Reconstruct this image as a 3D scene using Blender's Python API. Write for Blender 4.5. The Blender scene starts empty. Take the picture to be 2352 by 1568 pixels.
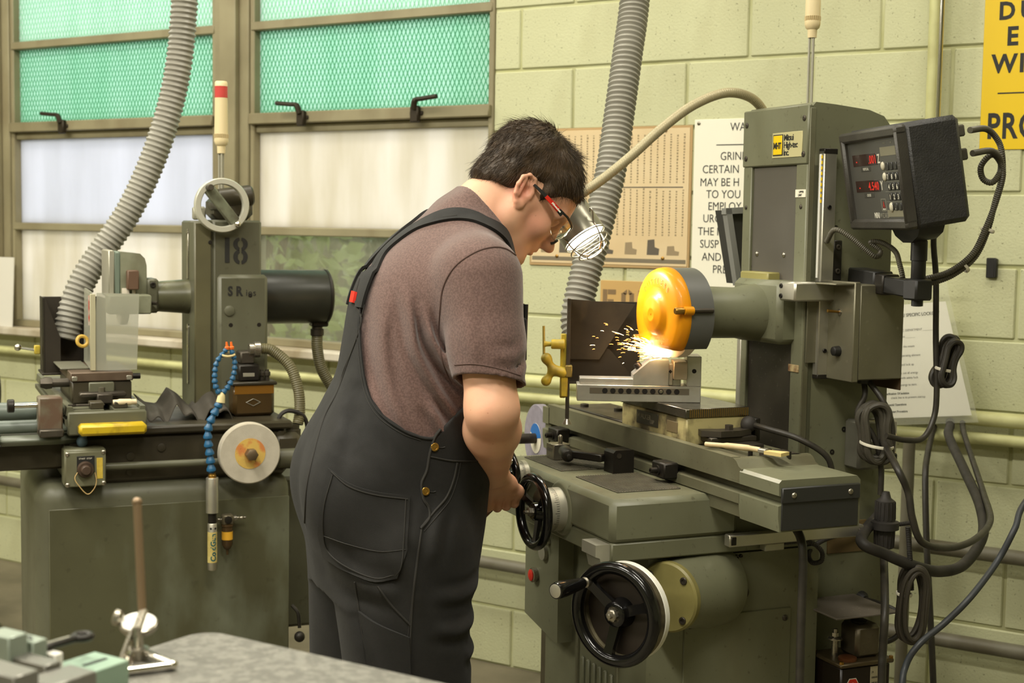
import bpy, bmesh, math, random
import numpy as np
from mathutils import Vector, Matrix

random.seed(7); np.random.seed(7)
scene = bpy.context.scene
COL = scene.collection
PI = math.pi

# ------------------------------------------------------------------ camera
YAW, PITCH, ROLL = math.radians(32.3), math.radians(4.6), 0.0157
CAMPOS = Vector((0.0, -4.09, 1.521))
_r = Vector((math.cos(YAW), math.sin(YAW), 0))
_h = Vector((-math.sin(YAW), math.cos(YAW), 0))
_f = _h * math.cos(PITCH) - Vector((0, 0, math.sin(PITCH)))
_u = _r.cross(_f)
_R = _r * math.cos(ROLL) + _u * math.sin(ROLL)
_U = _u * math.cos(ROLL) - _r * math.sin(ROLL)
cam_d = bpy.data.cameras.new('camera')
cam_d.lens = 50; cam_d.sensor_width = 36; cam_d.clip_start = 0.05; cam_d.clip_end = 200
cam_d.dof.use_dof = True; cam_d.dof.focus_distance = 2.9; cam_d.dof.aperture_fstop = 6.3
cam = bpy.data.objects.new('camera', cam_d)
m3 = Matrix((_R, _U, -_f)).transposed()
cam.matrix_world = Matrix.Translation(CAMPOS) @ m3.to_4x4()
COL.objects.link(cam); scene.camera = cam

# ------------------------------------------------------------------ world, exposure
scene.view_settings.view_transform = 'Standard'
scene.view_settings.look = 'None'
scene.view_settings.exposure = 0.28
scene.view_settings.gamma = 1.0
scene.view_settings.use_curve_mapping = False
w = bpy.data.worlds.new('overcast'); scene.world = w; w.use_nodes = True
w.node_tree.nodes['Background'].inputs[0].default_value = (0.93, 0.97, 1.0, 1)
w.node_tree.nodes['Background'].inputs[1].default_value = 1.75

# ------------------------------------------------------------------ helpers: colour and materials
def lin(r, g, b):
    def c(v):
        v /= 255.0
        return v / 12.92 if v <= 0.04045 else ((v + 0.055) / 1.055) ** 2.4
    return (c(r), c(g), c(b), 1.0)

def newmat(name):
    m = bpy.data.materials.new(name); m.use_nodes = True
    nt = m.node_tree
    return m, nt, nt.nodes['Principled BSDF']

def nd(nt, t, **kw):
    n = nt.nodes.new(t)
    for k, v in kw.items():
        setattr(n, k, v)
    return n

def surf(name, rgb, rough=0.5, metal=0.0, rgb2=None, scale=8.0, cov=0.5, soft=0.15, stain=None, stain_scale=3.0, stain_amt=0.5,
         bump=0.0, bump_scale=120.0, spec=0.5, alpha=1.0, trans=0.0, ior=1.45, aniso=None, sheen=0.0, coat=0.0, speck=None, speck_scale=150.0, speck_amt=0.3):
    """painted / metal / cloth surface: two-tone noise mottling, optional stains and specks, fine bump"""
    m, nt, b = newmat(name)
    L = nt.links
    tc = nd(nt, 'ShaderNodeTexCoord')
    src = tc.outputs['Object']
    col = None
    def rgbn(c):
        n = nd(nt, 'ShaderNodeRGB'); n.outputs[0].default_value = lin(*c); return n.outputs[0]
    col = rgbn(rgb)
    def mix(a, c2, sc, lo, hi, amt, stretch=None):
        nz = nd(nt, 'ShaderNodeTexNoise'); nz.inputs['Scale'].default_value = sc; nz.inputs['Detail'].default_value = 6
        if stretch:
            mp = nd(nt, 'ShaderNodeMapping'); mp.inputs['Scale'].default_value = stretch
            L.new(src, mp.inputs[0]); L.new(mp.outputs[0], nz.inputs['Vector'])
        else:
            L.new(src, nz.inputs['Vector'])
        mr = nd(nt, 'ShaderNodeMapRange'); mr.inputs[1].default_value = lo; mr.inputs[2].default_value = hi; mr.inputs[4].default_value = amt
        L.new(nz.outputs[0], mr.inputs[0])
        mx = nd(nt, 'ShaderNodeMix', data_type='RGBA'); L.new(mr.outputs[0], mx.inputs[0]); L.new(a, mx.inputs[6]); L.new(rgbn(c2), mx.inputs[7])
        return mx.outputs[2]
    if rgb2: col = mix(col, rgb2, scale, cov - soft, cov + soft, 1.0)
    if stain: col = mix(col, stain, stain_scale, 0.5, 0.75, stain_amt, (1, 1, 0.45))
    if speck: col = mix(col, speck, speck_scale, 0.64, 0.74, speck_amt)
    L.new(col, b.inputs['Base Color'])
    b.inputs['Roughness'].default_value = rough
    b.inputs['Metallic'].default_value = metal
    b.inputs['Specular IOR Level'].default_value = spec
    b.inputs['Alpha'].default_value = alpha
    b.inputs['Transmission Weight'].default_value = trans
    b.inputs['IOR'].default_value = ior
    b.inputs['Coat Weight'].default_value = coat
    if sheen:
        b.inputs['Sheen Weight'].default_value = sheen
    if rgb2 or stain:
        nz = nd(nt, 'ShaderNodeTexNoise'); nz.inputs['Scale'].default_value = scale * 2.3; L.new(src, nz.inputs['Vector'])
        mr = nd(nt, 'ShaderNodeMapRange'); mr.inputs[3].default_value = max(0.03, rough - 0.12); mr.inputs[4].default_value = min(1, rough + 0.15)
        L.new(nz.outputs[0], mr.inputs[0]); L.new(mr.outputs[0], b.inputs['Roughness'])
    if bump:
        nz = nd(nt, 'ShaderNodeTexNoise'); nz.inputs['Scale'].default_value = bump_scale; nz.inputs['Detail'].default_value = 4
        L.new(src, nz.inputs['Vector'])
        bp = nd(nt, 'ShaderNodeBump'); bp.inputs['Strength'].default_value = bump; bp.inputs['Distance'].default_value = 0.002
        L.new(nz.outputs[0], bp.inputs['Height']); L.new(bp.outputs[0], b.inputs['Normal'])
    return m

def emit(name, rgb, strength, base=(20, 20, 20)):
    m, nt, b = newmat(name)
    b.inputs['Base Color'].default_value = lin(*base)
    b.inputs['Emission Color'].default_value = lin(*rgb)
    b.inputs['Emission Strength'].default_value = strength
    return m

# ------------------------------------------------------------------ helpers: geometry
def unit(v):
    v = np.asarray(v, float); n = np.linalg.norm(v)
    return v / n if n > 1e-12 else np.array([0, 0, 1.0])

def frame_of(d):
    d = unit(d)
    a = np.array([0, 0, 1.0]) if abs(d[2]) < 0.9 else np.array([1.0, 0, 0])
    x = unit(np.cross(a, d)); y = np.cross(d, x)
    return x, y, d

def spl(pts, n=8, closed=False):
    """Catmull-Rom through pts"""
    P = [np.asarray(p, float) for p in pts]
    out = []
    N = len(P)
    rng = range(N) if closed else range(N - 1)
    for i in rng:
        p1, p2 = P[i], P[(i + 1) % N]
        p0 = P[(i - 1) % N] if (closed or i > 0) else 2 * p1 - p2
        p3 = P[(i + 2) % N] if (closed or i + 2 < N) else 2 * p2 - p1
        for k in range(n):
            t = k / n
            out.append(0.5 * ((2 * p1) + (-p0 + p2) * t + (2 * p0 - 5 * p1 + 4 * p2 - p3) * t * t + (-p0 + 3 * p1 - 3 * p2 + p3) * t ** 3))
    if not closed: out.append(P[-1])
    return out

def resample(pts, step):
    P = np.array(pts, float); s = np.r_[0, np.cumsum(np.linalg.norm(np.diff(P, axis=0), axis=1))]
    n = max(2, int(s[-1] / step)); t = np.linspace(0, s[-1], n + 1)
    return np.stack([np.interp(t, s, P[:, k]) for k in range(3)], 1)

class MB:
    def __init__(s, T=None):
        s.v = []; s.f = []; s.T = T
    def add(s, V, Fc):
        V = np.asarray(V, float)
        if s.T is not None:
            V = V @ np.asarray(s.T)[:3, :3].T + np.asarray(s.T)[:3, 3]
        o = len(s.v); s.v += [tuple(p) for p in V]; s.f += [tuple(i + o for i in f) for f in Fc]
        return s
    def box(s, x0, x1, y0, y1, z0, z1, bev=0.0, M=None):
        lo = (min(x0, x1), min(y0, y1), min(z0, z1)); hi = (max(x0, x1), max(y0, y1), max(z0, z1))
        if bev <= 0:
            V = [(lo[0] if i & 1 == 0 else hi[0], lo[1] if i & 2 == 0 else hi[1], lo[2] if i & 4 == 0 else hi[2]) for i in range(8)]
            Fc = [(0, 2, 3, 1), (4, 5, 7, 6), (0, 1, 5, 4), (2, 6, 7, 3), (0, 4, 6, 2), (1, 3, 7, 5)]
        else:
            bev = min(bev, 0.49 * min(hi[k] - lo[k] for k in range(3)))
            V = []; idx = {}
            for i in range(8):
                sg = [1 if i & (1 << k) else 0 for k in range(3)]
                for a in range(3):
                    p = [hi[k] if sg[k] else lo[k] for k in range(3)]
                    for k in range(3):
                        if k != a: p[k] += (-bev if sg[k] else bev)
                    idx[(i, a)] = len(V); V.append(tuple(p))
            Fc = []
            for a in range(3):
                b, c = [k for k in range(3) if k != a]
                for sgn in (0, 1):
                    q = []
                    for (sb, sc) in ((0, 0), (1, 0), (1, 1), (0, 1)):
                        q.append(idx[((sgn << a) | (sb << b) | (sc << c), a)])
                    Fc.append(tuple(q))
                for sb in (0, 1):
                    for sc in (0, 1):
                        i0 = (sb << b) | (sc << c); i1 = i0 | (1 << a)
                        Fc.append((idx[(i0, b)], idx[(i1, b)], idx[(i1, c)], idx[(i0, c)]))
            for i in range(8): Fc.append((idx[(i, 0)], idx[(i, 1)], idx[(i, 2)]))
        if M is not None:
            V = [tuple(M @ Vector(p)) for p in V]
        return s.add(V, Fc)
    def lathe(s, p, d, prof, seg=24, ang=None):
        """revolve [(t, r)...] about the axis through p along d; ends with r > 0 are capped"""
        x, y, z = frame_of(d); p = np.asarray(p, float)
        V = []; Fc = []; rings = []
        for (t, r) in prof:
            if r < 1e-7:
                rings.append([len(V)]); V.append(p + z * t)
            else:
                ring = []
                for k in range(seg):
                    a = 2 * PI * k / seg
                    ring.append(len(V)); V.append(p + z * t + (x * math.cos(a) + y * math.sin(a)) * r)
                rings.append(ring)
        for a, b in zip(rings[:-1], rings[1:]):
            if len(a) == 1 and len(b) == 1: continue
            for k in range(seg):
                k2 = (k + 1) % seg
                if len(a) == 1: Fc.append((a[0], b[k2], b[k]))
                elif len(b) == 1: Fc.append((a[k], a[k2], b[0]))
                else: Fc.append((a[k], a[k2], b[k2], b[k]))
        if abs(prof[0][0] - prof[-1][0]) + abs(prof[0][1] - prof[-1][1]) < 1e-9: return s.add(V, Fc)
        if len(rings[0]) > 1: Fc.append(tuple(reversed(rings[0])))
        if len(rings[-1]) > 1: Fc.append(tuple(rings[-1]))
        return s.add(V, Fc)
    def cyl(s, p0, p1, r0, r1=None, seg=24, bev=0.0):
        r1 = r0 if r1 is None else r1
        p0 = np.asarray(p0, float); p1 = np.asarray(p1, float); h = np.linalg.norm(p1 - p0)
        if bev: prof = [(0, r0 - bev), (bev, r0), (h - bev, r1), (h, r1 - bev)]
        else: prof = [(0, r0), (h, r1)]
        return s.lathe(p0, p1 - p0, prof, seg)
    def tube(s, pts, r, seg=10, closed=False, cap=True):
        P = np.array(pts, float); n = len(P)
        rr = np.full(n, r, float) if np.isscalar(r) else np.asarray(r, float)
        if closed: T = np.roll(P, -1, 0) - np.roll(P, 1, 0)
        else:
            T = np.gradient(P, axis=0)
        T = np.array([unit(t) for t in T])
        x, y, _ = frame_of(T[0]); V = []; Fc = []
        for i in range(n):
            x = unit(x - T[i] * (x @ T[i])); y = np.cross(T[i], x)
            for k in range(seg):
                a = 2 * PI * k / seg
                V.append(P[i] + (x * math.cos(a) + y * math.sin(a)) * rr[i])
        m = n if closed else n - 1
        off = 0
        if closed:
            d = [np.linalg.norm(V[(n - 1) * seg + 0] - V[k]) for k in range(seg)]
            off = int(np.argmin(d))
        for i in range(m):
            j = (i + 1) % n; o = off if (closed and j == 0) else 0
            for k in range(seg):
                Fc.append((i * seg + k, i * seg + (k + 1) % seg, j * seg + (k + 1 + o) % seg, j * seg + (k + o) % seg))
        if cap and not closed:
            Fc.append(tuple(reversed(range(seg)))); Fc.append(tuple(range((n - 1) * seg, n * seg)))
        return s.add(V, Fc)
    def torus(s, c, d, R, r, seg=40, rseg=12, squash=1.0):
        x, y, z = frame_of(d); c = np.asarray(c, float); V = []; Fc = []
        for i in range(seg):
            a = 2 * PI * i / seg; o = x * math.cos(a) + y * math.sin(a)
            for k in range(rseg):
                b = 2 * PI * k / rseg
                V.append(c + o * (R + r * math.cos(b)) + z * r * squash * math.sin(b))
        for i in range(seg):
            j = (i + 1) % seg
            for k in range(rseg):
                Fc.append((i * rseg + k, j * rseg + k, j * rseg + (k + 1) % rseg, i * rseg + (k + 1) % rseg))
        return s.add(V, Fc)
    def ball(s, c, r, seg=16, rings=10, sc=(1, 1, 1)):
        prof = [(-r * math.cos(PI * i / rings), r * math.sin(PI * i / rings)) for i in range(rings + 1)]
        o = len(s.v); T = s.T; s.T = None
        s.lathe((0, 0, 0), (0, 0, 1), prof, seg); s.T = T
        V = np.array(s.v[o:]) * np.array(sc) + np.asarray(c, float); s.v = s.v[:o]
        if T is not None: V = V @ np.asarray(T)[:3, :3].T + np.asarray(T)[:3, 3]
        s.v += [tuple(p) for p in V]
        return s
    def prism(s, poly, ax, a, b):
        """polygon in the two axes other than ax (in order), from a to b along ax"""
        o = [k for k in range(3) if k != ax]; n = len(poly); V = []
        for t in (a, b):
            for p in poly:
                q = [0, 0, 0]; q[ax] = t; q[o[0]] = p[0]; q[o[1]] = p[1]; V.append(q)
        Fc = [tuple(range(n))[::-1], tuple(range(n, 2 * n))] + [(i, (i + 1) % n, n + (i + 1) % n, n + i) for i in range(n)]
        return s.add(V, Fc)
    def mesh(s, name, smooth=40):
        me = bpy.data.meshes.new(name)
        me.from_pydata(s.v, [], s.f); me.validate()
        bm = bmesh.new(); bm.from_mesh(me); bmesh.ops.recalc_face_normals(bm, faces=bm.faces); bm.to_mesh(me); bm.free()
        if smooth:
            me.shade_smooth(); me.set_sharp_from_angle(angle=math.radians(smooth))
        me.update()
        return me
    def build(s, name, mat, parent=None, smooth=40, label=None):
        o = bpy.data.objects.new(name, s.mesh(name, smooth)); COL.objects.link(o)
        if mat: o.data.materials.append(mat)
        if parent is not None: o.parent = parent
        if label: o['label'] = label
        return o

def tag(o, label, cat, group=None):
    o['label'] = label; o['category'] = cat
    if group: o['group'] = group
    return o

def thing(name, label, cat, loc=(0, 0, 0), rotz=0.0, group=None):
    o = bpy.data.objects.new(name, None); COL.objects.link(o)
    o.location = loc; o.rotation_euler = (0, 0, rotz); o.empty_display_size = 0.05
    return tag(o, label, cat, group)

def struct(o):
    o['kind'] = 'structure'; return o

def text_mb(txt, size, depth=0.0004, bold=0.0, spacing=1.0, sx=1.0):
    """flat lettering in the local x-y plane, origin at the left baseline"""
    cu = bpy.data.curves.new('lettering', 'FONT'); cu.body = txt; cu.size = size; cu.extrude = depth; cu.offset = bold; cu.space_character = spacing
    cu.resolution_u = 3
    ob = bpy.data.objects.new('lettering', cu); COL.objects.link(ob)
    dg = bpy.context.evaluated_depsgraph_get(); dg.update()
    me = bpy.data.meshes.new_from_object(ob.evaluated_get(dg))
    V = np.array([v.co[:] for v in me.vertices]) if len(me.vertices) else np.zeros((0, 3))
    V[:, 0] *= sx
    Fc = [tuple(p.vertices) for p in me.polygons]
    bpy.data.objects.remove(ob); bpy.data.curves.remove(cu); bpy.data.meshes.remove(me)
    return V, Fc

def lettering(name, txt, size, mat, parent, o, ex, ey, bold=0.0, depth=0.0004, spacing=1.0, sx=1.0, center=False):
    """text at o with x axis ex and up axis ey (parent's local frame)"""
    V, Fc = text_mb(txt, size, depth, bold, spacing, sx)
    if center and len(V): V[:, 0] -= (V[:, 0].max() + V[:, 0].min()) / 2
    ex = unit(ex); ey = unit(ey); ez = np.cross(ex, ey)
    W = np.asarray(o, float) + V[:, :1] * ex + V[:, 1:2] * ey + V[:, 2:3] * ez
    b = MB(); b.add(W, Fc)
    return b.build(name, mat, parent, smooth=0)

def copy_tree(o, parent=None):
    c = o.copy(); COL.objects.link(c); c.parent = parent
    for ch in list(o.children): copy_tree(ch, c)
    return c

def fastener(parent, p, d, r=0.006, h=0.004, mat=None, kind='socket', name='screw'):
    """small screw head: socket or pan"""
    b = MB(); p = np.asarray(p, float); d = unit(d)
    if kind == 'socket': b.lathe(p, d, [(-0.002, r), (h - 0.001, r), (h, r * 0.88), (h, r * 0.5), (h * 0.3, r * 0.45), (h * 0.3, 0)], 14)
    elif kind == 'hex': b.lathe(p, d, [(-0.002, r), (h, r), (h + 0.0008, r * 0.8), (h + 0.0008, 0)], 6)
    else: b.lathe(p, d, [(-0.002, r), (h * 0.3, r), (h * 0.75, r * 0.75), (h, r * 0.3), (h * 0.6, r * 0.22), (h * 0.6, 0)], 12)
    return b.build(name, mat, parent)

# ------------------------------------------------------------------ materials
WALLP = surf('wall paint', (200, 201, 163), 0.6, rgb2=(190, 191, 152), scale=1.6, stain=(160, 154, 114), stain_scale=3.2, stain_amt=0.5, speck=(92, 88, 60), speck_scale=130, speck_amt=0.7, bump=0.6, bump_scale=140)
MORTAR = surf('mortar paint', (200, 201, 160), 0.6, rgb2=(176, 176, 124), scale=5, stain=(120, 112, 72), stain_amt=0.5)
FLOORM = surf('concrete floor', (120, 112, 92), 0.55, rgb2=(98, 92, 74), scale=3, stain=(66, 60, 46), stain_amt=0.6, bump=0.15)
FRAMEM = surf('window frame paint', (150, 142, 112), 0.5, rgb2=(132, 124, 96), scale=4, stain=(104, 88, 60), stain_scale=6, stain_amt=0.6)
CEILM = surf('ceiling paint', (208, 206, 190), 0.8)
PIPEG = surf('grey pipe', (116, 112, 96), 0.45, rgb2=(98, 92, 74), scale=9)
PIPEP = surf('painted pipe', (206, 206, 150), 0.4, rgb2=(186, 184, 130), scale=12, stain=(120, 110, 70), stain_amt=0.5)
GREEN = surf('machine green', (117, 118, 95), 0.38, rgb2=(106, 106, 84), scale=4, stain=(86, 80, 52), stain_scale=5, stain_amt=0.55, speck=(60, 54, 36), speck_scale=70, speck_amt=0.5, bump=0.05)
GREEN2 = surf('machine green worn', (106, 105, 83), 0.42, rgb2=(88, 85, 64), scale=7, stain=(56, 48, 32), stain_scale=6, stain_amt=0.6, speck=(60, 54, 40), speck_amt=0.5)
OLDGREEN = surf('old grinder green', (98, 98, 79), 0.42, rgb2=(86, 85, 67), scale=3, stain=(58, 52, 36), stain_scale=4, stain_amt=0.6, speck=(56, 52, 38), speck_scale=40, speck_amt=0.4, bump=0.05)
OLDDARK = surf('oily grinder casting', (66, 60, 44), 0.4, rgb2=(46, 41, 30), scale=5, stain=(30, 26, 18), stain_amt=0.6)
STEEL = surf('ground steel', (168, 162, 148), 0.28, 0.9, rgb2=(148, 142, 128), scale=20, bump=0.03, bump_scale=300)
VISEM = surf('fine ground steel', (206, 203, 193), 0.33, 0.65, rgb2=(194, 190, 180), scale=24)
DSTEEL = surf('dusty dark steel', (86, 80, 70), 0.45, 0.65, rgb2=(66, 60, 52), scale=12, speck=(110, 104, 92), speck_amt=0.4)
CHUCKTOP = surf('chuck plate steel', (104, 100, 90), 0.22, 0.85, rgb2=(90, 86, 76), scale=14)
BLACKOX = surf('black oxide', (50, 46, 40), 0.4, 0.5, rgb2=(40, 37, 33), scale=16)
BAKELITE = surf('black bakelite', (16, 15, 14), 0.16, spec=0.6)
CHROME = surf('bright chrome', (214, 210, 200), 0.14, 1.0)
ALU = surf('satin aluminium', (192, 188, 172), 0.36, 0.8, rgb2=(176, 172, 158), scale=10)
ALUP = surf('silver painted plate', (170, 167, 150), 0.4, 0.35, rgb2=(156, 152, 136), scale=6)
BLACKP = surf('black plastic', (34, 33, 31), 0.45)
RUBBER = surf('black rubber', (40, 37, 34), 0.6, rgb2=(54, 50, 46), scale=20)
CABLE = surf('black cable jacket', (44, 41, 36), 0.42, rgb2=(56, 52, 44), scale=30)
HOSEM = surf('grey hose plastic', (150, 147, 136), 0.42, rgb2=(138, 135, 124), scale=6)
BRASS = surf('brass', (176, 136, 66), 0.3, 0.9, rgb2=(146, 110, 50), scale=20)
CREAM = surf('cream plastic', (222, 204, 160), 0.4)
WHITEP = surf('white plaque', (236, 232, 214), 0.4)
INK = surf('black print', (34, 33, 30), 0.55)
YELLOWS = surf('yellow sign enamel', (228, 192, 14), 0.4)
GREYCOVER = surf('grey way cover', (96, 92, 84), 0.42, rgb2=(84, 80, 72), scale=3, stain=(62, 58, 50), stain_amt=0.4)
CHARCOAL = surf('grey painted guard', (92, 92, 88), 0.4)
DKPLATE = surf('charcoal end plate', (46, 46, 44), 0.45)
YELLOWC = surf('worn yellow paint', (200, 176, 56), 0.4, rgb2=(150, 134, 60), scale=25, cov=0.58, stain=(80, 70, 30), stain_scale=12, stain_amt=0.6)
SCOOP = surf('sooty sheet steel', (58, 51, 40), 0.55, 0.3, rgb2=(36, 31, 25), scale=5, stain=(112, 92, 66), stain_scale=4, stain_amt=0.5)
WOOD = surf('pale wood', (222, 200, 158), 0.55, rgb2=(206, 182, 138), scale=30)
BLUEP = surf('blue plastic', (36, 88, 124), 0.35)
ORANGEP = surf('orange plastic', (226, 110, 40), 0.4)
REDP = surf('red plastic', (206, 44, 30), 0.35)
ABRASIVE = surf('grey white abrasive', (196, 188, 170), 0.85, rgb2=(184, 176, 158), scale=30, bump=0.3, bump_scale=500)
GRANITE = surf('grey granite', (120, 117, 108), 0.45, rgb2=(100, 97, 89), scale=90, cov=0.5, soft=0.06, speck=(160, 156, 145), speck_scale=120, speck_amt=0.9)
TAPE = surf('pale label', (226, 220, 200), 0.5)
REDGLOW = emit('red display segments', (255, 46, 26), 0.55)
SMOKED = surf('smoked display window', (40, 20, 18), 0.2)

# ------------------------------------------------------------------ the room
WX0, WX1 = -5.36, -2.668        # window opening
WZ0, WZ1 = 1.055, 2.95
H = 0.2045                      # block course
CEIL = 3.681
wb = MB()
wb.box(-8, WX0, 0.0, 0.2, 0, CEIL); wb.box(WX1, 3.5, 0.0, 0.2, 0, CEIL)
wb.box(WX0, WX1, 0.0, 0.2, 0, WZ0); wb.box(WX0, WX1, 0.0, 0.2, WZ1, CEIL)
wall = struct(wb.build('wall_back', MORTAR, smooth=0)); wall['label'] = 'pale green painted concrete block wall behind the grinders'
_bm = {}
def block(x0, x1, i):
    key = round(x1 - x0, 3)
    if key not in _bm:
        b = MB(); b.box(0, x1 - x0, -0.006, 0.01, 0.0045, H - 0.0045, 0.0035); _bm[key] = b.mesh('block', 0); _bm[key].materials.append(WALLP)
    o = bpy.data.objects.new('block', _bm[key]); COL.objects.link(o); o.parent = wall; o.location = (x0, random.uniform(-0.0008, 0.0008), i * H)
for i in range(13):
    off = -2.36 if i % 2 else -2.155
    x = off - 0.41 * 10
    while x < 0.55:
        x0, x1 = x + 0.0045, x + 0.41 - 0.0045
        segs = [(x0, x1)]
        if (i + 1) * H > WZ0 + 0.05:
            segs = []
            if x0 < WX0: segs.append((x0, min(x1, WX0)))
            if x1 > WX1: segs.append((max(x0, WX1), x1))
        for a, b_ in segs:
            if b_ - a > 0.03 and b_ > -6.3: block(a, b_, i)
        x += 0.41
def slab(name, mat, *box):
    return struct(MB().box(*box).build(name, mat, smooth=0))
slab('floor', FLOORM, -8, 3.5, -9, 0.2, -0.1, 0)
slab('ceiling', CEILM, -8, 3.5, -9, 0.2, CEIL, CEIL + 0.1)
slab('wall_left', WALLP, -8.2, -8, -9, 0.2, 0, CEIL)
slab('wall_right', WALLP, 3.5, 3.7, -9, 0.2, 0, CEIL)
slab('wall_front', WALLP, -8, 3.5, -9.2, -9, 0, CEIL)

# ceiling fluorescent fixtures with the room's light
FIXM = surf('fixture enamel', (225, 223, 212), 0.4)
TUBE = emit('lit fluorescent tube', (255, 244, 214), 5.0, (230, 230, 220))
def fixture(x, y, lab, power):
    t = thing('fluorescent_fixture', lab, 'ceiling light', (x, y, CEIL - 0.42), 0, 'fluorescent ceiling fixtures')
    MB().prism([(-0.16, 0.0), (-0.07, 0.06), (0.07, 0.06), (0.16, 0.0), (0.15, 0.0), (0.066, 0.052), (-0.066, 0.052), (-0.15, 0.0)], 0, -0.62, 0.62).build('reflector', FIXM, t)
    for yy in (-0.05, 0.05):
        MB().cyl((-0.6, yy, 0.025), (0.6, yy, 0.025), 0.016, seg=12).build('tube', TUBE, t)
    for xx in (-0.5, 0.5):
        MB().cyl((xx, 0, 0.055), (xx, 0, 0.42), 0.005, seg=8).build('hanger_rod', PIPEG, t)
    l = bpy.data.lights.new('fluorescent_light', 'AREA'); l.shape = 'RECTANGLE'; l.size = 1.2; l.size_y = 0.28; l.energy = power; l.color = (1.0, 0.95, 0.83)
    o = bpy.data.objects.new('fluorescent_light', l); COL.objects.link(o); o.parent = t; o.location = (0, 0, -0.012)
_rows = [('over the window wall', -0.95), ('over the two grinders', -2.9), ('over the granite plate', -5.2)]
for rn, yy in _rows:
    for cn, xx in (('leftmost', -5.4), ('second from left', -3.85), ('second from right', -2.38), ('rightmost', -0.6)):
        fixture(xx, yy, '%s hanging fluorescent fixture of the row %s' % (cn, rn), {-0.95: 13, -2.9: 44, -5.2: 30}[yy])

# window panes and frames
def pane_mat(name, rgb, rgb2, transl=0.8, streak=None, clear=0.0, sc=3.0):
    m = bpy.data.materials.new(name); m.use_nodes = True; nt = m.node_tree; L = nt.links
    nt.nodes.remove(nt.nodes['Principled BSDF']); out = nt.nodes['Material Output']
    tc = nd(nt, 'ShaderNodeTexCoord'); mp = nd(nt, 'ShaderNodeMapping'); mp.inputs['Scale'].default_value = (sc, sc, sc * 0.16)
    L.new(tc.outputs['Object'], mp.inputs[0])
    nz = nd(nt, 'ShaderNodeTexNoise'); nz.inputs['Scale'].default_value = 3; nz.inputs['Detail'].default_value = 5; L.new(mp.outputs[0], nz.inputs['Vector'])
    mr = nd(nt, 'ShaderNodeMapRange'); mr.inputs[1].default_value = 0.35; mr.inputs[2].default_value = 0.7; L.new(nz.outputs[0], mr.inputs[0])
    mx = nd(nt, 'ShaderNodeMix', data_type='RGBA'); mx.inputs[6].default_value = lin(*rgb); mx.inputs[7].default_value = lin(*rgb2); L.new(mr.outputs[0], mx.inputs[0])
    tr = nd(nt, 'ShaderNodeBsdfTranslucent'); df = nd(nt, 'ShaderNodeBsdfDiffuse'); L.new(mx.outputs[2], tr.inputs[0]); L.new(mx.outputs[2], df.inputs[0])
    ms = nd(nt, 'ShaderNodeMixShader'); ms.inputs[0].default_value = 1 - transl; L.new(tr.outputs[0], ms.inputs[1]); L.new(df.outputs[0], ms.inputs[2])
    last = ms.outputs[0]
    if clear:
        tp = nd(nt, 'ShaderNodeBsdfTransparent'); tp.inputs[0].default_value = (0.92, 0.95, 0.9, 1)
        m2 = nd(nt, 'ShaderNodeMixShader'); m2.inputs[0].default_value = clear; L.new(last, m2.inputs[1]); L.new(tp.outputs[0], m2.inputs[2]); last = m2.outputs[0]
    L.new(last, out.inputs[0])
    return m
PGREEN = pane_mat('green fibreglass', (222, 247, 234), (208, 243, 224), 0.85)
PGREENB = pane_mat('bright green fibreglass', (240, 253, 246), (232, 251, 240), 0.85)
PWHITE = pane_mat('frosted white sheet', (236, 236, 242), (226, 226, 231), 0.8)
PCREAM = pane_mat('yellowed frosted sheet', (246, 240, 230), (228, 220, 202), 0.8)
PCLEAR = pane_mat('dusty clear glass', (168, 160, 138), (140, 132, 108), 0.7, clear=0.62)
MESHM = pane_mat('green backlit wire mesh', (150, 214, 184), (140, 206, 174), 0.7)  # both meshes: the backlit green of the pane is put into the wire colour
MESHB = pane_mat('pale backlit wire mesh', (206, 240, 222), (196, 234, 214), 0.7)
LATCH = surf('dark latch iron', (52, 44, 32), 0.5, 0.4)

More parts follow.
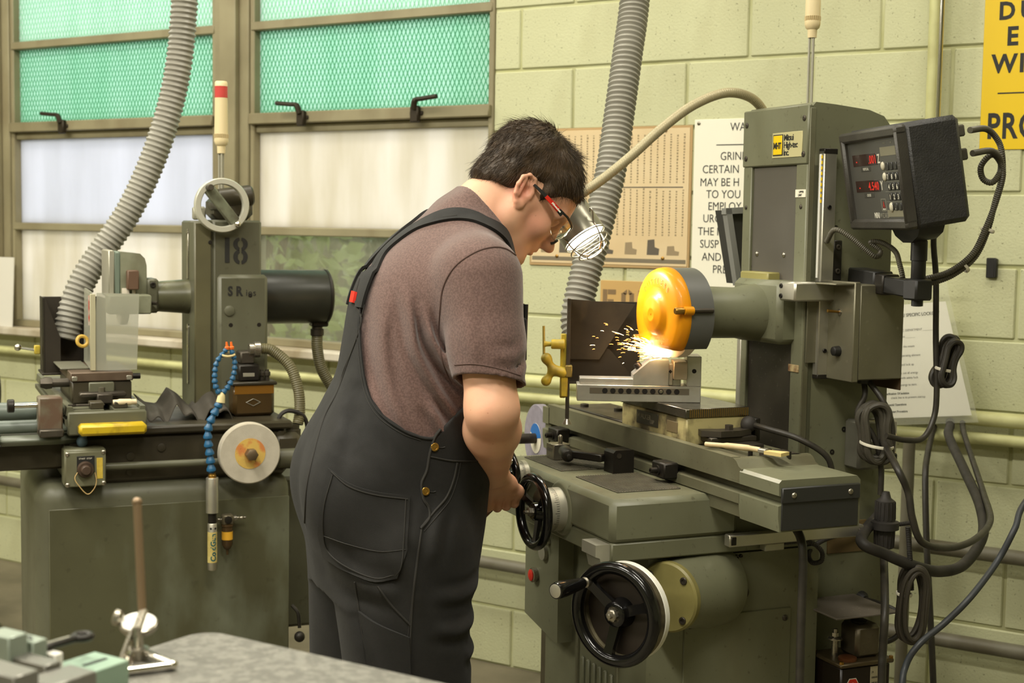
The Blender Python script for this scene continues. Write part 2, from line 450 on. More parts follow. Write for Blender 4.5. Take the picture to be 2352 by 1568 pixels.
def window(name, x0, x1, lows, lab):
    wn = bpy.data.objects.new(name, None); COL.objects.link(wn); struct(wn); wn.location = (x0, 0, WZ0); wn['label'] = lab
    wd = x1 - x0
    def part(nm, mat, *b, bev=0.004):
        return MB().box(b[0], b[1], b[2], b[3], b[4] - WZ0, b[5] - WZ0, bev).build(nm, mat, wn)
    f = 0.022
    part('frame', FRAMEM, 0, f, -0.012, 0.06, WZ0, WZ1); part('frame', FRAMEM, wd - f, wd, -0.012, 0.06, WZ0, WZ1)
    for (a, b_, dp) in ((WZ0, WZ0 + 0.03, 0.01), (1.475, 1.507, 0.014), (1.862, 1.893, 0.0), (1.893, 1.935, 0.03), (2.245, 2.278, 0.016), (2.58, 2.61, 0.016)):
        part('glazing_bar', FRAMEM, f * 0.3, wd - f * 0.3, -dp, 0.05, a, b_)
    a = f
    for (z0, z1, mt) in ((WZ0 + 0.03, 1.475, lows[0]), (1.507, 1.862, lows[1]), (1.935, 2.245, PGREEN), (2.278, 2.58, PGREENB), (2.61, WZ1, PGREENB)):
        part('pane', mt, a, wd - a, 0.022, 0.027, z0, z1, bev=0)
    for (z0, z1, mt) in ((1.935, 2.245, MESHM), (2.278, 2.58, MESHB)):
        # expanded-metal lattice standing just inside the pane
        b = MB(); px, pz = 0.0185, 0.042; n = int(wd / px) + 2
        nz = int(round((z1 - z0) / pz * 2)); hz = (z1 - z0) / nz
        def strip(xa, za, xb, zb):
            if xa < a or xb < a or xa > wd - a or xb > wd - a: return
            wz = 0.0019
            b.add([(xa - wz, 0.019, za), (xa + wz, 0.019, za), (xb + wz, 0.019, zb), (xb - wz, 0.019, zb), (xa, 0.0155, za), (xb, 0.0155, zb)],
                  [(0, 1, 2, 3), (0, 3, 5, 4), (1, 4, 5, 2)])
        for j in range(nz):
            for i in range(n):
                xa = i * px + (px / 2 if j % 2 else 0)
                strip(xa, z0 - WZ0 + j * hz, xa + px / 2, z0 - WZ0 + (j + 1) * hz)
                strip(xa, z0 - WZ0 + j * hz, xa - px / 2, z0 - WZ0 + (j + 1) * hz)
        o = b.build('wire_mesh', mt, wn, smooth=0); o['kind'] = 'stuff'
    return wn
def latch(wn, x, flip=1):
    b = MB(); z = 1.925 - WZ0
    b.box(x - 0.018, x + 0.018, -0.05, -0.03, z - 0.045, z + 0.012, 0.004)
    b.box(x - 0.028, x + 0.028, -0.036, -0.029, z - 0.02, z - 0.006, 0.002)
    b.tube(spl([(x, -0.05, z + 0.0), (x - 0.01 * flip, -0.055, z + 0.03), (x - 0.04 * flip, -0.058, z + 0.034), (x - 0.105 * flip, -0.06, z + 0.04)], 5), [0.011] * 6 + [0.008] * 10, 8)
    b.build('latch', LATCH, wn)
W1 = window('window_1', -5.16, -3.95, (PCREAM, PWHITE), 'left window with green meshed top panes and milky lower panes')
W2 = window('window_2', -3.775, WX1, (PCLEAR, PCREAM), 'right window with green meshed top panes and a dusty clear bottom pane')
latch(W1, 0.36); latch(W2, 0.28); latch(W2, 0.80, -1)
for k, (a, b_) in enumerate(((-5.36, -5.16), (-3.95, -3.775))):
    t = MB().box(a, b_, -0.02, 0.08, WZ0, WZ1, 0.004)
    t.box(a + 0.045, b_ - 0.045, -0.045, -0.02, WZ0, WZ1, 0.004)
    struct(t.build('trim_%d' % (k + 1), FRAMEM))
t = MB().box(WX0, WX1 + 0.02, -0.085, 0.02, 1.022, 1.056, 0.006)
struct(t.build('trim_3', surf('dusty sill', (206, 198, 180), 0.6, rgb2=(160, 146, 118), scale=6, stain=(112, 98, 70), stain_amt=0.6)))

# shrubs outside the clear pane
LEAFM = [surf('outdoor leaf %d' % k, c, 0.5) for k, c in enumerate(((88, 112, 60), (128, 158, 96), (176, 190, 120)))]
BARK = surf('bark', (110, 84, 56), 0.8)
def shrub(x, y, h, lab, seed, mi):
    rs = np.random.RandomState(seed)
    t = thing('garden_bush', lab, 'bush', (x, y, 0), 0, 'bushes outside the window')
    st = MB()
    for k in range(5):
        a = rs.uniform(0, 6.28); st.tube(spl([(0, 0, 0), (0.1 * math.cos(a), 0.1 * math.sin(a), h * 0.5), (0.35 * math.cos(a), 0.3 * math.sin(a), h * 0.95)], 5), 0.02, 6)
    st.build('stem', BARK, t)
    fo = MB()
    for k in range(1500):
        u = rs.normal(size=3); u /= np.linalg.norm(u); rr = rs.uniform(0.5, 1)
        c = np.array([u[0] * 0.62 * rr, u[1] * 0.55 * rr, h * 0.55 + u[2] * h * 0.48 * rr])
        d = unit(rs.normal(size=3)); e = unit(np.cross(d, rs.normal(size=3))); l = rs.uniform(0.08, 0.15)
        n = np.cross(d, e)
        fo.add([c, c + d * l * 0.5 + e * l * 0.28, c + d * l, c + d * l * 0.5 - e * l * 0.28, c + d * l * 0.5 + n * 0.008], [(0, 1, 4), (1, 2, 4), (2, 3, 4), (3, 0, 4)])
    f = fo.build('foliage', LEAFM[mi], t, smooth=0); f['kind'] = 'stuff'
shrub(-4.6, 2.5, 2.5, 'dark green leafy bush outside, far left of the clear bottom pane', 1, 0)
shrub(-3.35, 1.55, 2.0, 'mid green leafy bush outside, nearest the clear bottom pane', 2, 1)
shrub(-3.05, 3.3, 2.6, 'dark green leafy bush outside, behind the nearest one', 3, 0)
shrub(-4.75, 4.4, 3.0, 'pale leafy bush outside, furthest from the window', 4, 2)
shrub(-5.2, 1.6, 2.2, 'pale leafy bush outside the left window', 5, 2)

hd_ = thing('garden_hedge', 'tall dark hedge closing the view outside the window', 'hedge', (-6.0, 6.0, 0))
rs = np.random.RandomState(31); nx_, nz_ = 60, 18; V = []
for i in range(nx_ + 1):
    for j in range(nz_ + 1):
        e_ = 0 if j == 0 else 1
        V.append((-4 + 12 * i / nx_ + rs.uniform(-0.08, 0.08), rs.uniform(-0.25, 0.25) * e_ + 0.5 * (j / nz_) ** 3, 3.1 * j / nz_ + rs.uniform(-0.07, 0.07) * e_))
b = MB(); b.add(V, [(i * (nz_ + 1) + j, (i + 1) * (nz_ + 1) + j, (i + 1) * (nz_ + 1) + j + 1, i * (nz_ + 1) + j + 1) for i in range(nx_) for j in range(nz_)])
b.add([(-4, 0.6, 0), (8, 0.6, 0), (8, 0.6, 3.1), (-4, 0.6, 3.1)], [(0, 1, 2, 3)]); b.build('foliage', surf('hedge leaves', (98, 98, 72), 0.8, rgb2=(124, 122, 92), scale=6, bump=0.5, bump_scale=30), hd_, smooth=0)['kind'] = 'stuff'

# pipes on the wall
def wall_pipe(name, pts, r, mat, lab, clamps=()):
    t = thing(name, lab, 'pipe', (pts[0][0], 0, 0))
    o = np.array([pts[0][0], 0, 0])
    MB().tube([np.array(p) - o for p in pts], r, 14).build('pipe', mat, t)
    for c in clamps:
        c = np.array(c) - o
        b = MB(); b.torus(c, (1, 0, 0), r + 0.002, 0.003, 20, 6); b.box(c[0] - 0.012, c[0] + 0.012, c[1], 0.0, c[2] - 0.008, c[2] + 0.008, 0.002); b.build('clamp', mat, t)
wall_pipe('water_pipe', [(-5.9, -0.05, 0.955), (-2.0, -0.05, 0.952), (0.5, -0.05, 0.952)], 0.017, PIPEP, 'thin green painted pipe along the block wall below the sill', [(-4.6, -0.05, 0.955), (-3.1, -0.05, 0.953), (-0.80, -0.05, 0.952)])
wall_pipe('water_pipe', [(-2.62, -0.05, 1.008), (0.5, -0.05, 1.008)], 0.021, PIPEP, 'thick green painted pipe above the thin one, behind the right grinder', [(-0.72, -0.05, 1.008)])
wall_pipe('steel_pipe', [(-5.9, -0.05, 0.375), (0.5, -0.05, 0.36)], 0.021, PIPEG, 'long grey pipe low on the block wall, nearest the floor', [(-2.45, -0.05, 0.367)])
wall_pipe('steel_pipe', [(-2.2, -0.05, 0.628), (0.5, -0.05, 0.628)], 0.021, PIPEG, 'grey pipe on the block wall behind the hanging cords', [(-1.2, -0.05, 0.628)])
wall_pipe('riser_pipe', [(-1.168, -0.05, 1.48), (-1.168, -0.05, 3.66)], 0.019, PIPEP, 'green painted vertical pipe beside the yellow sign', [(-1.168, -0.05, 1.56), (-1.168, -0.05, 2.7)])
wall_pipe('conduit', [(-1.142, -0.085, 1.50), (-1.142, -0.085, 3.66)], 0.007, CHROME, 'thin bright metal conduit in front of the vertical green pipe')
# ================================================================== right surface grinder
MA = YAW + math.atan2(-0.918, 0.395)
MO = Vector((-1.331, -1.601, 0))
def mw(p):
    """point of the right grinder's frame in world coordinates"""
    c, s_ = math.cos(MA), math.sin(MA)
    return (MO[0] + c * p[0] - s_ * p[1], MO[1] + s_ * p[0] + c * p[1], p[2])
def md(p):
    c, s_ = math.cos(MA), math.sin(MA)
    return (c * p[0] - s_ * p[1], s_ * p[0] + c * p[1], p[2])

G = thing('surface_grinder', 'green precision surface grinder with amber wheel guard worked by the man', 'grinder', MO, MA)
# ---- base
base = MB().prism([(-0.52, 0.10), (-0.075, 0.10), (-0.045, 0.112), (-0.03, 0.14), (-0.03, 0.525), (-0.52, 0.525)], 2, 0.0, 0.84).build('base', GREEN, G)
MB().box(-0.515, -0.035, 0.108, 0.52, 0.84, 0.868, 0.004).build('base_top', GREEN2, G)
b = MB(); b.box(-0.0305, -0.0265, 0.19, 0.456, 0.08, 0.712, 0.0018); b.build('access_panel', GREEN, base)
for (y, z) in ((0.204, 0.695), (0.440, 0.690), (0.204, 0.12), (0.440, 0.12)):
    fastener(base, (-0.0268, y, z), (1, 0, 0), 0.007, 0.004, DSTEEL, 'pan')
for (y, z, r) in ((0.333, 0.754, 0.014), (0.314, 0.832, 0.006), (0.325, 0.834, 0.004)):
    MB().lathe((-0.0305, y, z), (1, 0, 0), [(0, r), (0.004, r), (0.006, r * 0.75), (0.006, r * 0.45), (0.001, r * 0.4), (0.001, 0)], 18).build('oil_plug', DSTEEL, base)
# maker's cast emblem on the front: framed recess with raised slanted letters
b = MB()
for (a, c, z0, z1) in ((-0.345, -0.335, 0.40, 0.665), (-0.15, -0.14, 0.40, 0.665), (-0.345, -0.14, 0.655, 0.665), (-0.345, -0.14, 0.40, 0.41)):
    b.box(a, c, 0.094, 0.102, z0, z1, 0.002)
b.build('emblem_frame', GREEN2, base)
for k in range(6):
    x = -0.318 + k * 0.028
    MB().box(x, x + 0.013, 0.093, 0.101, 0.455, 0.56, 0.003).build('emblem_letter', GREEN, base)
# angled boss at the corner for the table-traverse wheel
WA = math.radians(63.5); wd = np.array([math.cos(WA), -math.sin(WA), 0])
fl = np.array([0.0, 0.135, 0.77]); wc = np.array([0.083, -0.031, 0.77])
MB().lathe(fl - wd * 0.16, wd, [(0, 0.092), (0.05, 0.088), (0.10, 0.077), (0.14, 0.072), (0.152, 0.070)], 36).build('wheel_boss', GREEN, base)
MB().lathe(fl - wd * 0.009, wd, [(0, 0.073), (0.012, 0.073), (0.016, 0.069), (0.016, 0)], 36).build('boss_flange', surf('olive worn flange', (138, 130, 78), 0.4, rgb2=(120, 112, 66), scale=9), base)
for k in range(4):
    a = PI / 4 + k * PI / 2; x_, y_, z_ = frame_of(wd)
    fastener(base, fl + wd * 0.007 + (x_ * math.cos(a) + y_ * math.sin(a)) * 0.058, wd, 0.008, 0.003, DSTEEL)

def handwheel(parent, c, d, R, r_rim, hub_r, name, handle_ang, hl=0.085, spokes=3, spoke_ang=0.0, mat=BAKELITE, handle_mat=BAKELITE, dish=0.02, tilt=None):
    """spoked handwheel: rim, hub, spokes, nut, revolving handle; d points at the operator"""
    h = bpy.data.objects.new(name, None); COL.objects.link(h); h.parent = parent
    x, y, z = frame_of(d); c = np.asarray(c, float)
    MB().torus(c, d, R, r_rim, 64, 16).build('rim', mat, h)
    MB().lathe(c - z * (dish + 0.012), z, [(0, hub_r * 1.15), (0.012, hub_r * 1.15), (0.02, hub_r), (dish + 0.014, hub_r * 0.95), (dish + 0.017, hub_r * 0.8), (dish + 0.017, 0)], 28).build('hub', mat, h)
    for k in range(spokes):
        a = spoke_ang + 2 * PI * k / spokes; o = x * math.cos(a) + y * math.sin(a); s_ = np.cross(z, o)
        b = MB(); p0 = c - z * dish * 0.55 + o * hub_r * 0.8; p1 = c + o * (R - r_rim * 0.3)
        wv, tv = 0.13 * R, 0.065 * R
        V = []
        for (p, kk) in ((p0, 1.0), (p0 + (p1 - p0) * 0.7, 0.85), (p1, 1.15)):
            for (i, j) in ((-1, -1), (1, -1), (1, 1), (-1, 1)): V.append(p + s_ * wv * kk * i * 0.9 + z * tv * kk * j)
        Fc = []
        for q in range(2):
            for i in range(4): Fc.append((q * 4 + i, q * 4 + (i + 1) % 4, q * 4 + 4 + (i + 1) % 4, q * 4 + 4 + i))
        Fc += [(3, 2, 1, 0), (8, 9, 10, 11)]
        b.add(V, Fc).build('spoke', mat, h)
    MB().lathe(c + z * 0.002, z, [(0, hub_r * 0.62), (0.003, hub_r * 0.62), (0.003, hub_r * 0.45)], 20).lathe(c + z * 0.004, z, [(0, hub_r * 0.5), (0.009, hub_r * 0.5), (0.011, hub_r * 0.4), (0.011, hub_r * 0.22), (0.018, hub_r * 0.22), (0.021, 0)], 6).build('lock_nut', STEEL, h)
    o = x * math.cos(handle_ang) + y * math.sin(handle_ang)
    hp = c + o * R * 0.93
    MB().lathe(hp, z, [(0, 0.011), (0.012, 0.011), (0.014, 0.008), (0.022, 0.008)], 18).build('handle_stud', STEEL, h)
    hd = z
    MB().lathe(hp + hd * 0.02, hd, [(0, 0.0105), (0.01, 0.012), (hl * 0.7, 0.0165), (hl * 0.93, 0.017), (hl, 0.0155)], 22).build('handle_grip', handle_mat, h)
    MB().lathe(hp + hd * (0.02 + hl), hd, [(-0.002, 0.0135), (0.001, 0.0135), (0.0015, 0.012), (0.0015, 0)], 20).build('handle_cap', ALU, h)
    return h
def ang_of(d, v):
    x, y, z = frame_of(d); return math.atan2(float(np.dot(v, y)), float(np.dot(v, x)))
# handle of the big wheel stands up and to the operator's left
ha = ang_of(wd, np.array([-0.75 * math.sin(WA), -0.75 * math.cos(WA), 0.62]))
handwheel(G, wc, wd, 0.092, 0.0125, 0.026, 'traverse_handwheel', ha, 0.085, 3, ha)
MB().lathe(wc - wd * 0.075, wd, [(0, 0.034), (0.03, 0.032), (0.04, 0.030)], 28).build('wheel_shaft', ALUP, G)
MB().lathe(wc - wd * 0.05, wd, [(0, 0.094), (0.004, 0.098), (0.016, 0.098), (0.018, 0.096)], 56).build('dial_ring', surf('white enamel ring', (226, 224, 212), 0.3), G)
MB().lathe(wc - wd * 0.032, wd, [(0, 0.097), (0.010, 0.095), (0.0105, 0.088), (0.004, 0.086), (0.004, 0.0)], 56).build('dial_face', surf('worn dial', (126, 118, 92), 0.4, 0.3, rgb2=(52, 44, 34), scale=14), G)
MB().lathe(wc - wd * 0.028, wd, [(0, 0.084), (0.0015, 0.084), (0.0015, 0)], 48).build('dial_recess', surf('dark dial recess', (44, 36, 28), 0.5), G)
# ---- operator's panel on the left of the base
pan = MB().prism([(-0.56, 0.60), (-0.56, 0.835), (-0.375, 0.835), (-0.375, 0.575), (-0.40, 0.575)][::-1], 1, 0.062, 0.115).build('control_panel', GREEN, G)
MB().lathe((-0.497, 0.062, 0.706), (0, -1, 0), [(0, 0.017), (0.012, 0.017), (0.013, 0.0145)], 22).build('button_ring', STEEL, pan)
MB().lathe((-0.497, 0.051, 0.706), (0, -1, 0), [(0, 0.0135), (0.004, 0.0135), (0.006, 0.010), (0.006, 0)], 20).build('stop_button', REDP, pan)
MB().lathe((-0.43, 0.062, 0.80), (0, -1, 0), [(0, 0.010), (0.006, 0.010), (0.006, 0.004), (0.03, 0.003), (0.03, 0)], 14).build('toggle_switch', CHROME, pan)
MB().lathe((-0.45, 0.062, 0.770), (0, -1, 0), [(0, 0.018), (0.009, 0.018), (0.010, 0.012), (0.010, 0)], 20).build('pilot_lamp', ALUP, pan)

# ---- saddle
b = MB(); b.box(-0.585, 0.0, 0.0, 0.30, 0.885, 0.977, 0.012)
saddle = b.build('saddle', GREEN, G)
MB().box(-0.57, -0.004, 0.004, 0.46, 0.850, 0.888, 0.003).build('saddle_skirt', GREEN, saddle)
MB().prism([(0.262, 0.86), (0.50, 0.862), (0.50, 0.955), (0.29, 0.955), (0.285, 0.91)], 0, -0.56, -0.02).build('saddle_way', GREEN2, saddle)
MB().prism([(-0.028, 0.886), (0.012, 0.886), (0.012, 0.862), (0.006, 0.858), (-0.002, 0.842), (-0.012, 0.833), (-0.018, 0.858), (-0.028, 0.862)], 0, -0.075, -0.012).build('way_wiper', ALUP, saddle)
MB().lathe((-0.24, 0.004, 0.918), (0, -1, 0), [(0, 0.060), (0.006, 0.056), (0.008, 0.052)], 40).build('bearing_boss', GREEN, saddle)
# dial drum and cross-feed wheel
def drum(c, r, l, name):
    t = MB().lathe(c, (0, -1, 0), [(0, r), (l * 0.42, r), (l * 0.43, r * 0.985), (l * 0.45, r * 0.985), (l * 0.46, r), (l, r), (l, r * 0.5)], 48).build(name, ALUP, saddle)
    b = MB()
    for k in range(60):
        a = 2 * PI * k / 60; ln = 0.010 if k % 5 == 0 else 0.006
        e = np.array([math.cos(a), 0, math.sin(a)]); s_ = np.array([-math.sin(a), 0, math.cos(a)]) * 0.0005
        p = np.array(c) + e * (r + 0.0003) + np.array([0, -l * 0.46, 0]); q = p + np.array([0, -ln, 0])
        b.add([p - s_, p + s_, q + s_, q - s_], [(0, 1, 2, 3)])
    o = b.build('graduation', INK, t, smooth=0); o['kind'] = 'stuff'
    for k, tx in enumerate(('0', '5', '0', '5', '0', '5')):
        a = 2 * PI * k / 6 - 0.12; e = np.array([math.cos(a), 0, math.sin(a)])
        lettering('numeral', tx if k else '0', 0.010, INK, t, np.array(c) + e * (r + 0.0006) + np.array([0, -l * 0.46 - 0.0225, 0]), (0, 1, 0), np.cross(e, (0, 1, 0)), 0.0)
    return t
drum((-0.24, -0.004, 0.916), 0.047, 0.042, 'dial_drum')
ha2 = ang_of((0, -1, 0), np.array([-0.75, 0, 0.45]))
handwheel(G, (-0.24, -0.063, 0.914), (0, -1, 0), 0.073, 0.0105, 0.020, 'crossfeed_handwheel', ha2, 0.07, 3, ha2 + 0.15)
drum((-0.43, -0.002, 0.956), 0.036, 0.024, 'dial_drum')
handwheel(G, (-0.43, -0.046, 0.956), (0, -1, 0), 0.058, 0.009, 0.016, 'fine_feed_handwheel', 0.8, 0.05, 3, 0.4)
# ---- table
tb = MB()
prof = [(0.228, 0.952), (0.228, 0.976), (0.222, 0.980), (0.222, 1.000), (0.232, 1.002), (0.248, 1.003), (0.248, 1.016), (0.232, 1.017), (0.224, 1.020), (0.224, 1.068), (0.244, 1.068), (0.246, 1.056),
        (0.305, 1.056), (0.305, 1.034), (0.325, 1.034), (0.325, 1.056), (0.4062, 1.056), (0.4066, 1.060), (0.410, 1.060), (0.410, 0.952)]
tb.prism(prof, 0, -0.80, 0.085)
low = [(0.228, 0.952), (0.228, 0.976), (0.222, 0.980), (0.222, 1.000), (0.232, 1.002), (0.248, 1.003), (0.248, 1.016), (0.232, 1.017), (0.224, 1.020), (0.224, 1.030), (0.408, 1.030), (0.408, 0.952)]
tb.prism(low, 0, 0.085, 0.120)
table = tb.build('table', GREEN2, G)
MB().prism([(0.226, 0.950), (0.222, 0.980), (0.222, 1.000), (0.232, 1.002), (0.246, 1.003), (0.246, 1.016), (0.232, 1.017), (0.223, 1.020), (0.222, 1.044), (0.228, 1.050), (0.402, 1.050), (0.410, 1.042), (0.410, 0.950)], 0, 0.118, 0.257).build('table_end', GREEN, table)
b = MB(); b.prism([(0.080, 1.024), (0.080, 1.067), (0.092, 1.067), (0.102, 1.063), (0.112, 1.053), (0.124, 1.0495), (0.124, 1.024)], 1, 0.2237, 0.4075); b.build('end_shoulder', GREEN2, table)
MB().prism([(0.226, 0.952), (0.222, 0.980), (0.222, 1.002), (0.23, 1.005), (0.23, 1.015), (0.222, 1.018), (0.222, 1.060), (0.404, 1.060), (0.408, 0.952)], 0, -0.825, -0.79).build('table_end', GREEN, table)
MB().box(0.257, 0.261, 0.228, 0.404, 0.953, 1.030, 0.001).build('end_plate', DKPLATE, table)
MB().box(0.257, 0.2645, 0.226, 0.406, 1.006, 1.036, 0.002).build('plate_clamp_bar', DKPLATE, table)
for y in (0.252, 0.382): fastener(table, (0.264, y, 1.021), (1, 0, 0), 0.006, 0.004, STEEL, 'pan')
for x in (-0.695, -0.155):
    d = MB().box(x - 0.028, x + 0.028, 0.190, 0.226, 0.988, 1.022, 0.003).build('stop_dog', BLACKOX, table)
    MB().lathe((x, 0.190, 1.004), (0, -1, 0), [(0, 0.011), (0.003, 0.011), (0.003, 0.0065), (0.018, 0.0065), (0.019, 0.005), (0.019, 0.003), (0.012, 0.003), (0.012, 0)], 18).build('dog_screw', BLACKOX, d)
for x in (-0.12, 0.02): MB().box(x, x + 0.07, 0.33, 0.39, 1.055, 1.067, 0.002).build('clamp_block', DSTEEL, table)
for p in ((0.035, 0.30), (0.06, 0.33), (0.10, 0.35)): MB().cyl((p[0], p[1], 1.056), (p[0], p[1], 1.076), 0.005, seg=12, bev=0.001).build('stud', BLACKOX, table)
MB().box(-0.70, -0.12, 0.41, 0.425, 1.062, 1.112, 0.002).build('splash_strip', BLACKOX, table)
MB().box(-0.79, -0.46, 0.27, 0.40, 1.056, 1.066, 0.003).build('guard_mount_plate', DSTEEL, table)
for p in ((-0.74, 0.30), (-0.64, 0.345)): fastener(table, (p[0], p[1], 1.066), (0, 0, 1), 0.011, 0.008, DSTEEL)
# white scale bar under the table end
sb = MB().box(0.004, 0.026, 0.262, 0.60, 0.868, 0.893, 0.002).build('scale_housing', ALU, G)
MB().box(0.024, 0.0275, 0.266, 0.278, 0.872, 0.889, 0.001).build('end_cap', BLACKOX, sb)
MB().box(0.0, 0.022, 0.352, 0.40, 0.852, 0.868, 0.002).build('reader_head', ALUP, sb)
fastener(sb, (0.026, 0.59, 0.881), (1, 0, 0), 0.006, 0.003, DSTEEL)

# ---- column
CX0, CX1, CY = -0.368, -0.112, 0.53
col = MB()
sidep = [(CY, 0.0), (CY, 1.795), (CY + 0.008, 1.803), (CY + 0.06, 1.800), (CY + 0.15, 1.792), (CY + 0.19, 1.780), (CY + 0.213, 1.755), (CY + 0.22, 1.715), (CY + 0.235, 0.0)]
col.prism(sidep, 0, CX0, CX1)
column = col.build('column', GREEN, G)
b = MB(); b.box(CX0 - 0.004, CX1 + 0.001, CY - 0.012, CY + 0.0, 1.668, 1.798, 0.003); hp = b.build('head_plate', GREEN, column)
for (x, z) in ((CX0 + 0.012, 1.765), (CX1 - 0.014, 1.768), (CX0 + 0.012, 1.688), (CX1 - 0.014, 1.690)):
    fastener(column, (x, CY - 0.0125, z), (0, -1, 0), 0.0065, 0.002, DSTEEL, 'pan')
bd = MB().box(-0.246, -0.130, CY - 0.0135, CY - 0.011, 1.685, 1.741, 0.0005).build('maker_badge', surf('badge plate', (196, 188, 142), 0.35, 0.2), column)
MB().box(-0.2425, -0.203, CY - 0.0145, CY - 0.013, 1.6895, 1.737, 0.001).build('badge_square', INK, bd)
MB().box(-0.240, -0.2055, CY - 0.0152, CY - 0.014, 1.692, 1.7345, 0.001).build('badge_yellow', YELLOWS, bd)
lettering('badge_monogram', 'MHT', 0.019, INK, bd, (-0.2228, CY - 0.0157, 1.7055), (1, 0, 0), (0, 0, 1), 0.0007, 0.0002, 0.86, 0.80, True)
for k, tx in enumerate(('Mitsui', 'High-tec', 'Inc.')):
    lettering('badge_text', tx, 0.0195, INK, bd, (-0.2005, CY - 0.0140, 1.7225 - k * 0.0165), (1, 0, 0), (0, 0, 1), 0.0003, 0.0002, 0.86, 0.95)
# front rails and way cover
MB().box(CX0, CX0 + 0.034, CY - 0.010, CY + 0.02, 1.0, 1.668, 0.002).build('column_rail', GREEN, column)
MB().box(CX1 - 0.042, CX1, CY - 0.010, CY + 0.02, 0.9, 1.668, 0.002).build('column_rail', GREEN, column)
MB().box(CX0 + 0.036, CX1 - 0.044, CY - 0.004, CY + 0.01, 1.395, 1.666, 0.001).build('way_cover', GREYCOVER, column)
MB().box(CX0 + 0.010, CX1 - 0.044, CY - 0.003, CY + 0.01, 0.95, 1.30, 0.001).build('way_cover', surf('oily way cover', (62, 57, 48), 0.4, rgb2=(44, 40, 33), scale=6, speck=(120, 114, 100), speck_scale=120, speck_amt=0.5), column)
MB().box(CX0 - 0.006, CX0 + 0.012, CY - 0.012, CY + 0.02, 0.95, 1.30, 0.002).build('cover_edge', ALUP, column)
for x in (-0.31, -0.20): fastener(column, (x, CY - 0.004, 1.468), (0, -1, 0), 0.006, 0.004, STEEL, 'pan')
for (x, z) in ((CX0 + 0.015, 1.575), (CX1 - 0.02, 1.575), (CX0 + 0.015, 1.42)): fastener(column, (x, CY - 0.0105, z), (0, -1, 0), 0.005, 0.002, DSTEEL, 'pan')
tg = MB().box(CX1 - 0.041, CX1 - 0.002, CY - 0.0115, CY - 0.0098, 1.596, 1.613, 0.0003).build('limit_tag', TAPE, column)
lettering('tag_text', 'UPPER', 0.0065, INK, tg, (CX1 - 0.027, CY - 0.0117, 1.6055), (1, 0, 0), (0, 0, 1), 0.0002, 0.0001)
lettering('tag_text', 'LIMIT', 0.0065, INK, tg, (CX1 - 0.030, CY - 0.0117, 1.5985), (1, 0, 0), (0, 0, 1), 0.0002, 0.0001)
for k, z in enumerate((1.392, 1.210)):
    MB().box(CX1 - 0.046, CX1 - 0.008, CY - 0.0125, CY - 0.0095, z, z + 0.016, 0.0005).build('rail_sticker', surf('stained sticker %d' % k, (196, 176, 130), 0.5, rgb2=(120, 84, 56), scale=60), column)
# side seam line strip and linear scale
MB().box(CX1 - 0.001, CX1 + 0.004, CY - 0.008, CY + 0.006, 0.9, 1.79, 0.001).build('corner_strip', GREEN2, column)
sc = MB().box(CX1 + 0.002, CX1 + 0.022, CY + 0.018, CY + 0.052, 1.205, 1.698, 0.002).build('linear_scale', ALU, column)
MB().box(CX1 + 0.002, CX1 + 0.0225, CY + 0.018, CY + 0.053, 1.690, 1.702, 0.001).build('scale_cap', BLACKOX, sc)
MB().box(CX1 + 0.002, CX1 + 0.0225, CY + 0.018, CY + 0.053, 1.198, 1.208, 0.001).build('scale_cap', BLACKOX, sc)
MB().box(CX1 + 0.005, CX1 + 0.012, CY + 0.0165, CY + 0.018, 1.42, 1.69, 0.0005).build('scale_stripe', surf('white stripe', (236, 234, 224), 0.3), sc)
for k in range(9): MB().box(CX1 + 0.0125, CX1 + 0.0165, CY + 0.0165, CY + 0.018, 1.68 - k * 0.012, 1.687 - k * 0.012, 0.0002).build('yellow_mark', YELLOWS, sc)
for z in (1.575, 1.26): fastener(sc, (CX1 + 0.022, CY + 0.035, z), (1, 0, 0), 0.005, 0.003, BLACKOX)
br = MB().box(CX1 + 0.002, CX1 + 0.016, CY + 0.055, CY + 0.078, 1.415, 1.503, 0.002).build('scale_bracket', BLACKOX, column)
for z in (1.435, 1.488): fastener(br, (CX1 + 0.016, CY + 0.066, z), (1, 0, 0), 0.006, 0.004, DSTEEL)
for (y, z) in ((0.64, 1.08), (0.70, 1.075), (0.61, 1.03), (0.60, 1.53), (0.66, 1.40), (0.63, 0.80)):
    MB().lathe((CX1 - 0.001, y, z), (1, 0, 0), [(0, 0.006), (0.002, 0.006), (0.002, 0.004), (0.0005, 0)], 12).build('tapped_hole', BLACKOX, column)
MB().lathe((CX1 - 0.001, 0.725, 0.765), (1, 0, 0), [(0, 0.011), (0.003, 0.011), (0.003, 0.007), (0.0005, 0.006), (0.0005, 0)], 16).build('oil_plug', BLACKOX, column)
MB().box(CX0 + 0.02, CX1 + 0.006, 0.56, 0.775, 0.0, 0.86, 0.006).build('column_foot', GREEN, column)
MB().box(CX1 + 0.004, CX1 + 0.009, 0.60, 0.705, 0.800, 0.872, 0.001).build('cable_cover', surf('rusty cover', (110, 92, 58), 0.5, rgb2=(84, 66, 40), scale=10), column)

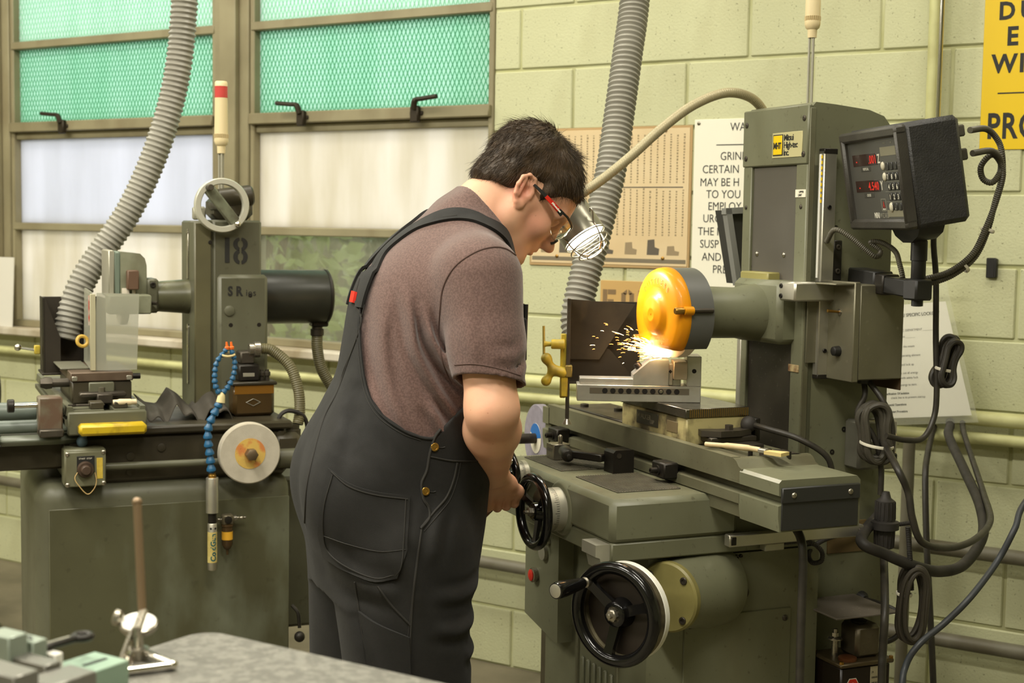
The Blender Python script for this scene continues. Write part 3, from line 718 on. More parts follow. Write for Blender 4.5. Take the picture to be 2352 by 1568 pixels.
# ---- spindle head, guard, wheel
SX, SZ = -0.245, 1.336
hd = MB()
hd.lathe((SX, 0.54, SZ), (0, -1, 0), [(0, 0.066), (0.05, 0.066), (0.09, 0.062), (0.11, 0.0575), (0.24, 0.056)], 40)
head = hd.build('spindle_housing', GREEN, G)
b = MB(); b.box(CX0 + 0.03, CX1 - 0.03, 0.478, 0.545, 1.270, 1.412, 0.012); b.build('head_slide', GREEN, head)
MB().box(SX - 0.085, SX + 0.03, 0.494, 0.532, 1.398, 1.428, 0.003).build('head_shelf', surf('olive shelf', (148, 140, 84), 0.45), head)
bk = MB().box(CX1 - 0.022, CX1 + 0.04, 0.470, 0.600, 1.370, 1.412, 0.004).build('reader_bracket', ALU, G)
for z in (1.380, 1.402): fastener(bk, (CX1 - 0.012, 0.4705, z), (0, -1, 0), 0.0055, 0.003, BLACKOX)
# charcoal guard: drum with a flat-cut bottom
def cut_disc(R, zc, cut, n=56):
    pts = []
    for k in range(n + 1):
        a = 2 * PI * k / n; x, z = R * math.cos(a), R * math.sin(a)
        pts.append((SX + x, max(zc + z, cut)))
    out = [pts[0]]
    for p in pts[1:]:
        if abs(p[0] - out[-1][0]) + abs(p[1] - out[-1][1]) > 1e-5: out.append(p)
    return out[:-1] if abs(out[0][0] - out[-1][0]) + abs(out[0][1] - out[-1][1]) < 1e-5 else out
GR, GZ, GC = 0.103, 1.334, 1.262
out = cut_disc(GR, GZ, GC); inn = cut_disc(GR - 0.005, GZ, GC - 0.001)
gb = MB(); n = len(out)
V = []; Fc = []
def ringpts(poly, y): return [(p[0], y, p[1]) for p in poly]
def loft(rings, close=True):
    V = []; Fc = []
    n = len(rings[0])
    for r in rings: V += r
    for i in range(len(rings) - 1):
        for k in range(n):
            k2 = (k + 1) % n
            Fc.append((i * n + k, i * n + k2, (i + 1) * n + k2, (i + 1) * n + k))
    return V, Fc
gb.prism(cut_disc(GR, GZ, GC), 1, 0.306, 0.314)
# side wall of the drum (open below)
arc = [p for p in out if p[1] > GC + 1e-4]
a0 = math.asin((GC - GZ) / GR)
arc = [(SX + GR * math.cos(t), GZ + GR * math.sin(t)) for t in np.linspace(a0, PI - a0, 60)]
arci = [(SX + (GR - 0.005) * math.cos(t), GZ + (GR - 0.005) * math.sin(t)) for t in np.linspace(a0, PI - a0, 60)]
gb.prism(arc + arci[::-1], 1, 0.255, 0.307)
guard = gb.build('wheel_guard', CHARCOAL, G)
# amber cover: dome with a central boss, rim lip and embossed words
m, nt, bs = newmat('amber plastic')
bs.inputs['Base Color'].default_value = lin(236, 156, 18); bs.inputs['Roughness'].default_value = 0.42; bs.inputs['Transmission Weight'].default_value = 0.2; bs.inputs['Coat Weight'].default_value = 0.12; bs.inputs['IOR'].default_value = 1.3
AMBER = m
def scaled(poly, k, y):
    return [(SX + (p[0] - SX) * k, y, max(GZ + (p[1] - GZ) * k, GC - 0.004 if k > 0.75 else GZ + (p[1] - GZ) * k)) for p in poly]
cov = cut_disc(GR + 0.001, GZ, GC - 0.004)
rings = [scaled(cov, 1.0, 0.256), scaled(cov, 1.0, 0.248), scaled(cov, 0.985, 0.238), scaled(cov, 0.95, 0.231), scaled(cov, 0.86, 0.227), scaled(cov, 0.60, 0.2255)]
# round the central part
def circ(R, y, dz=0.0):
    nn = len(cov); res = []
    for p in cov:
        a = math.atan2(p[1] - GZ, p[0] - SX); res.append((SX + R * math.cos(a), y, GZ + dz + R * math.sin(a)))
    return res
rings += [circ(0.046, 0.225), circ(0.042, 0.219), circ(0.034, 0.215), circ(0.016, 0.2135), circ(0.0145, 0.2125), circ(0.012, 0.2135), circ(0.002, 0.2135)]
V, Fc = loft(rings)
inner = [[(SX + (p[0] - SX) * 0.972, p[1] + 0.0035, GZ + (p[2] - GZ) * 0.972) for p in r] for r in rings]
Vi, Fi = loft(inner)
cb = MB(); cb.add(V, Fc); cb.add(Vi, [tuple(reversed(f)) for f in Fi])
nn = len(cov)
cb.f += [(k, (k + 1) % nn, len(V) + (k + 1) % nn, len(V) + k) for k in range(nn)]
cover = cb.build('amber_cover', AMBER, guard, smooth=60)
def curved_text(txt, R, a_mid, size, y, parent, name):
    n = len(txt); da = size * 0.78 / R
    for k, ch in enumerate(txt):
        if ch == ' ': continue
        a = a_mid + (n / 2 - 0.5 - k) * da
        e = np.array([math.cos(a), 0, math.sin(a)])
        lettering(name, ch, size, AMBER, parent, np.array([SX, y, GZ]) + e * R, (math.sin(a), 0, -math.cos(a)), e, 0.0004, 0.0008, center=True)
curved_text('DUSTLESS', 0.068, PI / 2, 0.018, 0.2262, cover, 'embossed_letter')
for k, tx in enumerate(('ALWAYS', 'CLOSE COVER')):
    lettering('embossed_text', tx, 0.009, AMBER, cover, (SX, 0.2262, GZ + 0.054 - k * 0.010), (1, 0, 0), (0, 0, 1), 0.0002, 0.0008, center=True)
for k, tx in enumerate(('CLEAN WITH', 'SOAP AND WATER', 'ONLY')):
    lettering('embossed_text', tx, 0.007, AMBER, cover, (SX + 0.03, 0.2264, GZ - 0.046 - k * 0.009), (1, 0, 0), (0, 0, 1), 0.0001, 0.0006, center=True)
def post(a, R):
    p = np.array([SX + R * math.cos(a), 0, GZ + R * math.sin(a)])
    MB().cyl(p + (0, 0.258, 0), p + (0, 0.308, 0), 0.0055, seg=14).build('guard_post', DSTEEL, guard)
    MB().lathe(p + (0, 0.214, 0), (0, 1, 0), [(0, 0.006), (0.002, 0.0075), (0.020, 0.0075), (0.021, 0.004), (0.045, 0.004)], 20).build('thumb_screw', BRASS, guard)
    MB().cyl(p + (0, 0.236, 0), p + (0, 0.258, 0), 0.0095, seg=16).build('amber_lug', AMBER, guard)
post(0.13, 0.106); post(PI + 0.62, 0.098)
MB().lathe((SX, 0.268, 1.3285), (0, 1, 0), [(0, 0.02), (0, 0.088), (0.0015, 0.0905), (0.0235, 0.0905), (0.025, 0.088), (0.025, 0.02)], 72).build('grinding_wheel', surf('white alumina wheel', (226, 216, 196), 0.85, bump=0.25, bump_scale=600), G)
MB().lathe((SX, 0.262, 1.3285), (0, 1, 0), [(0, 0.016), (0.004, 0.024), (0.05, 0.024)], 24).build('wheel_arbor', STEEL, G)
# ---- electric enclosure behind the column, seen at its far side: grey framed box with dark inside
eb = MB()
sl = lambda z: 0.556 + (1.575 - z) * 0.205
eb.prism([(sl(1.575), 1.575), (sl(1.385), 1.385), (sl(1.385) + 0.016, 1.385), (sl(1.575) + 0.016, 1.575)], 0, -0.52, -0.50)
eb.prism([(sl(1.575), 1.560), (sl(1.575), 1.575), (0.70, 1.585), (0.70, 1.570)], 0, -0.52, -0.50); eb.prism([(sl(1.385), 1.385), (sl(1.385) - 0.002, 1.396), (0.72, 1.396), (0.72, 1.385)], 0, -0.52, -0.50)
enc = eb.build('electric_enclosure', surf('grey enclosure', (132, 132, 126), 0.45), G)
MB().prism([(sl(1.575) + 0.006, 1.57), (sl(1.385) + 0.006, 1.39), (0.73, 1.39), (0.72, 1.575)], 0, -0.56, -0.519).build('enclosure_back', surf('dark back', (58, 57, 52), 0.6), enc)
# ================================================================== the man at the right grinder
# ---- signed-distance modelling: primitives blended smoothly, meshed with sparse surface nets
def smin(a, b, k):
    h = np.maximum(k - np.abs(a - b), 0.0) / k
    return np.minimum(a, b) - h * h * k * 0.25
def smax(a, b, k):
    return -smin(-a, -b, k)
def d_cone(p0, p1, r0, r1):
    p0 = np.array(p0, float); p1 = np.array(p1, float); v = p1 - p0; L2 = v @ v
    def f(P):
        t = np.clip(((P - p0) @ v) / L2, 0, 1)
        return np.linalg.norm(P - p0 - t[:, None] * v, axis=1) - (r0 + (r1 - r0) * t)
    return f
def d_ell(c, r, R=None):
    c = np.array(c, float); r = np.array(r, float); R = None if R is None else np.array(R, float)
    def f(P):
        q = P - c
        if R is not None: q = q @ R
        k0 = np.linalg.norm(q / r, axis=1); k1 = np.linalg.norm(q / (r * r), axis=1)
        return k0 * (k0 - 1.0) / np.maximum(k1, 1e-9)
    return f
def d_box(c, h, rad, R=None):
    c = np.array(c, float); h = np.array(h, float) - rad
    def f(P):
        q = P - c
        if R is not None: q = q @ R
        q = np.abs(q) - h
        return np.linalg.norm(np.maximum(q, 0), axis=1) + np.minimum(q.max(axis=1), 0) - rad
    return f
def d_loft(rows, n=2.35, off=0.0):
    """rows of (z, back x, front x, half width)"""
    A = np.array(spl(rows, 8), float); A = A[np.argsort(A[:, 0])]
    def f(P):
        z = P[:, 2]
        bk = np.interp(z, A[:, 0], A[:, 1]); fr = np.interp(z, A[:, 0], A[:, 2]); hw = np.interp(z, A[:, 0], A[:, 3])
        a = (fr - bk) / 2; cx = (fr + bk) / 2; b = hw
        r = ((np.abs(P[:, 0] - cx) / a) ** n + (np.abs(P[:, 1]) / b) ** n) ** (1 / n)
        d = (r - 1) * np.minimum(a, b)
        dz = np.maximum(A[0, 0] - z, z - A[-1, 0])
        return np.maximum(d, dz) + off
    return f
class SDF:
    def __init__(s): s.ops = []
    def add(s, f, k=0.02, op='u', ctr=None, rad=None):
        s.ops.append((f, k, op, None if ctr is None else np.array(ctr, float), rad)); return s
    def __call__(s, P, cull=None):
        P = np.asarray(P, float); d = np.full(len(P), 1e3)
        c0, rr = cull if cull is not None else (None, None)
        for (f, k, op, ctr, rad) in s.ops:
            if cull is not None and ctr is not None and np.linalg.norm(ctr - c0) > rad + rr + k + 0.03: continue
            v = f(P)
            if op == 'u': d = smin(d, v, k)
            elif op == 's': d = smax(d, -v, k)
            elif op == 'i': d = smax(d, v, k)
            elif op == 'a': d = d + v
        return d
def surface_nets(fn, lo, hi, h, B=16):
    lo = np.array(lo, float); hi = np.array(hi, float)
    nb = np.ceil((hi - lo) / (h * B)).astype(int); rad = h * B * 0.5 * math.sqrt(3)
    ii = np.stack(np.meshgrid(*[np.arange(n) for n in nb], indexing='ij'), -1).reshape(-1, 3)
    ctr = lo + (ii + 0.5) * h * B
    dc = np.concatenate([fn(c, None) for c in np.array_split(ctr, max(1, len(ctr) // 20000))])
    act = np.abs(dc) < rad * 1.5 + 0.012
    ii = ii[act]; ctr = ctr[act]
    g = np.stack(np.meshgrid(*[np.arange(B + 1)] * 3, indexing='ij'), -1).reshape(-1, 3)
    D = np.empty((len(ii), B + 1, B + 1, B + 1), np.float32)
    for q in range(len(ii)):
        P = lo + (ii[q] * B + g) * h
        D[q] = fn(P, (ctr[q], rad)).reshape(B + 1, B + 1, B + 1)
    keep = (D.reshape(len(ii), -1).min(1) < 0) & (D.reshape(len(ii), -1).max(1) > 0)
    D = D[keep]; ii = ii[keep]
    N = nb * B + 2
    def gid(c): return (c[..., 0] * N[1] + c[..., 1]) * N[2] + c[..., 2]
    S = D < 0
    corners = [S[:, a:B + a, b:B + b, c:B + c] for a in (0, 1) for b in (0, 1) for c in (0, 1)]
    cnt = sum(c.astype(np.int8) for c in corners)
    q, i, j, k = np.nonzero((cnt > 0) & (cnt < 8))
    cells = ii[q] * B + np.stack([i, j, k], 1)
    acc = np.zeros((len(q), 3)); n = np.zeros(len(q))
    offs = [(a, b, c) for a in (0, 1) for b in (0, 1) for c in (0, 1)]
    for a in offs:
        for ax in range(3):
            if a[ax]: continue
            b = list(a); b[ax] = 1
            v0 = D[q, i + a[0], j + a[1], k + a[2]]; v1 = D[q, i + b[0], j + b[1], k + b[2]]
            m = (v0 < 0) != (v1 < 0)
            t = np.where(m, v0 / np.where(m, v0 - v1, 1), 0)
            p = np.array(a, float) + np.zeros((len(q), 3)); p[:, ax] += t
            acc[m] += p[m]; n[m] += 1
    V = lo + (cells + acc / n[:, None]) * h
    ids = gid(cells); order = np.argsort(ids); ids = ids[order]; V = V[order]
    ids, first = np.unique(ids, return_index=True); V = V[first]
    Fs = []
    for ax in range(3):
        sl = [slice(0, B)] * 3; s2 = list(sl); s2[ax] = slice(1, B + 1)
        a = S[:, sl[0], sl[1], sl[2]]; b = S[:, s2[0], s2[1], s2[2]]
        q, i, j, k = np.nonzero(a != b)
        inside = a[q, i, j, k]
        c = ii[q] * B + np.stack([i, j, k], 1)
        u, w_ = [(1, 2), (2, 0), (0, 1)][ax]
        du = np.zeros(3, int); du[u] = 1; dw = np.zeros(3, int); dw[w_] = 1
        quad = np.stack([gid(c - du - dw), gid(c - dw), gid(c), gid(c - du)], 1)
        quad[~inside] = quad[~inside][:, ::-1]
        pos = np.searchsorted(ids, quad); pos = np.clip(pos, 0, len(ids) - 1)
        ok = (ids[pos] == quad).all(1)
        Fs.append(pos[ok])
    return V, np.concatenate(Fs)
def mesh_np(name, V, Fq, mat, parent=None, smooth=True):
    me = bpy.data.meshes.new(name); n = len(Fq); k = Fq.shape[1]
    me.vertices.add(len(V)); me.vertices.foreach_set('co', np.asarray(V, np.float32).ravel())
    me.loops.add(n * k); me.loops.foreach_set('vertex_index', np.asarray(Fq, np.int32).ravel())
    me.polygons.add(n); me.polygons.foreach_set('loop_start', np.arange(0, n * k, k, dtype=np.int32)); me.polygons.foreach_set('loop_total', np.full(n, k, np.int32))
    me.update(calc_edges=True); me.validate()
    if smooth: me.shade_smooth()
    o = bpy.data.objects.new(name, me); COL.objects.link(o); me.materials.append(mat)
    if parent is not None: o.parent = parent
    return o
def addc(s, p0, p1, r0, r1, k=0.012, op='u'):
    p0 = np.array(p0, float); p1 = np.array(p1, float)
    s.add(d_cone(p0, p1, r0, r1), k, op, (p0 + p1) / 2, np.linalg.norm(p1 - p0) / 2 + max(r0, r1))
def adde(s, c, r, k=0.012, op='u', R=None):
    s.add(d_ell(c, r, R), k, op, c, max(r))

PO = np.array([-1.777, -1.731, 0.0]); PA = math.radians(50)
_px = np.array([math.cos(PA), math.sin(PA), 0]); _py = np.array([-math.sin(PA), math.cos(PA), 0])
def p_world(P): P = np.asarray(P, float); return PO + P[..., :1] * _px + P[..., 1:2] * _py + P[..., 2:3] * np.array([0, 0, 1.0])
def p_local(Wp): v = np.asarray(Wp, float) - PO; return np.stack([v @ _px, v @ _py, v[..., 2]], -1)
FPX = 50 / 36 * 2352
# camera pose as constants; garment cut lines and seams are projected from image pixels
_cP = np.array([0.0, -4.09, 1.521]); _ya, _pi, _ro = math.radians(32.3), math.radians(4.6), 0.0157
_c0 = np.array([math.cos(_ya), math.sin(_ya), 0]); _cF = np.array([-math.sin(_ya) * math.cos(_pi), math.cos(_ya) * math.cos(_pi), -math.sin(_pi)]); _c1 = np.cross(_c0, _cF)
_cR = _c0 * math.cos(_ro) + _c1 * math.sin(_ro); _cU = _c1 * math.cos(_ro) - _c0 * math.sin(_ro)
def pix_of(P):
    v = p_world(P) - _cP; z = v @ _cF
    return np.stack([1176 + FPX * (v @ _cR) / z, 784 - FPX * (v @ _cU) / z], -1)
def rays(px):
    px = np.asarray(px, float)
    d = _cF + (px[:, :1] - 1176) / FPX * _cR - (px[:, 1:2] - 784) / FPX * _cU
    d /= np.linalg.norm(d, axis=1)[:, None]
    o = p_local(_cP); dl = np.stack([d @ _px, d @ _py, d[:, 2]], -1)
    return o, dl
def on_surface(fn, px, t0=2.2, t1=3.6, lift=0.0):
    """march the sight lines of picture points onto a garment surface; returns points and normals"""
    o, d = rays(px); t = np.full(len(d), t0)
    for _ in range(46):
        t = np.minimum(t + 0.8 * np.maximum(fn(o + t[:, None] * d), -0.01), t1)
    P = o + t[:, None] * d; e = 0.004
    g = np.stack([fn(P + np.eye(3)[k] * e) - fn(P - np.eye(3)[k] * e) for k in range(3)], 1)
    g /= np.linalg.norm(g, axis=1)[:, None] + 1e-9
    return P + g * lift, g
def in_poly(pt, poly):
    x, y = pt[:, 0], pt[:, 1]; r = np.zeros(len(pt), bool); n = len(poly)
    for a in range(n):
        x0, y0 = poly[a]; x1, y1 = poly[(a + 1) % n]
        c = ((y0 > y) != (y1 > y)) & (x < (x1 - x0) * (y - y0) / (y1 - y0 + 1e-12) + x0)
        r ^= c
    return r
def poly_sd(pt, poly):
    """signed distance to a polygon, negative inside"""
    d = np.full(len(pt), 1e9)
    for a in range(len(poly)):
        p0 = np.array(poly[a], float); v = np.array(poly[(a + 1) % len(poly)], float) - p0
        t = np.clip(((pt - p0) @ v) / (v @ v + 1e-12), 0, 1)
        d = np.minimum(d, np.linalg.norm(pt - p0 - t[:, None] * v, axis=1))
    return np.where(in_poly(pt, poly), -d, d)

man = thing('person', 'man in dark overalls, brown T-shirt and safety glasses bending over the right grinder', 'person', PO, PA)

# ---- trunk shape (outer cloth), bent forward at the upper back
TR = [(0.78, -0.165, 0.165, 0.19), (0.86, -0.178, 0.178, 0.198), (0.92, -0.190, 0.186, 0.204), (0.99, -0.197, 0.192, 0.207), (1.04, -0.193, 0.197, 0.206), (1.10, -0.174, 0.203, 0.204), (1.16, -0.143, 0.214, 0.202),
      (1.213, -0.117, 0.224, 0.201), (1.285, -0.103, 0.240, 0.203), (1.342, -0.094, 0.250, 0.204), (1.385, -0.083, 0.252, 0.200), (1.428, -0.064, 0.250, 0.186), (1.47, -0.032, 0.244, 0.160), (1.51, 0.012, 0.240, 0.124), (1.545, 0.058, 0.24, 0.094), (1.575, 0.088, 0.235, 0.080), (1.60, 0.122, 0.225, 0.076), (1.63, 0.155, 0.225, 0.070)]
SH_R = np.array([0.122, -0.205, 1.418]); EL_R = np.array([0.128, -0.272, 1.170]); WR_R = np.array([0.196, -0.062, 1.006])
SH_L = np.array([0.135, 0.205, 1.418]); EL_L = np.array([0.215, 0.285, 1.175]); WR_L = np.array([0.262, 0.165, 1.03])
def trunk_ops(s, off):
    s.add(d_loft(TR, 2.3, off), 0.02)
    s.add(d_cone((0.115, -0.165, 1.415), (0.115, 0.165, 1.415), 0.080 - off, 0.080 - off), 0.05, ctr=(0.115, 0, 1.415), rad=0.26)
    for sg in (-1, 1):
        s.add(d_cone((0.135, sg * 0.035, 1.515), (0.12, sg * 0.175, 1.445), 0.055 - off, 0.052 - off), 0.05, ctr=(0.13, sg * 0.1, 1.48), rad=0.16)
# folds of the T-shirt on the near side, as soft ridges along curves
FOLDS = [([(-0.02, -0.2, 1.40), (-0.01, -0.2, 1.33), (0.0, -0.205, 1.27), (0.045, -0.21, 1.19), (0.10, -0.21, 1.12)], 0.0100, 0.010),
         ([(0.01, -0.2, 1.36), (0.03, -0.205, 1.29), (0.07, -0.21, 1.235), (0.125, -0.21, 1.185)], 0.0115, 0.009),
         ([(0.045, -0.20, 1.262), (0.09, -0.21, 1.222), (0.15, -0.21, 1.19)], 0.0110, 0.008),
         ([(-0.055, -0.17, 1.38), (-0.06, -0.185, 1.28), (-0.045, -0.20, 1.18), (0.0, -0.2, 1.08)], 0.0060, 0.011),
         ([(0.075, -0.20, 1.33), (0.09, -0.205, 1.28), (0.14, -0.20, 1.24)], 0.0095, 0.008),
         ([(0.02, -0.20, 1.18), (0.05, -0.205, 1.12), (0.09, -0.20, 1.06)], 0.0080, 0.011)]
def fold_disp(folds, y0=-0.222, y1=-0.05):
    """creases drawn in side view (x, z), acting on the near flank between depths y0 and y1"""
    curves = []
    for c, a, w_ in folds:
        k_ = np.array(spl(c, 4))[:, [0, 2]]; curves.append((k_, a, w_, k_.min(0) - 3.4 * w_, k_.max(0) + 3.4 * w_))
    def f(P):
        out = np.zeros(len(P))
        for c, a, w_, lo_, hi_ in curves:
            sel = np.nonzero((P[:, 1] < y1) & (P[:, 1] > y0) & (P[:, 0] > lo_[0]) & (P[:, 0] < hi_[0]) & (P[:, 2] > lo_[1]) & (P[:, 2] < hi_[1]))[0]
            if not len(sel): continue
            Q = P[sel][:, [0, 2]]; yy = P[sel, 1]
            m = np.clip((y1 - yy) / 0.05, 0, 1) * np.clip((yy - y0) / 0.012, 0, 1)
            d2 = np.full(len(sel), 1e9); tt = np.zeros(len(sel)); n_ = len(c) - 1
            for q in range(n_):
                v = c[q + 1] - c[q]; t = np.clip(((Q - c[q]) @ v) / (v @ v), 0, 1)
                dd = ((Q - c[q] - t[:, None] * v) ** 2).sum(1); b_ = dd < d2
                d2 = np.where(b_, dd, d2); tt = np.where(b_, (q + t) / n_, tt)
            r = np.sqrt(d2) / w_; fade = np.minimum(1, 4 * np.minimum(tt + 0.02, 1.02 - tt))
            out[sel] -= m * fade * (a * np.exp(-r * r) - 0.7 * a * np.exp(-((r - 1.7) ** 2) * 1.5))
        return out
    return f
SH_OFF = 0.006
shirt_o = SDF(); trunk_ops(shirt_o, SH_OFF)
for sh, el in ((SH_R, EL_R), (SH_L, EL_L)):
    mid = sh + (el - sh) * 0.5; end = sh + (el - sh) * 0.92
    shirt_o.add(d_cone(sh, mid, 0.082, 0.074), 0.035, ctr=(sh + mid) / 2, rad=0.16)
    shirt_o.add(d_cone(mid, end, 0.073, 0.070), 0.02, ctr=(mid + end) / 2, rad=0.15)
def add_folds(s, folds, y0=-0.222, y1=-0.05):
    for c, a, w_ in folds:
        cc = np.array(c, float); m_ = cc.mean(0)
        s.add(fold_disp([(c, a, w_)], y0, y1), 0, 'a', ctr=m_, rad=np.linalg.norm(cc - m_, axis=1).max() + 3.6 * w_ + 0.02)
add_folds(shirt_o, FOLDS)
SLF = ([([(0.19, -0.235, 1.30), (0.16, -0.30, 1.275), (0.11, -0.33, 1.28)], 0.003, 0.012), ([(0.20, -0.24, 1.26), (0.17, -0.31, 1.235)], 0.003, 0.010), ([(0.07, -0.25, 1.36), (0.075, -0.30, 1.31), (0.09, -0.32, 1.26)], 0.003, 0.012)])
add_folds(shirt_o, SLF, -0.5, -0.215)
def hem_planes(P):
    """outside of the hems: sleeve ends, collar, tail"""
    d = P[:, 2] * -1 + 0.98
    for sh, el, tilt in ((SH_R, EL_R, -0.20), (SH_L, EL_L, -0.1)):
        ax = unit(el - sh); ax = unit(ax + np.array([tilt, 0, 0]))
        c = sh + unit(el - sh) * 0.203
        pl = (P - c) @ ax
        near = np.linalg.norm(P - c, axis=1) - 0.125
        side = (np.abs(P[:, 1]) < 0.205) * 1.0
        d = np.maximum(d, np.where(near < 0, np.where(side > 0, -0.05, pl), -0.05))
    nk = np.array([0.140, 0.0, 1.600]); na = unit(np.array([0.76, 0, 0.65]))     # collar plane
    cl = (P - nk) @ na
    return np.maximum(d, np.where(np.linalg.norm(P - np.array([0.19, 0, 1.55]), axis=1) < 0.20, cl, -0.05))
SLEEVE_CAV = [d_cone(sh + (el - sh) * 0.66, sh + (el - sh) * 1.2, 0.0645, 0.0645) for sh, el in ((SH_R, EL_R), (SH_L, EL_L))]
def shirt_fn(P, cull=None):
    d = np.maximum(shirt_o(P, cull), hem_planes(P))
    for cav in SLEEVE_CAV: d = np.maximum(d, -cav(P))
    return d
# neck collar band
SHIRTM = surf('heather brown jersey', (106, 82, 75), 0.85, rgb2=(88, 66, 60), scale=260, cov=0.5, soft=0.10, speck=(128, 108, 98), speck_scale=420, speck_amt=0.5, bump=0.25, bump_scale=700, sheen=0.25)
_t0 = __import__('time').time(); V, Fq = surface_nets(shirt_fn, (-0.14, -0.38, 0.97), (0.34, 0.40, 1.62), 0.0036)
shirt = mesh_np('t_shirt', V, Fq, SHIRTM, man); shirt['label'] = 'heather brown T-shirt'

# ---- overalls
ov_o = SDF(); trunk_ops(ov_o, 0.0)
for sg, hip, knee, ank, r0, r1, r2 in ((-1, (-0.004, -0.100, 0.88), (0.012, -0.108, 0.50), (-0.005, -0.112, 0.07), 0.142, 0.122, 0.108), (1, (-0.022, 0.100, 0.88), (-0.03, 0.112, 0.50), (-0.05, 0.118, 0.07), 0.140, 0.122, 0.108)):
    ov_o.add(d_cone(hip, knee, r0, r1), 0.03, ctr=(np.array(hip) + knee) / 2, rad=0.37)
    ov_o.add(d_cone(knee, ank, r1, r2), 0.02, ctr=(np.array(knee) + ank) / 2, rad=0.37)
ov_o.add(d_ell((-0.085, -0.09, 0.985), (0.110, 0.105, 0.120)), 0.05, ctr=(-0.1, -0.09, 0.99), rad=0.14)
ov_o.add(d_ell((-0.085, 0.09, 0.985), (0.110, 0.105, 0.120)), 0.05, ctr=(-0.1, 0.09, 0.99), rad=0.14)
OVF = ([([(0.16, -0.18, 0.80), (0.10, -0.235, 0.79), (0.02, -0.245, 0.80)], 0.005, 0.014), ([(0.15, -0.17, 0.735), (0.09, -0.23, 0.72), (0.02, -0.24, 0.735)], 0.006, 0.014),
                 ([(0.15, -0.16, 0.665), (0.10, -0.22, 0.66)], 0.005, 0.014), ([(-0.15, -0.16, 0.79), (-0.12, -0.20, 0.70), (-0.10, -0.21, 0.60)], 0.006, 0.018),
                 ([(-0.165, -0.08, 0.88), (-0.12, -0.18, 0.83), (-0.04, -0.23, 0.80)], 0.006, 0.018), ([(-0.06, -0.23, 0.90), (-0.02, -0.24, 0.84), (0.0, -0.245, 0.76)], 0.005, 0.016),
                 ([(-0.14, -0.10, 1.22), (-0.155, -0.12, 1.12), (-0.17, -0.12, 1.04)], 0.004, 0.02), ([(-0.10, -0.15, 1.25), (-0.13, -0.15, 1.17), (-0.155, -0.13, 1.08)], 0.004, 0.016),
                 ([(0.05, -0.22, 0.98), (0.03, -0.235, 0.92), (0.02, -0.24, 0.86)], 0.004, 0.014)])
add_folds(ov_o, OVF, -0.5, -0.03)
ARM = [(846, 640), (838, 668), (830, 705), (827, 745), (831, 800), (838, 860), (852, 912), (882, 953), (930, 986), (968, 1001), (994, 1004), (1014, 984), (1042, 955), (1068, 930), (1100, 880), (1140, 800), (1170, 730), (1180, 660), (1190, 250), (846, 250)]
def ov_fn(P, cull=None):
    d = ov_o(P, cull) - 0.002
    top = np.where(P[:, 0] < 0.10, P[:, 2] - 1.428, P[:, 2] - 1.365)
    r = np.maximum(d, np.maximum(top, 0.075 - P[:, 2]))
    s_ = np.nonzero((r < 0.03) & (P[:, 2] > 1.0))[0]
    if len(s_):
        Q = P[s_].copy(); Q[:, 1] = -np.abs(Q[:, 1])
        r[s_] = np.maximum(r[s_], -poly_sd(pix_of(Q), ARM) / 1120.0)
    return r
OVM = surf('washed black canvas', (26, 25, 23), 0.8, rgb2=(22, 21, 19), scale=14, stain=(38, 36, 32), stain_scale=5, stain_amt=0.45, speck=(64, 58, 50), speck_scale=500, speck_amt=0.3, bump=0.3, bump_scale=900, sheen=0.04)
_t0 = __import__('time').time(); V, Fq = surface_nets(ov_fn, (-0.26, -0.30, 0.05), (0.30, 0.30, 1.45), 0.0045)
ovr = mesh_np('overalls', V, Fq, OVM, man); ovr['label'] = 'washed black bib overalls'
SEAM = surf('overall seam', (42, 40, 36), 0.8)
def on_cloth(px, lift=0.0): return on_surface(lambda P: np.minimum(ov_o(P) - 0.002, shirt_o(P)), px, lift=lift)
def seam(px, r=0.0016, name='seam', mat=SEAM, n=6, fn=None):
    pts = np.array([np.r_[p, 0] for p in px], float); pts = np.array(spl(pts, n))[:, :2]
    P, g = on_surface(fn or (lambda P: ov_o(P) - 0.002), pts, lift=r * 0.3)
    return MB().tube(P, r, 6).build(name, mat, ovr)
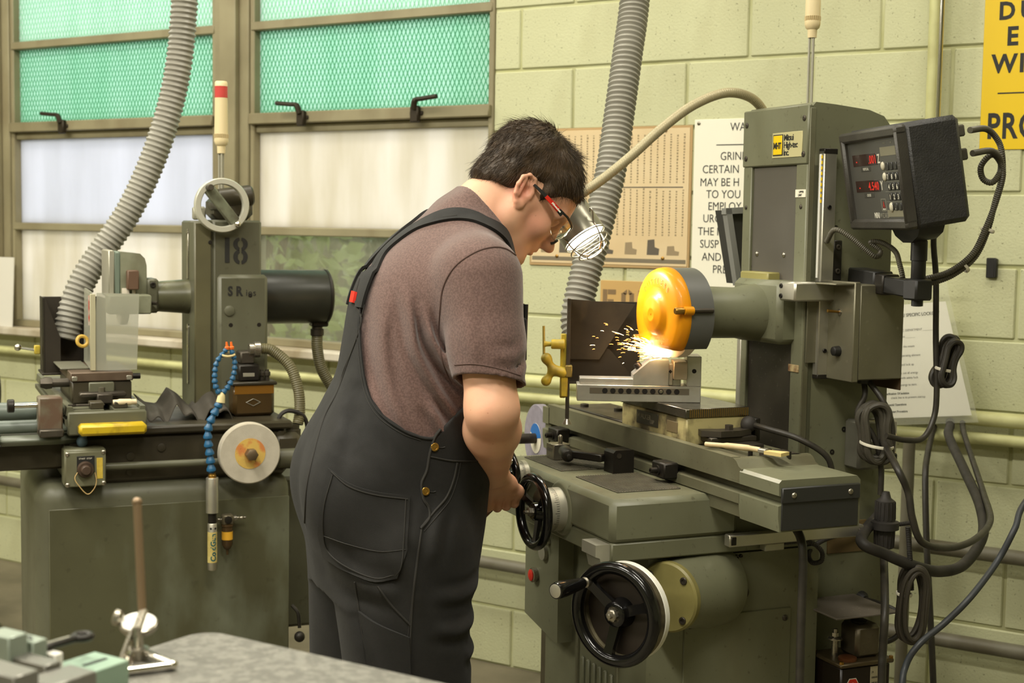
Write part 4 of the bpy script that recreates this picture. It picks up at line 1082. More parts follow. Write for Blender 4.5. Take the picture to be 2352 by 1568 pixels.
def patch(name, rows, mat, parent, lift, thick, nu=14, nv=12, fn=None):
    """cloth piece between picture curves (top row .. bottom row), laid on the garment with real thickness"""
    R_ = []
    for r in rows:
        r3 = np.array([np.r_[p, 0] for p in r], float); R_.append(resample(spl(r3, 8), np.linalg.norm(np.diff(np.array(spl(r3, 8)), axis=0), axis=1).sum() / nu * 1.0001)[:nu + 1, :2])
    R_ = np.array([np.array([np.interp(np.linspace(0, 1, nu + 1), np.linspace(0, 1, len(r)), r[:, k]) for k in (0, 1)]).T for r in R_])
    t = np.linspace(0, len(rows) - 1, nv + 1); grid = np.array([[np.interp(t, range(len(rows)), R_[:, i, k]) for k in (0, 1)] for i in range(nu + 1)]).transpose(2, 0, 1).reshape(-1, 2)
    P, g = on_surface(fn or (lambda P: ov_o(P) - 0.002), grid)
    n_ = nu + 1; m_ = nv + 1; top = P + g * (lift + thick); bot = P + g * lift * 0.2
    V = np.concatenate([top, bot]); Fc = []
    idx = lambda j, i: j * n_ + i
    o_ = n_ * m_
    for j in range(nv):
        for i in range(nu):
            q = (idx(j, i), idx(j, i + 1), idx(j + 1, i + 1), idx(j + 1, i))
            Fc.append(q); Fc.append(tuple(o_ + x for x in reversed(q)))
    rim = [idx(0, i) for i in range(n_)] + [idx(j, nu) for j in range(1, m_)] + [idx(nv, i) for i in range(nu - 1, -1, -1)] + [idx(j, 0) for j in range(nv - 1, 0, -1)]
    for a in range(len(rim)):
        b_ = (a + 1) % len(rim); Fc.append((rim[a], rim[b_], rim[b_] + o_, rim[a] + o_))
    b = MB(); b.add(V, Fc); return b.build(name, mat, parent, smooth=60)
pk = patch('back_pocket', [[(757, 1075), (800, 1108), (860, 1128), (940, 1138)], [(742, 1150), (800, 1175), (870, 1195), (938, 1200)], [(735, 1225), (800, 1240), (870, 1255), (934, 1262)], [(748, 1278), (800, 1312), (862, 1338), (915, 1325)]], OVM, ovr, 0.001, 0.0055)
PKF = lambda P: ov_o(P) - 0.0085
seam([(760, 1082), (800, 1116), (860, 1136), (936, 1146)], 0.0013, 'stitch_line', fn=PKF); seam([(764, 1090), (744, 1165), (743, 1230), (756, 1270), (800, 1304), (862, 1328), (905, 1320)], 0.0013, 'stitch_line', fn=PKF); seam([(932, 1146), (928, 1230), (922, 1300), (908, 1322)], 0.0013, 'stitch_line', fn=PKF)
seam([(742, 1230), (800, 1250), (870, 1266), (932, 1262)], 0.001, 'stitch_line', fn=PKF)
patch('tool_pocket', [[(826, 1402), (870, 1432), (940, 1462)], [(836, 1450), (880, 1475), (942, 1500)], [(845, 1540), (890, 1552), (944, 1560)]], OVM, ovr, 0.001, 0.005, 10, 8)
seam([(815, 1336), (822, 1380), (830, 1440), (842, 1500), (850, 1560)], 0.0018); seam([(868, 1346), (900, 1390), (944, 1436)], 0.0022); seam([(828, 1408), (872, 1440), (940, 1470)], 0.0014, 'stitch_line')
seam([(968, 1215), (958, 1290), (950, 1360), (944, 1440), (941, 1500), (938, 1566)], 0.0024, 'side_seam'); seam([(960, 1260), (951, 1330), (944, 1400), (936, 1480), (931, 1566)], 0.0012, 'stitch_line')
seam([(1050, 1062), (1042, 1100), (1026, 1140), (1000, 1172), (966, 1212)], 0.0026, 'pocket_edge'); seam([(1058, 1062), (1050, 1102), (1034, 1146), (1008, 1180), (974, 1220)], 0.0012, 'stitch_line')
seam([(986, 1048), (1040, 1058), (1100, 1058)], 0.002, 'waist_seam')
seam([(1012, 985), (998, 1005), (987, 1040), (980, 1080), (968, 1110), (972, 1145), (984, 1165), (986, 1190), (966, 1214)], 0.003, 'placket_edge')
seam([(846, 645), (836, 672), (829, 708), (826, 748), (829, 802), (836, 862), (850, 915), (880, 957), (929, 990), (968, 1005), (996, 1008)], 0.0024, 'armhole_hem', mat=OVM)
seam([(838, 700), (822, 760), (823, 800), (830, 865), (845, 921), (875, 963), (925, 996), (966, 1011)], 0.0011, 'stitch_line')
seam([(826, 640), (816, 690), (830, 740), (800, 830), (775, 900), (745, 960), (722, 1040), (705, 1120), (700, 1200)], 0.0018); seam([(775, 900), (790, 850), (815, 790), (826, 760)], 0.0014)
for (u, v) in ((998, 1026), (977, 1128)):
    P, g = on_surface(lambda P: ov_o(P) - 0.002, np.array([[u, v]])); MB().lathe(P[0] + g[0] * 0.001, g[0], [(0, 0.0085), (0.002, 0.0085), (0.003, 0.0075), (0.003, 0.005), (0.0022, 0.0045), (0.003, 0)], 20).build('brass_button', BRASS, ovr)
    seam([(u + 6, v), (u + 16, v + 2), (u + 24, v)], 0.0013, 'buttonhole', INK)
# straps over the shoulders
def strap_fn(P): return np.minimum(shirt_o(P) - 0.002, ov_o(P) - 0.002 + 5 * np.maximum(P[:, 2] - 1.43, 0))
def settle(Q, n=8, e=0.004):
    """slide points along the gradient onto the garment surface; returns points and normals"""
    for _ in range(n):
        g = np.stack([strap_fn(Q + np.eye(3)[k] * e) - strap_fn(Q - np.eye(3)[k] * e) for k in range(3)], 1); g /= np.linalg.norm(g, axis=1)[:, None] + 1e-9
        Q = Q - 0.8 * g * strap_fn(Q)[:, None]
    return Q, g
_sp, _ = on_surface(strap_fn, np.array([(826, 706), (836, 668), (852, 626), (880, 582), (918, 546), (960, 518), (1005, 500), (1050, 493), (1092, 500), (1122, 514)], float))
_sp = np.concatenate([_sp, [(0.215, -0.105, 1.50), (0.240, -0.098, 1.45), (0.252, -0.090, 1.39), (0.254, -0.085, 1.34)]])
STRAP_C, _ = settle(resample(spl(_sp, 6), 0.010))
def strap(C, name='strap'):
    C, g = settle(C); t = np.gradient(C, axis=0); t /= np.linalg.norm(t, axis=1)[:, None]
    s_ = np.cross(t, g); s_ /= np.linalg.norm(s_, axis=1)[:, None]; L_ = len(C)
    tops = []; bots = []
    for w_ in (-1, -0.4, 0.4, 1):
        Q, gq = settle(C + s_ * 0.0175 * w_, 5); tops.append(Q + gq * 0.0050); bots.append(Q - gq * 0.001)
    V = np.concatenate(tops + bots); Fc = []
    for r in range(3):
        for i in range(L_ - 1):
            q = (r * L_ + i, r * L_ + i + 1, (r + 1) * L_ + i + 1, (r + 1) * L_ + i); Fc += [q, tuple(x + 4 * L_ for x in reversed(q))]
    for r in (0, 3):
        for i in range(L_ - 1): Fc.append((r * L_ + i, r * L_ + i + 1, 4 * L_ + r * L_ + i + 1, 4 * L_ + r * L_ + i))
    for i in (0, L_ - 1):
        for r in range(3): Fc.append((r * L_ + i, (r + 1) * L_ + i, 4 * L_ + (r + 1) * L_ + i, 4 * L_ + r * L_ + i))
    b = MB(); b.add(V, Fc); return b.build(name, OVM, ovr, smooth=60)
strap(STRAP_C); strap(STRAP_C * np.array([1, -1, 1]))
seam([(827, 702), (833, 668), (849, 627), (877, 583), (915, 547), (958, 519), (1004, 501), (1050, 494)], 0.0011, 'stitch_line', fn=lambda P: np.minimum(shirt_o(P) - 0.007, ov_o(P) - 0.002 + 5 * np.maximum(P[:, 2] - 1.43, 0)))
lb = patch('brand_tag', [[(813, 669), (821, 671)], [(808, 694), (816, 696)]], REDP, ovr, 0.002, 0.004, 2, 2)
# shirt seams
def sseam(px, r=0.0014): return seam(px, r, 'shirt_seam', surf('shirt seam', (88, 68, 62), 0.9), fn=lambda P: shirt_o(P))
sm = [sseam([(1012, 700), (1008, 760), (1014, 820), (1036, 880)]), sseam([(1010, 720), (1018, 660), (1045, 612), (1090, 580), (1130, 568), (1160, 571), (1184, 586)], 0.0018), sseam([(1044, 838), (1090, 836), (1140, 845), (1195, 862)], 0.0011)]
for o in sm: o.parent = shirt
# bib pocket with pens, on the chest
bb = MB(); bb.box(0.235, 0.252, -0.11, -0.01, 1.245, 1.335, 0.004); bb.build('bib_pocket', OVM, ovr)
for y in (-0.06, -0.085): MB().cyl((0.254, y, 1.27), (0.256, y, 1.362), 0.0045, seg=10).build('pen', BLACKP, ovr)

# ---- body: one continuous skin surface (head, neck, trunk, arms, hands, legs)
HO = np.array([0.268, 0.0, 1.582]); HT = math.radians(46); HY = math.radians(-7)
cz, sz = math.cos(HY), math.sin(HY)
HX = np.array([math.cos(HT) * cz, math.cos(HT) * sz, -math.sin(HT)]); HYv = np.array([-sz, cz, 0.0]); HZ = np.cross(HX, HYv)
HR = np.stack([HX, HYv, HZ], 1)          # columns: head axes in the man's frame
def hp(x, y, z): return HO + HR @ np.array([x, y, z], float)
body = SDF()
trunk_ops(body, 0.022)
for sg, hip, knee, ank, r0, r1, r2 in ((-1, (-0.004, -0.100, 0.88), (0.012, -0.108, 0.50), (-0.005, -0.112, 0.09), 0.105, 0.072, 0.05), (1, (-0.022, 0.100, 0.88), (-0.03, 0.112, 0.50), (-0.05, 0.118, 0.09), 0.105, 0.072, 0.05)):
    body.add(d_cone(hip, knee, r0, r1), 0.03, ctr=(np.array(hip) + knee) / 2, rad=0.33); body.add(d_cone(knee, ank, r1, r2), 0.02, ctr=(np.array(knee) + ank) / 2, rad=0.30)
# neck
addc(body, (0.125, 0, 1.49), hp(-0.028, 0, -0.03), 0.078, 0.068, 0.03)
addc(body, (0.20, 0, 1.46), hp(0.01, 0, -0.06), 0.06, 0.052, 0.03)
# skull and face (head frame: x forward, z up, origin between the ear canals)
adde(body, hp(-0.008, 0, 0.052), (0.100, 0.077, 0.083), 0.02, R=HR)
adde(body, hp(0.030, 0, 0.030), (0.070, 0.066, 0.070), 0.025, R=HR)
adde(body, hp(0.045, 0, -0.030), (0.052, 0.058, 0.062), 0.03, R=HR)
addc(body, hp(0.078, -0.012, -0.092), hp(0.078, 0.012, -0.092), 0.018, 0.018, 0.025)
for sg in (-1, 1):
    addc(body, hp(0.004, sg * 0.056, -0.055), hp(0.070, sg * 0.022, -0.090), 0.018, 0.016, 0.03)       # jaw
    addc(body, hp(0.0, sg * 0.060, -0.01), hp(0.004, sg * 0.056, -0.055), 0.018, 0.018, 0.03)
    adde(body, hp(0.060, sg * 0.040, -0.018), (0.026, 0.022, 0.020), 0.02, R=HR)                        # cheek
    addc(body, hp(0.090, sg * 0.012, 0.032), hp(0.078, sg * 0.045, 0.031), 0.012, 0.010, 0.014)         # brow ridge
    adde(body, hp(0.097, sg * 0.033, 0.013), (0.017, 0.018, 0.012), 0.014, 's', R=HR)                   # eye socket
    adde(body, hp(0.0775, sg * 0.032, 0.012), (0.013, 0.0135, 0.0125), 0.003, R=HR)                     # eyeball and lids
    addc(body, hp(0.090, sg * 0.022, 0.0185), hp(0.083, sg * 0.043, 0.0165), 0.0034, 0.003, 0.004)
    addc(body, hp(0.088, sg * 0.022, 0.0065), hp(0.082, sg * 0.042, 0.0065), 0.003, 0.003, 0.004)
    adde(body, hp(0.103, sg * 0.0125, -0.032), (0.013, 0.0085, 0.009), 0.008, R=HR)                     # nostril wing
    adde(body, hp(0.107, sg * 0.0075, -0.0395), (0.007, 0.0038, 0.0045), 0.003, 's', R=HR)
addc(body, hp(0.090, 0, 0.026), hp(0.112, 0, -0.020), 0.0095, 0.0105, 0.012)                            # nose bridge
adde(body, hp(0.1175, 0, -0.0275), (0.0125, 0.0115, 0.0105), 0.01, R=HR)
adde(body, hp(0.086, 0, -0.052), (0.016, 0.026, 0.018), 0.015, R=HR)                                    # muzzle
addc(body, hp(0.0985, -0.010, -0.0535), hp(0.0985, 0.010, -0.0535), 0.0048, 0.0048, 0.006)              # lips
addc(body, hp(0.0985, -0.008, -0.0535), hp(0.088, -0.024, -0.0575), 0.0046, 0.0030, 0.006); addc(body, hp(0.0985, 0.008, -0.0535), hp(0.088, 0.024, -0.0575), 0.0046, 0.0030, 0.006)
addc(body, hp(0.0965, -0.012, -0.0665), hp(0.0965, 0.012, -0.0665), 0.0058, 0.0058, 0.006)
addc(body, hp(0.1035, -0.018, -0.0600), hp(0.1035, 0.018, -0.0600), 0.0022, 0.0022, 0.003, 's')
addc(body, hp(0.098, -0.02, -0.0785), hp(0.098, 0.02, -0.0785), 0.004, 0.004, 0.012, 's')
# ears
for sg in (-1, 1):
    er = sg * 0.079; Rz = np.stack([HX * 0.94 + HZ * 0.34, HYv, HZ * 0.94 - HX * 0.34], 1)
    et = lambda u, v, w_=0.0: hp(-0.012, er, 0.004) + Rz @ np.array([u, sg * (0.006 + w_ - 0.35 * u), v])
    loop = [et(0.012, 0.016), et(0.006, 0.031), et(-0.009, 0.034), et(-0.021, 0.024, 0.002), et(-0.024, 0.006, 0.003), et(-0.020, -0.012, 0.001), et(-0.010, -0.026, -0.001), et(0.004, -0.030, -0.003)]
    adde(body, et(-0.006, 0.004, -0.006), (0.020, 0.006, 0.032), 0.010, R=Rz)
    for q in range(len(loop) - 1): addc(body, loop[q], loop[q + 1], 0.0042, 0.0042, 0.004)
    adde(body, et(-0.002, -0.028, -0.001), (0.009, 0.005, 0.010), 0.008, R=Rz)
    adde(body, et(0.001, 0.004, 0.004), (0.009, 0.009, 0.011), 0.006, 's', R=Rz)
    adde(body, et(-0.004, 0.021, 0.005), (0.010, 0.007, 0.008), 0.006, 's', R=Rz)
    addc(body, et(-0.013, 0.022, 0.001), et(-0.013, -0.012, 0.001), 0.0042, 0.0042, 0.005)
    addc(body, et(0.013, 0.004, -0.001), et(0.012, -0.006, -0.001), 0.0042, 0.004, 0.006)
# arms
addc(body, SH_R, EL_R, 0.056, 0.050, 0.03)
fm = EL_R + (WR_R - EL_R) * 0.30
addc(body, EL_R, fm, 0.050, 0.055, 0.02); addc(body, fm, WR_R, 0.054, 0.0315, 0.02)
adde(body, EL_R + np.array([-0.012, -0.028, -0.006]), (0.02, 0.016, 0.02), 0.025)
addc(body, SH_L, EL_L, 0.056, 0.048, 0.03); fml = EL_L + (WR_L - EL_L) * 0.3
addc(body, EL_L, fml, 0.047, 0.051, 0.02); addc(body, fml, WR_L, 0.050, 0.030, 0.02)
NAILS = []
def grip_hand(s, wr, gc, t, b, mirror=1):
    """fist closed on a grip: gc grip centre, t along the grip from index to little finger, b from the grip out through the back of the hand"""
    t = unit(t); b = unit(b - t * (np.dot(b, t))); c = unit(np.cross(t, b)) * mirror          # c: way the fingers go on from the knuckles
    mc = []
    for i, (o, sc) in enumerate(((-0.031, 1.0), (-0.010, 1.06), (0.011, 1.0), (0.031, 0.86))):
        base_ = gc + t * o
        M0 = base_ + b * 0.034 + c * 0.006; M1 = base_ + b * 0.012 + c * 0.033 * sc; M2 = base_ - b * 0.020 + c * 0.024 * sc; M3 = base_ - b * 0.025 - c * 0.002
        mc.append(M0)
        addc(s, M0, M1, 0.0108 * (0.95 if i == 3 else 1), 0.0095, 0.006); addc(s, M1, M2, 0.0093, 0.0086, 0.004); addc(s, M2, M3, 0.0084, 0.0072, 0.004)
        adde(s, M0 + b * 0.002, (0.011, 0.011, 0.011), 0.006)
        k0 = wr + t * o * 0.55
        addc(s, k0, M0, 0.017, 0.0125, 0.014)
        NAILS.append((M3, -b, -c))
    pc = (wr + (mc[1] + mc[2]) / 2) / 2
    addc(s, pc - t * 0.02 - b * 0.006, pc + t * 0.022 - b * 0.006, 0.017, 0.017, 0.015)
    th0 = wr - t * 0.020 - b * 0.004; th1 = gc - t * 0.046 + b * 0.020 - c * 0.018; th2 = gc - t * 0.046 - b * 0.012 - c * 0.006; th3 = gc - t * 0.036 - b * 0.030 + c * 0.012
    addc(s, th0, th1, 0.018, 0.0155, 0.016); addc(s, th1, th2, 0.0138, 0.0115, 0.006); addc(s, th2, th3, 0.0112, 0.0092, 0.004)
    NAILS.append((th3, -t, -b))
def m_to_p(q): return p_local(np.array(mw(q)))
_gd = np.array([-0.75, 0, 0.45]); _gd = _gd / np.linalg.norm(_gd)
_hpR = np.array([-0.24, -0.063, 0.914]) + _gd * 0.073 * 0.93
GRIP_R = m_to_p(_hpR + np.array([0, -0.060, 0]))
_tR = m_to_p(_hpR) - m_to_p(_hpR + np.array([0, -0.1, 0]))
grip_hand(body, WR_R, GRIP_R, unit(_tR) + np.array([0, 0, 0.0]), np.array([0.0, -0.86, 0.30]), 1)
GRIP_L = m_to_p(np.array([-0.43 + 0.0, -0.046 - 0.045, 0.956 + 0.054]))
grip_hand(body, WR_L, GRIP_L, _tR, np.array([0, 0.5, 0.85]), -1)
def body_fn(P, cull=None): return body(P, cull)
# skin: freckled, flushed cheek and ear tint by position
m, nt, bs = newmat('skin'); Lk = nt.links
tc = nd(nt, 'ShaderNodeTexCoord')
def skin_mix(a, c2, fac):
    mx = nd(nt, 'ShaderNodeMix', data_type='RGBA'); Lk.new(fac, mx.inputs[0]); Lk.new(a, mx.inputs[6]); mx.inputs[7].default_value = lin(*c2); return mx.outputs[2]
c0 = nd(nt, 'ShaderNodeRGB'); c0.outputs[0].default_value = lin(222, 172, 140)
nz = nd(nt, 'ShaderNodeTexNoise'); nz.inputs['Scale'].default_value = 16; nz.inputs['Detail'].default_value = 4; Lk.new(tc.outputs['Object'], nz.inputs['Vector'])
mr = nd(nt, 'ShaderNodeMapRange'); mr.inputs[1].default_value = 0.45; mr.inputs[2].default_value = 0.7; mr.inputs[4].default_value = 0.5; Lk.new(nz.outputs[0], mr.inputs[0])
c1 = skin_mix(c0.outputs[0], (212, 148, 122), mr.outputs[0])
def blush(col, c, r, rgb, amt):
    vm = nd(nt, 'ShaderNodeVectorMath', operation='DISTANCE'); vm.inputs[1].default_value = tuple(c); Lk.new(tc.outputs['Object'], vm.inputs[0])
    q = nd(nt, 'ShaderNodeMapRange'); q.interpolation_type = 'SMOOTHSTEP'; q.inputs[1].default_value = r; q.inputs[2].default_value = 0.0; q.inputs[3].default_value = 0; q.inputs[4].default_value = amt; Lk.new(vm.outputs['Value'], q.inputs[0])
    return skin_mix(col, rgb, q.outputs[0])
c1 = blush(c1, hp(0.050, -0.062, -0.02), 0.055, (216, 138, 118), 0.5); c1 = blush(c1, hp(-0.02, -0.085, 0.0), 0.045, (216, 120, 104), 0.55); c1 = blush(c1, EL_R, 0.07, (206, 120, 104), 0.5)
c1 = blush(c1, hp(0.099, 0, -0.061), 0.026, (190, 100, 92), 0.55); c1 = blush(c1, hp(0.118, 0, -0.03), 0.022, (206, 116, 98), 0.45); c1 = blush(c1, GRIP_R, 0.085, (206, 134, 114), 0.5)
vo = nd(nt, 'ShaderNodeTexVoronoi'); vo.inputs['Scale'].default_value = 75; vo.inputs['Randomness'].default_value = 1.0; Lk.new(tc.outputs['Object'], vo.inputs['Vector'])
mr = nd(nt, 'ShaderNodeMapRange'); mr.inputs[1].default_value = 0.13; mr.inputs[2].default_value = 0.06; mr.inputs[3].default_value = 0; mr.inputs[4].default_value = 0.55; Lk.new(vo.outputs['Distance'], mr.inputs[0])
gt = nd(nt, 'ShaderNodeMath', operation='GREATER_THAN'); gt.inputs[1].default_value = 0.72; sp = nd(nt, 'ShaderNodeSeparateColor'); Lk.new(vo.outputs['Color'], sp.inputs[0]); Lk.new(sp.outputs[0], gt.inputs[0])
mu = nd(nt, 'ShaderNodeMath', operation='MULTIPLY'); Lk.new(mr.outputs[0], mu.inputs[0]); Lk.new(gt.outputs[0], mu.inputs[1])
c1 = skin_mix(c1, (168, 104, 74), mu.outputs[0])
Lk.new(c1, bs.inputs['Base Color']); bs.inputs['Roughness'].default_value = 0.52
bs.inputs['Subsurface Weight'].default_value = 0.12; bs.inputs['Subsurface Radius'].default_value = (0.012, 0.005, 0.003); bs.inputs['Subsurface Scale'].default_value = 0.5
nz = nd(nt, 'ShaderNodeTexNoise'); nz.inputs['Scale'].default_value = 450; Lk.new(tc.outputs['Object'], nz.inputs['Vector'])
bp = nd(nt, 'ShaderNodeBump'); bp.inputs['Strength'].default_value = 0.12; bp.inputs['Distance'].default_value = 0.001; Lk.new(nz.outputs[0], bp.inputs['Height']); Lk.new(bp.outputs[0], bs.inputs['Normal'])
SKIN = m
_t0 = __import__('time').time(); V, Fq = surface_nets(body_fn, (-0.22, -0.36, 0.03), (0.46, 0.38, 1.74), 0.0024)
bodyo = mesh_np('body', V, Fq, SKIN, man)
# work boots
for y, x in ((-0.112, -0.005), (0.118, -0.05)):
    s = SDF(); addc(s, (x, y, 0.14), (x, y, 0.06), 0.062, 0.060, 0.02); s.add(d_box((x + 0.06, y, 0.055), (0.145, 0.052, 0.05), 0.03), 0.03); s.add(lambda P: P[:, 2] * -1 + 0.004, 0.004, 'i')
    _t0 = __import__('time').time(); V, Fq = surface_nets(lambda P, c=None: s(P, None), (x - 0.12, y - 0.1, -0.02), (x + 0.25, y + 0.1, 0.22), 0.006, 8)
    mesh_np('work_boot', V, Fq, surf('boot leather', (60, 46, 34), 0.6), man)

# ---- hair: cap over the skull plus strands
def hx_of(P): return (P - HO) @ HR
HL = np.array([(-0.13, -0.052), (-0.096, -0.052), (-0.062, -0.030), (-0.035, -0.014), (-0.022, 0.010), (-0.012, 0.034), (0.002, 0.036), (0.014, 0.016), (0.022, 0.010), (0.032, 0.030), (0.050, 0.042), (0.072, 0.058), (0.088, 0.072), (0.13, 0.070)])
def hair_line(x): return np.interp(x, HL[:, 0], HL[:, 1])
def skull(P):
    d = d_ell(hp(-0.008, 0, 0.052), (0.100, 0.077, 0.083), HR)(P)
    d = smin(d, d_ell(hp(0.030, 0, 0.030), (0.070, 0.066, 0.070), HR)(P), 0.025)
    return smin(d, d_cone((0.125, 0, 1.49), hp(-0.028, 0, -0.03), 0.078, 0.068)(P), 0.03)
_rs = np.random.RandomState(3)
_ph = _rs.uniform(0, 6.28, (8,)); _fr = _rs.normal(size=(8, 3)) * 95
def hair_fn(P, cull=None):
    q = hx_of(P); d = skull(P)
    above = np.clip((q[:, 2] - hair_line(q[:, 0])) / 0.030, 0, 1)
    th = -0.004 + 0.0105 * np.sqrt(above) + 0.008 * np.clip((q[:, 2] - 0.03) / 0.06, 0, 1) + 0.014 * np.clip((-q[:, 0] - 0.02) / 0.05, 0, 1) * np.clip(above * 1.5, 0, 1) - 0.007 * np.clip((q[:, 0] - 0.03) / 0.04, 0, 1)
    wob = sum(np.sin(P @ _fr[i] + _ph[i]) for i in range(8)) * 0.0007
    d = d - th - wob
    ln = hair_line(q[:, 0]) - q[:, 2]
    low = np.maximum(ln, -0.14 - q[:, 0])
    return smax(d, low - 0.004, 0.008)
HAIRM = surf('dark brown hair', (74, 58, 40), 0.45, rgb2=(54, 42, 29), scale=40, bump=0.4, bump_scale=260, spec=0.4)
_t0 = __import__('time').time(); V, Fq = surface_nets(hair_fn, HO - 0.16, HO + 0.16, 0.0026)
hair = mesh_np('hair', V, Fq, HAIRM, man)
def strands(n=12000):
    rs = np.random.RandomState(11); b_v = []; b_f = []
    whorl = np.array([-0.050, 0.0, 0.125])
    pick = rs.choice(len(HV), n); R0 = HV[pick]; e_ = 0.003
    G_ = np.stack([hair_fn(R0 + np.eye(3)[k] * e_) - hair_fn(R0 - np.eye(3)[k] * e_) for k in range(3)], 1); G_ /= np.linalg.norm(G_, axis=1)[:, None] + 1e-9
    Q0 = hx_of(R0); outw = skull(R0) > -0.006
    for P0, nrm, q, ok in zip(R0, G_, Q0, outw):
        if not ok: continue
        fl_ = q - whorl
        if q[0] < -0.05: fl_ = fl_ + np.array([-0.01, 0, -0.05])
        tan = HR @ unit(fl_); tan = unit(tan - nrm * (tan @ nrm)); tan = unit(tan + rs.normal(size=3) * 0.25)
        tuft = math.exp(-((q[0] + 0.005) ** 2 + q[1] ** 2) / 0.0010) if q[2] > 0.11 else 0
        top = min(1, max(0, (q[2] - hair_line(q[0])) / 0.05))
        ln = rs.uniform(0.012, 0.034) * (0.35 + 0.75 * top)
        lift = rs.uniform(0.02, 0.30) + 1.0 * tuft * rs.uniform(0.2, 1)
        d0 = unit(tan + nrm * lift); p = P0 - nrm * 0.001; pts = [p]
        for s_ in range(4):
            p = p + d0 * ln / 4; pts.append(p); d0 = unit(d0 - nrm * (0.10 if tuft < 0.4 else 0.0) + np.array([0, 0, -0.03]))
        side = unit(np.cross(tan, nrm)); o = len(b_v)
        for s_, p in enumerate(pts):
            w_ = 0.00055 * (1 - s_ / 4.6)
            b_v += [p + side * w_, p - side * w_ * 0.5 + nrm * w_ * 0.9, p - side * w_ * 0.5 - nrm * w_ * 0.9]
        for s_ in range(4):
            for k in range(3):
                a, c_ = o + s_ * 3 + k, o + s_ * 3 + (k + 1) % 3; b_f.append((a, c_, c_ + 3, a + 3))
    return np.array(b_v), np.array(b_f)
HV = V
V, Fq = strands()
hs = mesh_np('hair_strands', V, Fq, HAIRM, hair); hs['kind'] = 'stuff'
# eyebrow
for sg in (-1, 1):
    b = MB()
    for k in range(60):
        t = k / 60; p = hp(0.1005 - 0.024 * t ** 1.6, sg * (0.014 + 0.036 * t), 0.036 + 0.004 * math.sin(3 * t)) + np.random.normal(size=3) * 0.0012
        b.tube([p, p + HR @ np.array([0.0005, sg * 0.006, 0.001])], 0.0005, 3, cap=False)
    o = b.build('eyebrow', HAIRM, bodyo); o['kind'] = 'stuff'

# ---- safety glasses worn by the man
sg_ = bpy.data.objects.new('safety_glasses', None); COL.objects.link(sg_); sg_.parent = man
m, nt, bs = newmat('clear polycarbonate'); bs.inputs['Base Color'].default_value = (0.92, 0.93, 0.9, 1); bs.inputs['Transmission Weight'].default_value = 1.0; bs.inputs['Roughness'].default_value = 0.02; bs.inputs['IOR'].default_value = 1.25
CLEARP = m
def gp(x, y, z): return hp(x, y, z)
for sg in (-1, 1):
    tp = spl([gp(-0.012, sg * 0.0865, 0.026), gp(0.012, sg * 0.0875, 0.0275), gp(0.042, sg * 0.085, 0.0285), gp(0.075, sg * 0.0795, 0.029)], 8)
    def band(pts, hgt, thick, name, mat):
        V = []; 
        for i, p in enumerate(pts):
            h_ = np.interp(i / (len(pts) - 1), np.linspace(0, 1, len(hgt)), hgt)
            for (a, c_) in ((-1, -1), (1, -1), (1, 1), (-1, 1)): V.append(p + HR @ np.array([0, thick / 2 * a, h_ / 2 * c_]))
        Fc = []
        for i in range(len(pts) - 1):
            for k in range(4): Fc.append((i * 4 + k, i * 4 + (k + 1) % 4, i * 4 + 4 + (k + 1) % 4, i * 4 + 4 + k))
        Fc += [(3, 2, 1, 0), tuple(range(len(pts) * 4 - 4, len(pts) * 4))]
        b = MB(); b.add(V, Fc); return b.build(name, mat, sg_, smooth=50)
    band(tp[:12], [0.005, 0.0075], 0.0045, 'temple', BLACKP); band(tp[11:22], [0.0078, 0.0095], 0.0052, 'temple_grip', REDP); band(tp[21:], [0.0095, 0.011], 0.0055, 'hinge', BLACKP)
    fp = spl([gp(0.070, sg * 0.079, 0.032), gp(0.090, sg * 0.072, 0.034), gp(0.112, sg * 0.045, 0.033), gp(0.120, sg * 0.010, 0.029), gp(0.121, 0, 0.028)], 6)
    MB().tube(fp, 0.0026, 8).build('brow_bar', BLACKP, sg_)
    lo_ = spl([gp(0.066, sg * 0.076, 0.010), gp(0.086, sg * 0.068, -0.010), gp(0.104, sg * 0.044, -0.0145), gp(0.114, sg * 0.020, -0.010), gp(0.118, sg * 0.007, 0.006)], 6)
    up_ = spl([gp(0.070, sg * 0.079, 0.030), gp(0.090, sg * 0.072, 0.032), gp(0.112, sg * 0.045, 0.031), gp(0.119, sg * 0.018, 0.029), gp(0.121, sg * 0.006, 0.026)], 6)
    V = []; Fc = []; n_ = len(lo_)
    for i in range(n_):
        for t in (0, 0.33, 0.66, 1):
            p = np.array(lo_[i]) * (1 - t) + np.array(up_[i]) * t
            V.append(p + HR @ np.array([0.004 * math.sin(PI * t), sg * 0.002 * math.sin(PI * t), 0]))
    for i in range(n_ - 1):
        for k in range(3): Fc.append((i * 4 + k, i * 4 + k + 1, i * 4 + 5 + k, i * 4 + 4 + k))
    V2 = [np.array(p) - HR @ np.array([0.0016, sg * 0.0006, 0]) for p in V]; o_ = len(V)
    Fc2 = [tuple(o_ + x for x in reversed(f)) for f in Fc]
    rim = [i * 4 for i in range(n_)] + [(n_ - 1) * 4 + k for k in (1, 2, 3)] + [i * 4 + 3 for i in range(n_ - 2, -1, -1)] + [2, 1]
    Fr = [(rim[a], rim[(a + 1) % len(rim)], rim[(a + 1) % len(rim)] + o_, rim[a] + o_) for a in range(len(rim))]
    b = MB(); b.add(V + V2, Fc + Fc2 + Fr); b.build('lens', CLEARP, sg_, smooth=60)
